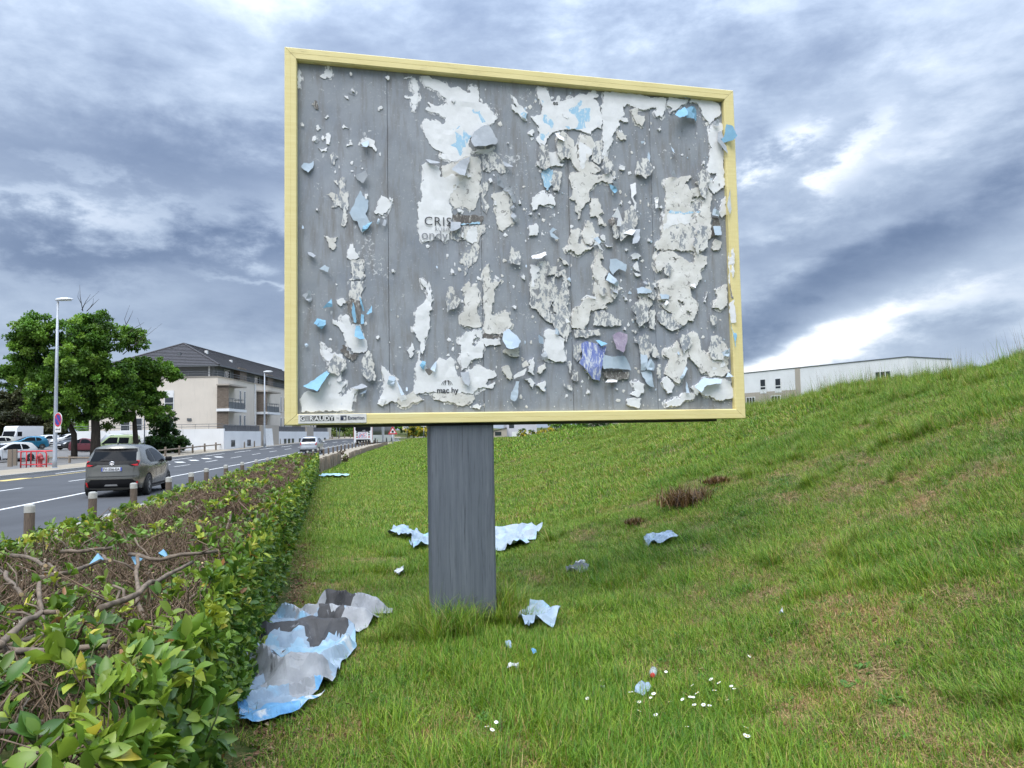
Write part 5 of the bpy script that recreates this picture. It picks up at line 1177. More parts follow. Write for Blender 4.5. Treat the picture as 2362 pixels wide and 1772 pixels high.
pole_sign('grey_pole', -32.64, 68.0, .4, 4.0, 'thin grey pole in front of the dark green bush', r=.05)
pole_sign('grey_pole', 4.9, 79, 1.2, 5.0, 'slim pale pole rising from the yellow bushes', r=.06)
# second hoarding far down the road
o = empty('small_hoarding', (-23.6, 178, .55), 'distant white hoarding with a yellow frame left of the grey post', 'billboard', R(5))
MB().box(-2.0, 2.0, -.1, .1, 2.2, 5.3).build('frame', M_FRAME, o); MB().box(-1.8, 1.8, -.13, -.101, 2.45, 5.1).build('poster', M_SWH, o); MB().box(-1.7, 1.6, -.14, -.131, 2.75, 2.95).build('poster_lettering', M_INKG, o); MB().box(-.25, .25, -.1, .1, -.3, 2.2).build('post', M_POST, o)

# ---------------------------------------------------------------- buildings
def render_mat(name, c, streak=.25):
    m = NT(name, .9, 0, .2); a = m.noise(m.co(world=True), .5, 5, .6); b = m.noise(m.co((3, 3, .25), world=True), 1.4, 6, .7)
    col = m.ramp(a, [(.3, tuple(x*.93 for x in c)), (.7, tuple(min(1, x*1.05) for x in c))]); k = m.math('MULTIPLY', m.math('SUBTRACT', b, .55), 3, True)
    m.color(m.mix(m.math('MULTIPLY', k, streak), col, tuple(x*.45 for x in c))); return m.m
M_OCHRE = render_mat('sand_render', (.63, .575, .505), .45); M_WHITE = render_mat('white_render', (.72, .73, .74), .15); M_GREYR = render_mat('grey_cladding', (.16, .17, .18), .2); M_BEIGE = render_mat('beige_render', (.40, .36, .31), .2)
M_CLAD = simple('weathered_wood_cladding', (.155, .125, .10), .85, var=.35, scale=3, stretch=(1, 1, 6)); M_ROOF = simple('slate_tile', (.052, .050, .055), .7, var=.25, scale=5); M_RAIL = simple('railing_grey', (.10, .11, .12), .5); M_PVC = simple('white_pvc', (.68, .69, .69), .4)
M_WGL = NT('window_glass', .08, 0, .6); M_WGL.color((.035, .042, .05)); M_WGL = M_WGL.m
ab = empty('apartment_building', (-30.77, 80, 0), 'beige apartment building with dark tiled hip roof behind the trees', 'building')
def AB(n, m, x0, x1, y0, y1, z0, z1, p=ab, bev=0): return MB().box(x0+30.77, x1+30.77, y0-80, y1-80, z0, z1, bev).build(n, m, p)
AB('wall', M_OCHRE, -44.2, -30.77, 80, 130, -.5, 8.1)
AB('parapet_coping', M_BEIGE, -44.3, -30.68, 79.92, 130.1, 8.102, 8.16)
AB('upper_storey', M_GREYR, -43.2, -32.0, 82.2, 129, 8.16, 9.45)
# hip roof with stepped courses of tiles
EX0, EX1, EY0, EY1, EZ = -43.9, -31.2, 81.4, 130.2, 9.45; RXr, RY0, RY1, RZ = -37.5, 87.2, 124.5, 12.5
rf = obj('roof', [(EX0+30.77, EY0-80, EZ), (EX1+30.77, EY0-80, EZ), (EX1+30.77, EY1-80, EZ), (EX0+30.77, EY1-80, EZ), (RXr+30.77, RY0-80, RZ), (RXr+30.77, RY1-80, RZ)], [(0, 1, 4), (1, 2, 5, 4), (2, 3, 5), (3, 0, 4, 5), (3, 2, 1, 0)], M_ROOF, ab)
NC = 15
for k in range(NC):
    for face in (0, 1):
        t0, t1 = k/NC, (k+1)/NC; P = []
        def pt(t, e, lift):
            if face == 0: a = Vector((EX0 if e == 0 else EX1, EY0, EZ)); b = Vector((RXr, RY0, RZ)); n = Vector((0, -.46, .88))
            else: a = Vector((EX1, EY0 if e == 0 else EY1, EZ)); b = Vector((RXr, RY0 if e == 0 else RY1, RZ)); n = Vector((.44, 0, .9))
            p = a.lerp(b, t) + n*lift; return (p.x+30.77, p.y-80, p.z)
        lo, hi = .07, .012
        MB().add([pt(t0, 0, lo), pt(t0, 1, lo), pt(t1, 1, hi), pt(t1, 0, hi), pt(t0, 0, .003), pt(t0, 1, .003)], [(0, 1, 2, 3), (4, 5, 1, 0)]).build('tile_course', M_ROOF, rf)
for a, b in (((EX1, EY0, EZ), (RXr, RY0, RZ)), ((EX0, EY0, EZ), (RXr, RY0, RZ)), ((RXr, RY0, RZ), (RXr, RY1, RZ))): MB().tube([(q[0]+30.77, q[1]-80, q[2]+.06) for q in (a, b)], .11, 6).build('ridge_tiles', M_ROOF, rf)
for x, y, z in ((-38.2, 85.9, 11.6), (-36.6, 84.1, 10.9), (-35.4, 88.5, 11.6), (-34.2, 93, 10.9)): AB('roof_vent', M_PVC if x > -36 else M_RAIL, x-.15, x+.15, y-.15, y+.15, z-.3, z+.25, rf)
AB('gutter', M_RAIL, EX0-.05, EX1+.08, EY0-.12, EY0-.01, 9.33, 9.46); AB('gutter', M_RAIL, EX1+.01, EX1+.12, EY0-.12, EY1, 9.33, 9.46)
AB('downpipe', M_PVC, -32.6, -32.45, 82.05, 82.18, 8.1, 9.4); AB('downpipe', M_PVC, -30.765, -30.6, 91.3, 91.45, 2.6, 8.0)
def win(x0, x1, z0, z1, y=80, shutter=.35, p=ab):
    w = AB('window', M_PVC, x0, x1, y-.05, y+.02, z0, z1, p); f = .07; zs = z1-(z1-z0)*shutter
    if shutter: AB('shutter', M_WHITE, x0+f, x1-f, y-.07, y-.051, zs, z1-f, w)
    zm = z0 + (zs-z0)*.55
    AB('pane', M_WGL, x0+f, x1-f, y-.062, y-.052, zm+.04, zs-.03, w); AB('pane', M_WGL, x0+f, x1-f, y-.062, y-.052, z0+f, zm-.03, w); AB('sill', M_BEIGE, x0-.06, x1+.06, y-.12, y-.051, z0-.07, z0, w)
win(-36.35, -35.35, 4.68, 6.75); win(-36.35, -35.35, 1.5, 3.6, shutter=.15); win(-40.9, -39.9, 2.3, 3.9, shutter=0); win(-39.6, -38.6, 2.3, 3.9, shutter=0); win(-40.5, -39.5, 4.9, 6.7)
AB('vent_box', M_RAIL, -33.95, -33.5, 79.9, 79.999, 3.55, 3.8)
def swin(y0, y1, z0, z1):
    w = AB('window', M_PVC, -30.80, -30.74, y0, y1, z0, z1); AB('pane', M_WGL, -30.738, -30.73, y0+.07, y1-.07, z0+.07, z1-.07, w); AB('sill', M_BEIGE, -30.739, -30.64, y0-.05, y1+.05, z0-.07, z0, w)
for y in (86.3, 87.7, 101.5, 103, 116.5, 118):
    swin(y, y+.55, 5.0, 7.0); swin(y, y+.55, 2.9, 4.25)
def loggia(y0, y1):
    o = ab; x1 = -29.55
    for z in (4.45, 7.15): AB('balcony_slab' if z < 5 else 'balcony_roof', M_WHITE if z < 5 else M_BEIGE, -30.77, x1+.15, y0-.2, y1+.2, z, z+.28 if z < 5 else z+.16)
    for za, zb in ((2.6, 4.45), (4.73, 7.15)):
        n = int((zb-za)/.2)
        pn = AB('wood_screen', M_CLAD, -30.75, x1-.02, y0+.02, y0+.06, za, zb)
        for k in range(n): AB('plank', M_CLAD, -30.76, x1, y0, y0+.019, za+.004+k*(zb-za)/n, za-.016+(k+1)*(zb-za)/n, pn)
        AB('balcony_door', M_WGL, -30.73, -30.70, y0+1.0, y0+2.6, za+.05, zb-.25)
    b = AB('balcony_guard', M_RAIL, x1-.03, x1, y0+.1, y1, 4.78, 5.45); MB().tube([(x1+30.77, y0+.1-80, 5.8), (x1+30.77, y1-80, 5.8)], .03, 6).tube([(x1+30.77, y1-80, 5.8), (.05, y1-80, 5.8)], .03, 6).build('handrail', M_RAIL, b)
    for k in range(6): yy = y0+.1+(y1-y0-.1)*k/5; MB().tube([(x1+30.77, yy-80, 4.75), (x1+30.77, yy-80, 5.8)], .022, 5).build('baluster', M_RAIL, b)
    AB('balcony_guard', M_RAIL, -30.7, x1, y1-.03, y1, 4.78, 5.45)
for y0 in (79.75, 92.2, 107.0, 121.0): loggia(y0, y0+4.8)
for y0 in (88.0, 98.0, 112.0):                                        # timber boxes and windows of the set-back storey
    bx_ = AB('timber_dormer', M_CLAD, -32.6, -31.3, y0, y0+2.2, 8.17, 9.75)
    for k in range(7): AB('plank', M_CLAD, -32.58, -31.32, y0-.02, y0-.001, 8.19+k*.22, 8.39+k*.22, bx_)
    w = AB('window', M_PVC, -32.04, -31.97, y0-3.0, y0-1.2, 8.3, 9.3); AB('pane', M_WGL, -31.968, -31.96, y0-2.9, y0-2.15, 8.38, 9.22, w); AB('pane', M_WGL, -31.968, -31.96, y0-2.05, y0-1.3, 8.38, 9.22, w)
rl = MB()
for z in (8.45, 8.7): rl.tube([(-12.5, .2, z), (-.1, .2, z), (-.1, 49, z)], .025, 5)
for k in range(9): rl.tube([(-12.5+k*1.55, .2, 8.1), (-12.5+k*1.55, .2, 8.7)], .022, 5)
for k in range(24): rl.tube([(-.1, .3+k*2, 8.1), (-.1, .3+k*2, 8.7)], .022, 5)
rl.build('roof_railing', M_RAIL, ab)
# white terrace wall round the building
tw = AB('terrace_wall', M_WHITE, -44.2, -29.0, 77.0, 77.3, -.5, 2.62)
for x in (-40.5, -36.8, -33.1): AB('wall_joint', M_BEIGE, x-.015, x+.015, 76.994, 76.999, -.3, 2.6, tw)
AB('side_wall', M_WHITE, -29.3, -29.0, 77.305, 88.4, -.5, 2.36, tw); AB('gate_pillar', M_BEIGE, -29.6, -28.95, 88.4, 95, -.5, 3.1, tw); AB('side_wall', M_WHITE, -29.3, -29.0, 95, 108, -.5, 2.36, tw); AB('gate_pillar', M_BEIGE, -29.5, -28.95, 108, 111.5, -.5, 3.1, tw); AB('side_wall', M_WHITE, -29.3, -29.0, 111.5, 121, -.5, 2.36, tw)
for y in (79.0, 83.8, 97.2, 98.9, 100.6, 104.0, 117.8): w = AB('cellar_window', M_RAIL, -29.02, -28.992, y, y+1.15, .75, 1.45, tw); AB('pane', M_WGL, -28.991, -28.985, y+.1, y+1.05, .82, 1.38, w)
for y0, y1 in ((77.3, 88.3), (95.2, 107.8), (111.6, 120.8)):
    g_ = MB().tube([(1.62, y0-80, 3.0), (1.62, y1-80, 3.0)], .03, 5)
    for k in range(int((y1-y0)/.8)): g_.tube([(1.62, y0+k*.8-80, 2.36), (1.62, y0+k*.8-80, 3.0)], .02, 4)
    g_.build('terrace_railing', M_RAIL, tw); AB('privacy_mesh', simple('grey_mesh', (.12, .12, .125), .9), -29.17, -29.155, y0, y1, 2.37, 2.95, tw)
g_ = MB()
for z in (2.85, 3.1): g_.tube([(-13.4, -2.85, z), (1.6, -2.85, z)], .025, 5)
for k in range(12): g_.tube([(-13.4+k*1.36, -2.85, 2.6), (-13.4+k*1.36, -2.85, 3.1)], .02, 4)
g_.build('terrace_railing', M_RAIL, tw)
lb = empty('white_board', (-28.75, 89.6, .7), 'white board leaning against the beige gate pillar', 'board'); MB().add([(.0, 0, -.2), (.35, 1.6, -.2), (.12, 1.7, 2.0), (-.18, .1, 2.0), (-.05, 0, -.2), (.30, 1.6, -.2), (.07, 1.7, 2.0), (-.23, .1, 2.0)], [(0, 1, 2, 3), (7, 6, 5, 4), (0, 3, 7, 4), (1, 5, 6, 2), (3, 2, 6, 7), (0, 4, 5, 1)]).build('panel', M_PVC, lb); MB().box(-.1, .3, .3, .5, -.25, -.2).build('foot', M_PVC, lb)
# modern white building beyond the bank; local x runs along the long front
mbl = empty('modern_building', (41.7, 80.5, 0), 'white flat roofed modern building behind the grassy bank', 'building', math.atan2(.867, -.498))
def MBX(n, m, x0, x1, y0, y1, z0, z1, p=mbl): return MB().box(x0, x1, y0, y1, z0, z1).build(n, m, p)
MBX('wall', M_WHITE, 0, 60, -8, 0, 0, 8.84); MBX('roof_edge', M_RAIL, -.06, 60.1, -8.06, .06, 8.84, 8.93)
MBX('corner_strip', M_BEIGE, 13.75, 14.5, .001, .03, 0, 8.83)
MBX('base_band', M_BEIGE, 14.5, 60, .001, .025, 0, 6.25)
def mwin(x0, x1, z0, z1, sh=False, wide=False):
    w = MBX('window', M_PVC, x0, x1, .03, .06, z0, z1)
    if sh: MBX('shutter', M_WHITE, x0+.06, x1-.06, .061, .075, z0+(z1-z0)*(.28 if sh < 1 else .02), z1-.05, w)
    if sh != 1: MBX('pane', M_WGL, x0+.1, x1-.1, .061, .07, z0+.08, z0+(z1-z0)*.25, w); 
    if not sh and not wide: MBX('pane', M_WGL, x0+.1, x1-.1, .061, .07, z0+(z1-z0)*.34, z1-.08, w); MBX('sill_panel', M_PVC, x0-.03, x1+.03, .03, .05, z0-.45, z0-.01, w)
    if wide:
        for k in range(3): MBX('pane', M_WGL, x0+.1+(x1-x0-.1)*k/3, x0+(x1-x0-.1)*(k+1)/3, .061, .07, z0+(z1-z0)*.28, z1-.08, w)
mwin(19.05, 20.0, 6.5, 7.88); mwin(16.65, 17.6, 6.48, 7.82); mwin(10.3, 11.2, 6.2, 7.7, 1); mwin(7.35, 8.2, 5.9, 7.62, .5); mwin(5.4, 6.2, 5.9, 7.58, .4); mwin(1.9, 3.8, 5.9, 7.58, False, True)
for x in (24.2, 27.0, 32.5, 36): mwin(x, x+.95, 6.5, 7.9)
mwin(20.9, 22.4, 4.3, 5.7, False, True); mwin(16.8, 18.3, 4.3, 5.7, False, True)
# pale house glimpsed under the board, with a lean-to
hs = empty('pale_house', (1.6, 122, 1.2), 'pale house glimpsed under the billboard beside the post', 'house', R(4))
MB().box(-2.6, 2.2, 0, 8, -1, 4.2).build('wall', render_mat('lilac_render', (.52, .52, .57), .1), hs); MB().prism([(-2.9, 4.2), (2.5, 4.2), (-.2, 6.2)], -.3, 8.3).build('roof', M_ROOF, hs); MB().box(-2.2, -1.4, -.02, -.003, 1.2, 2.3).build('window', M_WGL, hs)
MB().prism([(-4.9, .8), (-2.62, 1.25), (-2.62, -1), (-4.9, -1)], -1.0, 3).build('lean_to', M_BEIGE, hs); MB().box(-4.5, -3.5, -1.02, -1.003, .05, .65).build('window', M_WGL, hs); MB().add([(-5.0, -1.2, .86), (-2.6, -1.2, 1.34), (-2.6, 3, 1.34), (-5.0, 3, .86)], [(0, 1, 2, 3)]).build('lean_to_roof', M_ROOF, hs)
MB().box(-1.9, 1.0, -2.2, -2.1, -.8, .62).build('garden_wall', M_PVC, hs)

# ---------------------------------------------------------------- trees and shrubs
M_TLEAF = leafmat('tree_leaf', .5, .32); M_BARK = simple('tree_bark', (.055, .045, .036), .95, var=.35, scale=6, bump=.5, stretch=(1, 1, .3))
def crown(blobs, per, leaf, cols, wts, sub=14, squash=.8, tone=.25):
    P, Cc = [], []
    for (x, y, z, r) in blobs:
        d = unit(rng.normal(size=(sub, 3))); rr = r*rng.uniform(.35, 1.02, sub); c = np.array([x, y, z]) + d*rr[:, None]*(1+.12*rng.normal(size=(sub, 1)))*np.array([1, 1.1, squash]); sr = r*rng.uniform(.16, .34, sub)
        for k in range(sub):
            n = int(per*1.5*(sr[k]/(.32*r))**2*(r/1.5)**1.6)+6; e = unit(rng.normal(size=(n, 3)))*(rng.random(n)**.45)[:, None]*sr[k]; e[:, 2] *= .62; P.append(c[k]+e); Cc.append(np.tile(palette(1, cols, wts)*rng.uniform(1-tone, 1+tone), (n, 1)))
    P = np.concatenate(P); n = len(P); D = unit(rng.normal(size=(n, 3)) + np.array([0, 0, -.15])); Q = unit(rng.normal(size=(n, 3))*.7 + np.array([0, -.2, 1.])); L = leaf*rng.uniform(.6, 1.4, n)
    V, F = leaves(P, D, Q, L, L*.75, LEAF4, LEAF4F); c = np.concatenate(Cc)*rng.uniform(.75, 1.3, (n, 1)); return V, F, np.repeat(c, 4, 0)
GREEN = ([(.048, .112, .016), (.084, .182, .021), (.138, .262, .031), (.19, .32, .045)], [2, 4, 3, 1.2])
def tree(name, label, base, blobs, trunk, per=90, leaf=.21, cols=GREEN, cat='tree', group=None, sub=46, bare=()):
    o = empty(name, base, label, cat, 0, group); b0 = np.array(base)
    V, F, c = crown([(x-b0[0], y-b0[1], z-b0[2], r) for x, y, z, r in blobs], per, leaf, *cols, sub=sub); obj('crown', V, F, M_TLEAF, o, col=c)
    m = MB(); pts, r0, r1 = trunk; pts = [tuple(np.array(p)-b0) for p in pts]; m.tube(pts, [r0+(r1-r0)*i/(len(pts)-1) for i in range(len(pts))], 9)
    tp = np.array(pts[-1]); ml = np.array(pts[max(0, len(pts)-2)])
    for i, (x, y, z, r) in enumerate(blobs):
        q = np.array([x, y, z])-b0; s_ = tp if i % 2 else ml*.4+tp*.6; mid = (s_+q)/2 + rng.normal(0, .15*r, 3); mid[2] -= .12*r
        m.tube([s_, mid, q], [r1*.7, r1*.42, r1*.16], 6)
        for k in range(3): e = unit(rng.normal(size=3))*r*.8; m.tube([q*.7+mid*.3, q+e*.5, q+e], [r1*.2, r1*.12, r1*.04], 4)
    for a, b, c_ in bare: m.tube([np.array(a)-b0, np.array(b)-b0, np.array(c_)-b0], [.035, .022, .008], 5); m.tube([(np.array(b)+np.array(a))/2-b0, np.array(b)-b0+rng.normal(0, .25, 3), np.array(c_)-b0+rng.normal(0, .45, 3)], [.025, .016, .006], 5)
    m.build('trunk', M_BARK, o, True); return o
B12 = [(-35.24, 62.00, 11.36, 1.49), (-37.12, 62.00, 10.29, 1.69), (-33.62, 62.00, 10.02, 1.69), (-31.62, 62.00, 10.18, 1.09), (-38.60, 62.00, 9.11, 1.39), (-35.99, 62.00, 8.66, 1.99), (-33.78, 62.00, 8.01, 1.79), (-38.26, 62.00, 7.30, 1.99), (-40.35, 62.00, 7.14, 1.29), (-35.55, 62.00, 6.25, 2.19), (-33.05, 62.00, 5.70, 1.99), (-31.58, 62.00, 7.17, 1.19), (-37.51, 62.00, 4.79, 1.29), (-35.32, 62.00, 4.25, 1.59), (-33.03, 62.00, 4.40, 1.69), (-31.54, 62.00, 4.18, 0.79)]
bA = [(x, y+rng.uniform(-2, 2), z, r*1.14) for i, (x, y, z, r) in enumerate(B12) if i not in (4, 7, 8, 12, 13)]; bB = [(x, y+rng.uniform(-1.5, 1.5), z, r*1.10) for i, (x, y, z, r) in enumerate(B12) if i in (4, 7, 8, 12, 13)]
tw_ = lambda x, z, dx, dz: ((x, 62, z), (x+dx*.5+rng.normal(0, .15), 62, z+dz*.55), (x+dx, 62, z+dz))
bA += [(-32.4, 63, 6.4, 1.5), (-32.0, 63, 5.1, 1.3), (-34.3, 63, 7.2, 1.6)]
tree('broadleaf_tree', 'tall broad green tree with thick trunk left of the apartment building', (-33.71, 62, .3), bA, ([(-33.71, 62, .1), (-33.7, 62, 2.5), (-33.9, 62, 5), (-34.6, 62, 8)], .42, .16), bare=[tw_(-34.9, 12.2, -.3, 2.2), tw_(-35.0, 12.3, .7, 1.3), tw_(-34.6, 12.2, 1.0, 1.0), tw_(-31.6, 10.6, .8, 1.6), tw_(-31.4, 10.2, 1.5, 1.0), tw_(-31.6, 8.6, 2.3, 2.2), tw_(-31.0, 9.2, 1.6, .6)])
tree('broadleaf_tree', 'green tree with thin trunk just right of the tall street lamp', (-35.4, 62, .3), bB, ([(-35.4, 62, .1), (-35.45, 62, 2.2), (-36.6, 62, 4.5), (-37.6, 62, 6.5)], .26, .12))
B3 = [(-32.03, 66.00, 8.03, 1.16), (-30.64, 66.00, 7.68, 1.27), (-29.36, 66.00, 7.23, 0.74), (-32.53, 66.00, 5.59, 1.37), (-31.15, 66.00, 5.35, 1.27), (-30.92, 66.00, 4.08, 1.16), (-31.48, 66.00, 6.53, 1.06)]
tree('broadleaf_tree', 'slender leaning tree whose branches cross the apartment roof', (-32.3, 66, .4), [(x, y, z, r*1.0) for x, y, z, r in B3], ([(-32.3, 66, .3), (-32.5, 66, 2.5), (-32.67, 66, 4.6), (-32.2, 66, 6.5)], .24, .12), per=100)
DARK = ([(.020, .052, .012), (.032, .078, .016), (.05, .105, .02)], [2, 3, 1])
tree('evergreen_shrub', 'dark green bushy shrub in front of the white terrace wall', (-31.6, 70, .4), [(-31.89, 70.00, 3.3, 1.1), (-31.31, 70.00, 1.85, 1.35), (-32.54, 70.00, 1.65, 1.0), (-30.6, 70, 1.2, .9), (-31.7, 70, 1.0, 1.1)], ([(-31.6, 70, .3), (-31.6, 70, 1.2), (-31.7, 70, 2.4)], .12, .06), per=90, leaf=.2, cols=DARK, cat='shrub')
OLIVE = ([(.045, .055, .022), (.062, .072, .028), (.085, .09, .04), (.08, .06, .035)], [2, 3, 2, 1])
tree('willow_tree', 'dull olive drooping tree behind the camper van', (-72, 112, 1.2), [(-72.24, 112.00, 6.50, 3.23), (-74.5, 112.00, 4.74, 3.05), (-69.88, 112.00, 5.02, 2.69), (-71.38, 112.00, 8.29, 2.15), (-67.5, 113, 3.6, 2.2), (-78, 113, 5.5, 3), (-75, 112, 8.0, 2.4)], ([(-72, 112, 1), (-72, 112, 3), (-72.3, 112, 6)], .35, .15), per=70, leaf=.34, cols=OLIVE)
def bush_row(items, leaf, cols, name, label, cat='shrub', per=40, group=None):
    for i, (x, y, z, r) in enumerate(items):
        lb_ = label[i] if isinstance(label, list) else label
        tree(name, lb_, (x, y, z), [(x, y, z+r*.75, r), (x-r*.6, y, z+r*.6, r*.7), (x+r*.6, y, z+r*.65, r*.75), (x, y+.3*r, z+r*1.4, r*.7)], ([(x, y, z-.3), (x, y, z+r*.3), (x, y, z+r)], r*.09, r*.04), per=per, leaf=leaf, cols=cols, cat=cat, group=group, sub=12)
bush_row([(-95, 150, 1.4, 6), (-82, 152, 1.4, 5.5), (-70, 155, 1.4, 6), (-57, 150, 1.4, 5.2)], .7, GREEN, 'background_tree', ['dense green tree behind the parking lot, %s' % w_ for w_ in ('leftmost of the row', 'second from the left', 'third from the left', 'nearest to the apartment building')], 'tree', 18, 'trees behind the parking lot')
bush_row([(-44, 165, 1.6, 5.5), (-37, 160, 1.6, 5.0), (-31, 170, 1.6, 5.5)], .6, GREEN, 'background_tree', ['dark green tree beyond the white terrace wall under the billboard frame', 'dark green tree behind the globe lamp left of the bus', 'dark green tree directly behind the left flank of the bus'], 'tree', 24, 'trees left of the bus')
bush_row([(-22, 190, 1.6, 5.5), (-14.5, 200, 1.8, 5.5), (-27, 200, 1.6, 6)], .6, GREEN, 'background_tree', ['green tree behind the small hoarding beside the post', 'green tree nearest to the grey post, beyond the white road sign', 'green tree right behind the triangular warning sign'], 'tree', 24, 'trees right of the bus')
YEL = ([(.10, .16, .03), (.30, .28, .03), (.42, .34, .03), (.06, .12, .02)], [2, 2, 2, 1])
bush_row([(-33.5, 140, 1.0, 1.2), (-30, 141, 1.0, 1.1), (-26.6, 142, 1.0, 1.1)], .3, ([(.10, .16, .03), (.16, .20, .04)], [1, 1]), 'verge_shrub', ['light green verge shrub next to the white terrace wall', 'light green verge shrub below the globe lamp', 'light green verge shrub touching the left flank of the bus'], 'shrub', 30, 'light green shrubs left of the bus')
bush_row([(-21.3, 165, 1.2, 1.7), (-18.6, 160, 1.2, 1.4), (-16.4, 158, 1.2, 1.3)], .35, YEL, 'broom_shrub', ['yellow green shrub right of the bus, the %s one' % w_ for w_ in ('largest and leftmost', 'middle', 'smallest and rightmost')], 'shrub', 30, 'yellow green shrubs right of the bus')
bush_row([(.75, 58, 1.15, .42), (1.45, 57.5, 1.1, .45), (2.15, 57, 1.15, .45), (2.85, 57, 1.25, .42)], .13, YEL, 'broom_shrub', ['yellow flowering shrub under the billboard, %s' % w_ for w_ in ('nearest to the post', 'second from the post', 'third from the post', 'farthest from the post')], 'shrub', 45, 'yellow shrubs under the billboard')
bush_row([(4.6, 72, 1.0, 1.25), (6.2, 73, 1.1, .9)], .2, ([(.10, .20, .025), (.15, .26, .03)], [1, 1]), 'rounded_shrub', ['rounded bright green shrub behind the slim pale pole', 'smaller bright green shrub on the crest right of the pole'], 'shrub', 60)
bush_row([(9.5, 100, 1.1, 1.5), (12, 101, 1.1, 1.4)], .25, DARK, 'background_tree', 'small dark tree just over the crest below the billboard', 'tree', 40, 'dark trees over the crest')
TWIG = ([(.09, .10, .03), (.12, .07, .04), (.07, .05, .03)], [1, 2, 2])
bush_row([(-10.6, 47.3, .0, .42)], .12, TWIG, 'twiggy_shrub', 'twiggy brown shrub stump between the two stake edgings', 'shrub', 50)
bush_row([(-3.6, 44, .3, .5)], .12, DARK, 'small_shrub', 'low dark shrub on the lawn left of the post, far away', 'shrub', 50)

# ---------------------------------------------------------------- litter
def crease_mat(name, c1, c2, dark=None, th=.6, print_=None, pth=.6, sc=5):
    m = NT(name, .6, 0, .35); c = m.co(); n = m.noise(c, sc, 6, .6); col = m.ramp(n, [(.3, c1), (.7, c2)])
    if print_: k = m.math('MULTIPLY', m.math('SUBTRACT', m.noise(c, 3.2, 6, .6, .4), pth), 10, True); col = m.mix(k, col, print_)
    if dark: k = m.math('MULTIPLY', m.math('SUBTRACT', m.noise(c, 5.5, 6, .62, .8), th), 9, True); col = m.mix(k, col, dark)
    m.color(col); m.bump(m.noise(c, 18, 5, .6), .5, .006); return m.m
M_PB = crease_mat('faded_poster_sheet', (.20, .28, .38), (.33, .41, .49), (.15, .16, .18), .66, (.26, .48, .66), .60)
M_CH = crease_mat('charcoal_print_sheet', (.030, .031, .035), (.075, .075, .080), (.30, .31, .33), .66)
M_GW = crease_mat('grey_white_sheet', (.22, .235, .26), (.36, .375, .395), (.10, .10, .11), .62)
M_FB = crease_mat('blue_sheet', (.08, .24, .48), (.20, .44, .66), (.55, .58, .6), .56)
M_WS = crease_mat('white_litter', (.45, .48, .51), (.58, .60, .62), (.30, .33, .36), .66)
M_WS2 = crease_mat('white_blue_poster', (.26, .33, .40), (.38, .43, .48), (.25, .28, .32), .66, (.34, .56, .74), .56)
def sheet(name, poly, mat, parent, org, h=.03, amp=.05, freq=5, seed=0, ridge=None, grid=.035):
    P = roughen([tuple(p) for p in poly], .05, .07); V2, F = cdt(P, (), grid); A = np.array(V2)
    n1 = fbm(A[:, 0]*freq+seed*7.3, A[:, 1]*freq+seed*3.1, 2); n2 = np.abs(vnoise(A[:, 0]*freq*1.4+seed, A[:, 1]*freq*1.4+5+seed)-.5)*2; z = h + amp*(n1*.8 + (1-n2)**2*.6 - .35)
    if ridge: (ax, ay), (bx_, by_), rh, rw = ridge; d = np.array([bx_-ax, by_-ay]); L = np.hypot(*d); d /= L; q = A-np.array([ax, ay]); dd = np.abs(q @ np.array([-d[1], d[0]])); z = z + rh*np.exp(-(dd/rw)**2)
    g = gz(A[:, 0], A[:, 1]); V = np.c_[A - org[:2], np.maximum(z, .012) + g - org[2]]
    o = obj(name, V, F, mat, parent, smooth=False); return o
def litter(name, label, poly, mat, h=.03, amp=.05, freq=8, cat='litter', seed=0, group=None):
    c = np.mean(np.array(poly), 0); org = np.array([c[0], c[1], float(gz(*c))])
    e = empty(name, tuple(org), label, cat, 0, group); sheet('sheet', poly, mat, e, org, h, amp, freq, seed, grid=max(.012, np.ptp(np.array(poly)[:, 0])*.06)); return e, org
S1 = [(-2.17, 7.27), (-1.85, 6.81), (-1.42, 6.31), (-1.25, 5.57), (-1.2, 5.17), (-1.25, 4.91), (-1.37, 4.62), (-1.45, 4.51), (-1.6, 4.51), (-1.81, 4.99), (-1.9, 5.46), (-2.12, 6.36)]
org = np.array([-1.6, 5.8, 0.]); bp = empty('crumpled_poster', tuple(org), 'large crumpled blue and black poster lying at the foot of the hedge', 'poster')
S1 = [(-2.2, 6.9), (-2.12, 7.27), (-1.92, 7.15), (-1.82, 7.44), (-1.66, 7.5), (-1.5, 7.26), (-1.38, 7.16), (-1.2, 7.1), (-1.18, 6.85), (-1.32, 6.35), (-1.22, 5.95), (-1.25, 5.57), (-1.2, 5.17), (-1.25, 4.91), (-1.37, 4.62), (-1.45, 4.51), (-1.6, 4.51), (-1.81, 4.99), (-1.95, 5.46), (-2.15, 6.36)]
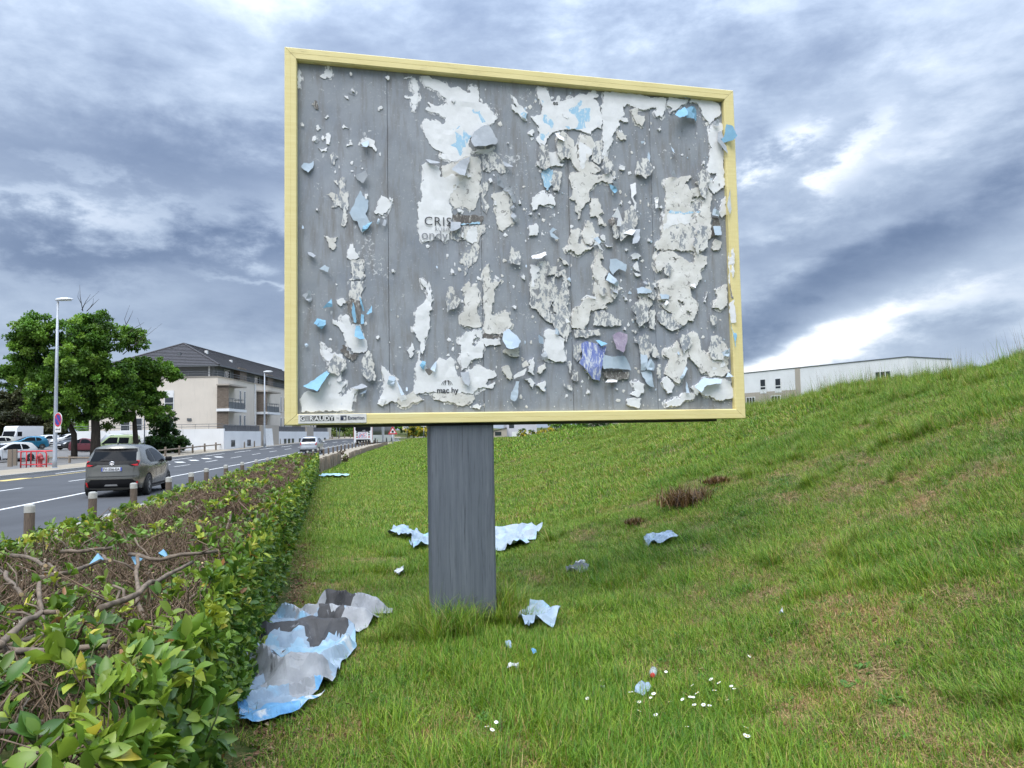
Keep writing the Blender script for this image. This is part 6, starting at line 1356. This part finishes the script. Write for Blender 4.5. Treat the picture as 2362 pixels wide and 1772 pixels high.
def heap():
    P = roughen(S1, .05, .08); V2, F = cdt(P, (), .022); A = np.array(V2); x, y = A[:, 0], A[:, 1]
    wx = x + .10*(fbm(x*3+2, y*3, 2)-.5); wy = y + .16*(fbm(x*3+8, y*3+4, 2)-.5)
    def seg(ax, ay, bx_, by_, h, w, sk=.45):
        d = np.array([bx_-ax, by_-ay]); L = np.hypot(*d); d /= L; q0 = (wx-ax)*d[0]+(wy-ay)*d[1]; q1 = -(wx-ax)*d[1]+(wy-ay)*d[0]; along = np.clip(np.minimum(q0+.12, L+.12-q0)/.14, 0, 1)
        return h*along*np.maximum(0, 1-np.abs(q1)/np.where(q1 > 0, w, w*sk))
    z = .02 + .05*fbm(x*2.2, y*2.2+5, 3)
    z = z + np.maximum.reduce([seg(-2.05, 6.08, -1.35, 6.22, .17, .26), seg(-1.98, 5.62, -1.55, 5.08, .17, .20), seg(-1.55, 5.08, -1.28, 5.20, .17, .24), seg(-1.85, 6.85, -1.3, 6.72, .14, .2), seg(-1.82, 7.38, -1.25, 7.05, .13, .14), seg(-2.1, 7.0, -1.8, 6.7, .10, .14), seg(-1.7, 4.72, -1.25, 5.0, .07, .10), seg(-1.42, 5.2, -1.27, 5.9, .09, .12), seg(-1.75, 5.0, -1.6, 5.3, .05, .1)])
    cr = np.abs(fbm(x*5+1, y*5+3, 2)-.5)+np.abs(fbm(x*9+7, y*9+2, 2)-.5)*.5; z = z + .034*(1-np.clip(cr*4.0, 0, 1))
    reg = [('k', [(-2.12, 6.05), (-1.95, 6.42), (-1.80, 6.62), (-1.74, 6.80), (-1.50, 6.72), (-1.36, 6.2), (-1.5, 6.02), (-1.75, 6.10), (-1.9, 5.98)]), ('k', [(-2.0, 5.66), (-1.85, 5.72), (-1.64, 5.48), (-1.57, 5.42), (-1.5, 5.6), (-1.40, 5.58), (-1.36, 5.36), (-1.5, 5.10), (-1.62, 5.24), (-1.79, 5.46)]), ('k', [(-1.86, 7.0), (-1.80, 7.5), (-1.6, 7.5), (-1.42, 7.22), (-1.62, 7.1)]),
           ('g', [(-2.0, 5.64), (-1.62, 5.22), (-1.5, 5.1), (-1.36, 5.35), (-1.2, 5.1), (-1.3, 4.78), (-1.59, 4.95), (-1.83, 5.35)]), ('g', [(-1.95, 6.7), (-1.9, 7.6), (-1.1, 7.3), (-1.1, 6.4), (-1.36, 6.3), (-1.5, 6.72), (-1.74, 6.80)]), ('B', [(-1.75, 4.75), (-1.5, 4.66), (-1.38, 4.76), (-1.22, 4.96), (-1.2, 4.7), (-1.4, 4.4), (-1.7, 4.4)]), ('s', [(-2.15, 6.1), (-1.9, 5.98), (-1.5, 6.02), (-1.25, 6.2), (-1.2, 5.75), (-1.5, 5.66), (-1.95, 5.7)])]
    ml = {'p': 0, 'k': 1, 'g': 2, 'B': 3, 's': 4}; mi = []
    F = [f for f in F if len(f) == 3]
    for f in F:
        c = (sum(x[i]+.03*math.sin(y[i]*23) for i in f)/3, sum(y[i]+.04*math.sin(x[i]*31) for i in f)/3); m_ = 0
        for k_, pg in reg:
            if inside(c, pg): m_ = ml[k_]; break
        mi.append(m_)
    V = np.c_[A-org[:2], np.maximum(z, .012)+gz(x, y)]
    obj('crumpled_sheet', V, np.array(F), [M_PB, M_CH, M_GW, M_FB, crease_mat('sky_print_sheet', (.21, .38, .52), (.33, .47, .58), (.46, .49, .52), .56)], bp, midx=mi)
    sheet('torn_strip', [(-1.64, 4.62), (-1.5, 4.56), (-1.36, 4.66), (-1.2, 4.90), (-1.28, 4.60), (-1.42, 4.44), (-1.58, 4.46)], M_FB, bp, org, .05, .06, 9, 6, grid=.03); sheet('torn_strip', [(-1.3, 7.2), (-1.12, 7.06), (-1.1, 6.9), (-1.26, 6.95)], M_GW, bp, org, .07, .08, 8, 3, grid=.03)
heap()
e, og = litter('torn_poster_sheet', 'pale grey blue poster sheet in the grass left of the post', [(-2.02, 12.25), (-1.9, 13.11), (-1.62, 12.25), (-1.31, 11.97), (-1.17, 11.41), (-1.18, 10.81), (-1.23, 10.73), (-1.37, 10.57), (-1.51, 11.04), (-1.51, 11.56), (-1.72, 11.8)], M_PB, .05, .20, 3.5, 'paper', 8)
litter('torn_poster_sheet', 'white and blue poster sheet in the grass right of the post', [(-0.42, 12.01), (-0.31, 12.21), (0.06, 12.43), (0.26, 11.9), (0.43, 11.73), (0.3, 11.24), (0.18, 11.22), (0.23, 10.91), (-0.02, 10.75), (-0.14, 10.47), (-0.27, 10.63)], M_WS2, .06, .19, 3.5, 'paper', 9)
litter('torn_poster_sheet', 'blue poster piece half buried in grass at the post foot', [(0.01, 6.7), (0.11, 6.92), (0.16, 7.08), (0.29, 6.96), (0.38, 6.68), (0.3, 6.44), (0.16, 6.5), (0.1, 6.32), (0.02, 6.58)], M_PB, .06, .13, 6, 'paper', 10)
litter('paper_scrap', 'small white paper lump in the grass left of the post', [(-1.41, 9.02), (-1.35, 9.36), (-1.3, 9.01), (-1.34, 8.86)], M_WS, .04, .07, 14, 'paper', 11)
litter('paper_scrap', 'dark and white torn paper on the grass right of the post', [(0.56, 8.72), (0.64, 8.86), (0.77, 9.0), (0.83, 8.75), (0.79, 8.54), (0.57, 8.61)], crease_mat('dark_white_paper', (.05, .06, .08), (.2, .22, .26), (.66, .67, .68), .5), .04, .08, 10, 'paper', 12)
litter('paper_scrap', 'small white paper piece in the lawn below the post', [(-0.07, 5.25), (-0.02, 5.4), (0.01, 5.35), (-0.0, 5.24)], M_WS, .05, .08, 14, 'paper', 13)
litter('paper_scrap', 'tiny pale blue paper bit left of the blue bit', [(-0.09, 5.92), (-0.05, 5.89), (-0.04, 5.78), (-0.08, 5.69)], M_PB, .05, .06, 14, 'paper', 14)
litter('paper_scrap', 'tiny bright blue paper bit in the grass below the post', [(0.1, 5.58), (0.12, 5.67), (0.14, 5.58), (0.115, 5.53)], M_FB, .06, .05, 14, 'paper', 15)
litter('folded_paper', 'folded blue grey paper strip on the grass below the slope', [(1.54, 9.29), (1.67, 9.2), (1.83, 9.1), (1.88, 8.87), (1.72, 8.77), (1.63, 8.85), (1.51, 8.93)], M_PB, .07, .09, 8, 'paper', 16)
litter('paper_scrap', 'crumpled blue grey scrap among the daisies', [(0.74, 4.9), (0.78, 4.93), (0.83, 4.86), (0.76, 4.75), (0.71, 4.77)], M_PB, .05, .06, 16, 'paper', 17)
litter('paper_scrap', 'tiny pale scrap left of the daisies', [(0.52, 4.93), (0.55, 4.96), (0.53, 4.88)], M_WS, .05, .05, 16, 'paper', 18)
litter('paper_scrap', 'tiny white scrap on the grass slope', [(1.88, 5.59), (1.91, 5.59), (1.88, 5.49)], M_WS, .08, .06, 16, 'paper', 19)
litter('plastic_strip', 'flat turquoise plastic strip on the lawn beyond the hedge end', [(-7.61, 30.05), (-7.63, 31.2), (-6.7, 30.95), (-6.32, 29.65), (-6.69, 29.2)], crease_mat('turquoise_plastic', (.22, .42, .48), (.38, .52, .56)), .12, .08, 3, 'litter', 20)
for i, (t, a) in enumerate(((4.9, -1.35), (5.1, -1.15), (5.3, -1.0))):
    p = hp(t, a, float(htop(t, a))+.02); e_ = empty('paper_scrap', tuple(p), 'small blue paper scrap on top of the hedge, the %s one' % ('left', 'middle', 'right')[i], 'paper', i, 'blue scraps on the hedge'); obj('sheet', [(0, 0, .02), (.06, .01, .05), (.07, .05, .03), (.01, .06, .06), (.035, .03, .08)], [(0, 1, 4), (1, 2, 4), (2, 3, 4), (3, 0, 4)], SM['B'], e_)
bt = empty('plastic_bottle', (.90, 5.17, float(gz(.9, 5.17))+.055), 'small clear plastic bottle with red cap lying in the grass', 'bottle', R(77))
mgl = NT('clear_plastic', .12, 0, .5); mgl.color((.55, .60, .62)); mgl.b.inputs['Alpha'].default_value = .55
q = MB().lathe([(.016, 0), (.024, .008), (.025, .05), (.023, .06), (.025, .07), (.025, .10), (.013, .135), (.012, .145)], 14).build('bottle_body', mgl.m, bt, True); q.rotation_euler = (0, R(-86), 0)
q2 = MB().lathe([(.0145, .138), (.0145, .158), (.012, .16)], 12).build('cap', M_REDP, bt, True); q2.rotation_euler = (0, R(-86), 0)
# daisies
DA = [(0.55, 5.2), (0.53, 4.95), (0.41, 4.64), (0.68, 4.72), (0.68, 4.56), (0.71, 4.6), (0.81, 4.68), (0.77, 4.4), (0.68, 4.42), (0.82, 4.43), (0.95, 5.01), (0.88, 4.56), (0.96, 4.58), (1.01, 4.5), (1.06, 4.76), (1.12, 4.87), (1.06, 4.64), (1.03, 4.61), (1.01, 4.6), (1.06, 4.49), (1.09, 4.47), (1.13, 4.55), (1.16, 4.54), (1.17, 4.67), (1.22, 4.75), (1.28, 4.7), (1.28, 4.64), (1.31, 4.63), (1.23, 4.48), (1.16, 4.42), (1.21, 4.54), (1.5, 5.06), (1.18, 5.04), (0.9, 4.2), (1.19, 4.12), (1.17, 4.02), (1.16, 4.03), (1.41, 4.34), (1.38, 4.26), (0.79, 4.67), (1.19, 4.82), (1.35, 4.66), (-.12, 4.25), (-.08, 4.27), (-.17, 4.22), (-.14, 4.18)]
M_PET = simple('daisy_petal', (.75, .75, .72), .6); M_YC = simple('daisy_centre', (.60, .42, .03), .7); M_STEM = simple('daisy_stem', (.08, .15, .03), .7)
d0 = empty('daisy', (0, 0, 0), 'white daisy flower in the lawn at the lower right', 'flower', 0, 'daisies in the lawn')
V = []; F = []
for k in range(12):
    a = k*2*math.pi/12; c, s_ = math.cos(a), math.sin(a); o_ = len(V)
    for r_, w in ((.003, .0012), (.011, .0028), (.0135, .0012)): V += [(c*r_-s_*w, s_*r_+c*w, .002*r_/.0135), (c*r_+s_*w, s_*r_-c*w, .002*r_/.0135)]
    F += [(o_, o_+2, o_+3, o_+1), (o_+2, o_+4, o_+5, o_+3)]
obj('petals', V, F, M_PET, d0); MB().lathe([(.0045, .0), (.004, .003), (.002, .0042)], 8).build('centre', M_YC, d0, True); MB().tube([(0, 0, 0), (.002, .001, -.04), (0, 0, -.09)], .0009, 4).build('stem', M_STEM, d0)
for i, (x, y) in enumerate(DA):
    d = d0 if i == 0 else copy_tree(d0); s_ = RN.uniform(.75, 1.1); d.location = (x, y, float(gz(x, y))+RN.uniform(.075, .10)); d.scale = (s_, s_, s_); d.rotation_euler = (RN.uniform(.1, .6), RN.gauss(0, .25), RN.uniform(0, 6))
# dead brown tussocks
M_BLADE = leafmat('grass_blade', .55, .22)
def blade_tint():
    # broad drifts of yellower, deeper and browner turf
    nt = M_BLADE.node_tree; at = next(q for q in nt.nodes if q.type == 'ATTRIBUTE'); g = nt.nodes.new('ShaderNodeNewGeometry'); outs = [l.to_socket for l in list(at.outputs['Color'].links)]
    def nz(s, d): q = nt.nodes.new('ShaderNodeTexNoise'); q.inputs['Scale'].default_value = s; q.inputs['Detail'].default_value = d; nt.links.new(g.outputs['Position'], q.inputs[0]); return q.outputs[0]
    r = nt.nodes.new('ShaderNodeValToRGB'); cr = r.color_ramp
    for e, (p_, c_) in zip([cr.elements[0], cr.elements[1], cr.elements.new(.5), cr.elements.new(.62)], ((.28, (.62, .80, .75, 1)), (.76, (1.40, 1.05, .95, 1)), (.46, (1.0, 1.0, 1.0, 1)), (.60, (1.15, 1.05, 1.0, 1)))): e.position = p_; e.color = c_
    ad = nt.nodes.new('ShaderNodeMath'); ad.operation = 'MULTIPLY_ADD'; nt.links.new(nz(.9, 4), ad.inputs[0]); ad.inputs[1].default_value = .6; m2 = nt.nodes.new('ShaderNodeMath'); m2.operation = 'MULTIPLY'; nt.links.new(nz(4.5, 3), m2.inputs[0]); m2.inputs[1].default_value = .4; nt.links.new(m2.outputs[0], ad.inputs[2]); nt.links.new(ad.outputs[0], r.inputs[0])
    mx = nt.nodes.new('ShaderNodeMix'); mx.data_type = 'RGBA'; mx.blend_type = 'MULTIPLY'; mx.inputs[0].default_value = 1.0; nt.links.new(at.outputs['Color'], mx.inputs[6]); nt.links.new(r.outputs[0], mx.inputs[7])
    for o_ in outs: nt.links.new(mx.outputs[2], o_)
blade_tint()
def blades(n, rad, h, wd, cols, wts, lean=.5, flat=0.0, seg=3, jit=0):
    """n tapering bent blades as one vertex/face/colour set"""
    P = np.c_[rng.normal(0, rad*.5, (n, 2)), np.zeros(n)] if jit == 0 else np.c_[rng.uniform(-rad, rad, (n, 2)), np.zeros(n)]
    an = rng.uniform(0, 6.283, n); hh = h*rng.uniform(.45, 1.25, n); ln = lean*rng.uniform(.2, 1.5, n); dirv = np.c_[np.cos(an), np.sin(an)]; sd_ = np.c_[-np.sin(an), np.cos(an)]
    V = []; 
    for j in range(seg+1):
        t = j/seg; up = hh*(t - .38*ln*t*t)*(1-flat) + flat*.012*np.sin(t*3.14); out = hh*ln*t**1.7*(1-flat) + flat*hh*t; w = wd*rng.uniform(.95, 1.05)*(1-t**1.6)*.5 if j < seg else 0
        c = np.c_[P[:, :2] + dirv*out[:, None], P[:, 2]+up+ (flat*rng.uniform(0, .03, n) if flat and j == 0 else 0)]
        if j < seg: V += [np.c_[c[:, :2]-sd_*w, c[:, 2]], np.c_[c[:, :2]+sd_*w, c[:, 2]]]
        else: V.append(c)
    k = 2*seg+1; V = np.stack(V, 1).reshape(-1, 3); q = [(2*j, 2*j+1, 2*j+3, 2*j+2) for j in range(seg-1)]; b = (np.arange(n)*k)[:, None, None]
    F = [(np.array(q)[None]+b).reshape(-1, 4), (np.array([(2*seg-2, 2*seg-1, 2*seg)])[None]+b).reshape(-1, 3)]
    return V, F, np.repeat(palette(n, cols, wts), k, 0)
BRN = ([(.10, .055, .022), (.15, .085, .035), (.21, .13, .06), (.04, .025, .014)], [3, 3, 1.5, 1.4])
for (x, y, r, lbl) in ((2.43, 10.6, .42, 'dead brown tussock at the foot of the slope, the largest'), (2.95, 11.05, .17, 'dead brown tussock higher on the slope behind the largest one'), (1.65, 10.5, .12, 'small brown tussock left of the largest dead one')):
    e_ = empty('dead_tussock', (x, y, float(gz(x, y))), lbl, 'plant'); V, F, c = blades(700, r, r*.75, .012, *BRN, lean=.9); obj('stalks', V, F, M_BLADE, e_, col=c)
    V, F, c = blades(160, r*.6, r*.3, .02, [(.02, .012, .008), (.05, .03, .02)], [1, 1], lean=.5); obj('crown', V, F, M_BLADE, e_, col=c)
# leaf litter under the hedge
n = 5200; t = rng.uniform(2.6, 22, n)**1.0; a = -.42 + np.abs(rng.normal(0, .17, n))*np.where(t < 6, 1.7, 1); p = hp(t, a, 0); p[:, 2] = gz(p[:, 0], p[:, 1])+rng.uniform(.008, .035, n)
L = rng.uniform(.02, .055, n); V, F = leaves(p, rng.normal(size=(n, 3))*np.array([1, 1, .25]), rng.normal(size=(n, 3))*.35+np.array([0, 0, 1.]), L, L*.5, LEAF4, LEAF4F)
tag(obj('leaf_litter', V, F, leafmat('dry_leaf', .8, .1), col=np.repeat(palette(n, [(.16, .085, .045), (.24, .14, .08), (.34, .25, .16), (.09, .05, .03)], [3, 3, 1.2, 2]), 4, 0)), 'brown fallen leaves along the foot of the hedge', None, kind='stuff')

# ---------------------------------------------------------------- grass: prototype patches set out over the ground
GC = ([(.052, .140, .008), (.098, .220, .011), (.165, .295, .018), (.265, .355, .038), (.36, .28, .10)], [2.0, 3.8, 3.8, 2.0, .9])
ST = ([(.36, .235, .11), (.48, .34, .175), (.25, .15, .072), (.14, .08, .04), (.14, .22, .03)], [3, 2.6, 2.3, 1.3, .9])
protos = []
gcol = bpy.data.collections.new('grass_prototypes')
def proto(parts):
    Vs, F3, F4, Cs, o_ = [], [], [], [], 0
    for V, F, c in parts: Vs.append(V); F4.append(F[0]+o_); F3.append(F[1]+o_); Cs.append(c); o_ += len(V)
    i = len(protos); o = bpy.data.objects.new('grass_patch_%02d' % i, mesh_np('grass_patch', np.concatenate(Vs), [np.concatenate(F4), np.concatenate(F3)], M_BLADE, np.concatenate(Cs))); gcol.objects.link(o); protos.append(o); return i
J = dict(jit=1)
near_g = [proto([blades(80, .13, .075, .0042, *GC, lean=.75, **J), blades(20, .13, .055, .004, *ST, lean=1.0, **J)]) for k in range(4)]
near_l = [proto([blades(75, .12, .14, .0048, *GC, lean=.75, **J), blades(8, .12, .1, .004, *ST, lean=.9, **J)]) for k in range(3)]
near_s = [proto([blades(95, .14, .12, .0034, *ST, lean=.9, flat=.88, **J), blades(16, .13, .07, .004, *GC, lean=.8, **J)]) for k in range(3)]
mid_g = [proto([blades(130, .30, .10, .010, *GC, lean=.75, seg=2, **J), blades(26, .3, .08, .009, *ST, lean=.9, seg=2, **J)]) for k in range(4)]
mid_s = [proto([blades(110, .30, .14, .009, *ST, lean=.8, flat=.7, seg=2, **J), blades(45, .3, .11, .010, *GC, lean=.7, seg=2, **J)]) for k in range(2)]
far_g = [proto([blades(170, .85, .14, .032, *GC, lean=.7, seg=2, **J), blades(34, .8, .1, .03, *ST, lean=.8, seg=2, **J)]) for k in range(3)]
weed = []
for k in range(3):
    n_ = 26; an_ = rng.uniform(0, 6.28, n_); Dv = np.c_[np.cos(an_), np.sin(an_), rng.uniform(.15, .9, n_)]; L__ = rng.uniform(.03, .07, n_); V_, F_ = leaves(np.c_[rng.normal(0, .035, (n_, 2)), rng.uniform(0, .02, n_)], Dv, np.c_[-np.cos(an_)*.4, -np.sin(an_)*.4, np.ones(n_)], L__, L__*.42, LEAF8, LEAF8F)
    weed.append(proto([(V_, [F_[1], F_[0]], np.repeat(palette(n_, [(.05, .14, .02), (.08, .20, .03), (.12, .24, .04)], [1, 2, 1]), 8, 0))]))
tuft = [proto([blades(150, .10, .30, .0052, *GC, lean=.75), blades(14, .1, .3, .004, *ST, lean=.6)]) for k in range(3)]
seedh = [proto([blades(12, .22, .50, .0045, *GC, lean=.30), blades(5, .2, .6, .004, [(.16, .12, .06), (.10, .10, .05)], [1, 1], lean=.25)]) for k in range(2)]
PX, PI, PS = [], [], []
def hedge_a(x, y): return x*HP[0] + y*HP[1]
POLYB = [(x, y) for x, y in S1]
def scatter(y0, y1, sp, fn, xa=-1e9, xb=1e9):
    for yy in np.arange(y0, y1, sp):
        xl = max(xa, (-.36-yy*.2317)/.9728 - .05, float(XB(yy))+2.8 if yy > 30 else -1e9); xr = min(xb, .78*yy+2.2)
        if xr <= xl: continue
        xv = np.arange(xl, xr, sp); xv = xv + rng.uniform(-.5, .5, len(xv))*sp; yv = yy + rng.uniform(-.5, .5, len(xv))*sp; fn(xv, yv)
def dry(x, y): u = .98*x+.19*y; return .55*fbm(x*1.1+3, y*1.1+8, 3) + .45*fbm(x*3.3+13, y*3.3+8, 2) + .125*sstep(1.8, 3.2, u)*sstep(9.5, 4.5, y) - .012 + .16*np.exp(-((hedge_a(x, y)+.35)/.22)**2)
def add(x, y, kinds, sc):
    PX.append(np.c_[x, y, gz(x, y)]); PI.append(rng.choice(kinds, len(x))); PS.append(sc*rng.uniform(.75, 1.25, len(x)))
def near(x, y):
    d = dry(x, y) + rng.normal(0, .065, len(x)); lush = fbm(x*.7+40, y*.7, 3)
    out = np.array([not (inside((a, b), POLYB)) for a, b in zip(x, y)]) & ~((np.abs((x+.45)*BD.x + (y-6.95)*BD.y) < .27) & (np.abs(-(x+.45)*BD.y+(y-6.95)*BD.x) < .12))
    bare = np.exp(-((hedge_a(x, y)+.40)/.16)**2)*(y < 9) > rng.random(len(x))*1.15
    out &= ~bare
    k = out & (d > .60); add(x[k], y[k], near_s+near_s+near_g, 1.0)
    k = out & (d > .53) & (d <= .60); add(x[k], y[k], near_s+near_g+near_g, .95)
    pf = (np.abs(x+.45) < .55) & (y > 6.2) & (y < 7.2); k = out & (rng.random(len(x)) < .045); add(x[k], y[k], weed, .72); lush = np.where(pf, 0, lush)
    k = out & (d <= .53) & (lush > .56); add(x[k], y[k], near_l, .95)
    k = out & (d <= .53) & (lush <= .56); add(x[k], y[k], near_g, 1.0)
scatter(2.6, 8.0, .082, near); scatter(8.0, 13.0, .11, near)
def midf(x, y):
    d = dry(x, y)+rng.normal(0, .04, len(x)); k = d > .64; add(x[k], y[k], mid_s, 1); k = ~k; add(x[k], y[k], mid_g, 1)
scatter(12.6, 30, .26, midf)
scatter(29, 75, .8, lambda x, y: add(x, y, far_g, .9)); scatter(75, 130, 1.5, lambda x, y: add(x[.98*x+.19*y > -4], y[.98*x+.19*y > -4], far_g, 1.3))
T = [(4.7, 9.09), (4.5, 9.3), (4.9, 9.0), (2.91, 6.83), (2.8, 6.7), (3.05, 6.9), (3.96, 8.06), (4.1, 8.2), (3.64, 9.32), (3.5, 9.2), (5.75, 9.5), (5.6, 9.2), (2.65, 5.88), (2.48, 3.95), (2.38, 7.1), (2.3, 7.3), (.5, 10.89), (.7, 11.0)]
for x in np.arange(-1.25, .35, .055): T += [(x + rng.normal(0, .03), 6.64 + (x+.45)*.22 + rng.normal(0, .16)), (x + rng.normal(0, .05), 6.48 + (x+.45)*.22 + rng.normal(0, .20))]
for k in range(14): T += [(-.75+rng.normal(0, .06), 6.9+rng.normal(0, .1)), (-.08+rng.normal(0, .08), 7.1+rng.normal(0, .1))]
T = np.array(T); add(T[:, 0], T[:, 1], tuft, .80); PS[-1] = PS[-1]*np.where(np.arange(len(T)) < 18, .95, rng.uniform(.4, 1.5, len(T))*np.exp(-((T[:, 0]+.42)/.75)**4))
n = 1100; x = rng.uniform(2.2, 11, n); y = rng.uniform(3.2, 26, n); k = (x < .69*y+.8) & (fbm(x*.5+7, y*.5, 2) > .45) & (.98*x+.19*y > 2.6); add(x[k], y[k], tuft, .55); PS[-1] = PS[-1]*rng.uniform(.6, 1.3, int(k.sum()))
n = 260; y = rng.uniform(11, 26, n); u = rng.uniform(8.6, 11.8, n); x = (u-.19*y)/.98; add(x, y, seedh, .85); n = 500; y = rng.uniform(9, 30, n); u = rng.uniform(8, 12, n); x = (u-.19*y)/.98; add(x, y, tuft, .75)
PX = np.concatenate(PX); PI = np.concatenate(PI).astype(np.int32); PS = np.concatenate(PS).astype(np.float32); n = len(PX)
me = bpy.data.meshes.new('grass'); me.vertices.add(n); me.vertices.foreach_set('co', PX.astype(np.float32).ravel())
a = me.attributes.new('pick', 'INT', 'POINT'); a.data.foreach_set('value', PI); a = me.attributes.new('size', 'FLOAT', 'POINT'); a.data.foreach_set('value', PS)
e_ = .15; dzx = (gz(PX[:, 0]+e_, PX[:, 1])-gz(PX[:, 0]-e_, PX[:, 1]))/(2*e_); dzy = (gz(PX[:, 0], PX[:, 1]+e_)-gz(PX[:, 0], PX[:, 1]-e_))/(2*e_)
nn = unit(np.c_[-dzx*.8, -dzy*.8, np.ones(n)]); rot = np.c_[-np.arcsin(nn[:, 1])*-1*-1, np.arctan2(nn[:, 0], nn[:, 2]), rng.uniform(0, 6.283, n)].astype(np.float32)
a = me.attributes.new('nrm', 'FLOAT_VECTOR', 'POINT'); a.data.foreach_set('vector', nn.astype(np.float32).ravel()); a = me.attributes.new('spin', 'FLOAT', 'POINT'); a.data.foreach_set('value', rot[:, 2].copy())
go = bpy.data.objects.new('grass', me); link(go); tag(go, 'green meadow grass with dry brown patches', None, kind='stuff')
ng = bpy.data.node_groups.new('grass_scatter', 'GeometryNodeTree'); ng.interface.new_socket('Geometry', in_out='INPUT', socket_type='NodeSocketGeometry'); ng.interface.new_socket('Geometry', in_out='OUTPUT', socket_type='NodeSocketGeometry')
N = ng.nodes; L_ = ng.links; gi = N.new('NodeGroupInput'); gout = N.new('NodeGroupOutput'); iop = N.new('GeometryNodeInstanceOnPoints'); ci = N.new('GeometryNodeCollectionInfo'); ci.inputs['Collection'].default_value = gcol; ci.inputs['Separate Children'].default_value = True; ci.inputs['Reset Children'].default_value = True
def na(name, t): q = N.new('GeometryNodeInputNamedAttribute'); q.data_type = t; q.inputs[0].default_value = name; return q.outputs[0]
al = N.new('FunctionNodeAlignRotationToVector'); al.axis = 'Z'; L_.new(na('nrm', 'FLOAT_VECTOR'), al.inputs['Vector'])
rr = N.new('FunctionNodeRotateRotation'); rr.rotation_space = 'LOCAL'; ax = N.new('FunctionNodeAxisAngleToRotation'); ax.inputs['Axis'].default_value = (0, 0, 1); L_.new(na('spin', 'FLOAT'), ax.inputs['Angle'])
L_.new(al.outputs[0], rr.inputs[0]); L_.new(ax.outputs[0], rr.inputs[1])
L_.new(gi.outputs[0], iop.inputs['Points']); L_.new(ci.outputs[0], iop.inputs['Instance']); iop.inputs['Pick Instance'].default_value = True
L_.new(na('pick', 'INT'), iop.inputs['Instance Index']); L_.new(rr.outputs[0], iop.inputs['Rotation']); L_.new(na('size', 'FLOAT'), iop.inputs['Scale']); L_.new(iop.outputs[0], gout.inputs[0])
md = go.modifiers.new('scatter', 'NODES'); md.node_group = ng
print('grass patches', n, 'objects', len(bpy.data.objects))
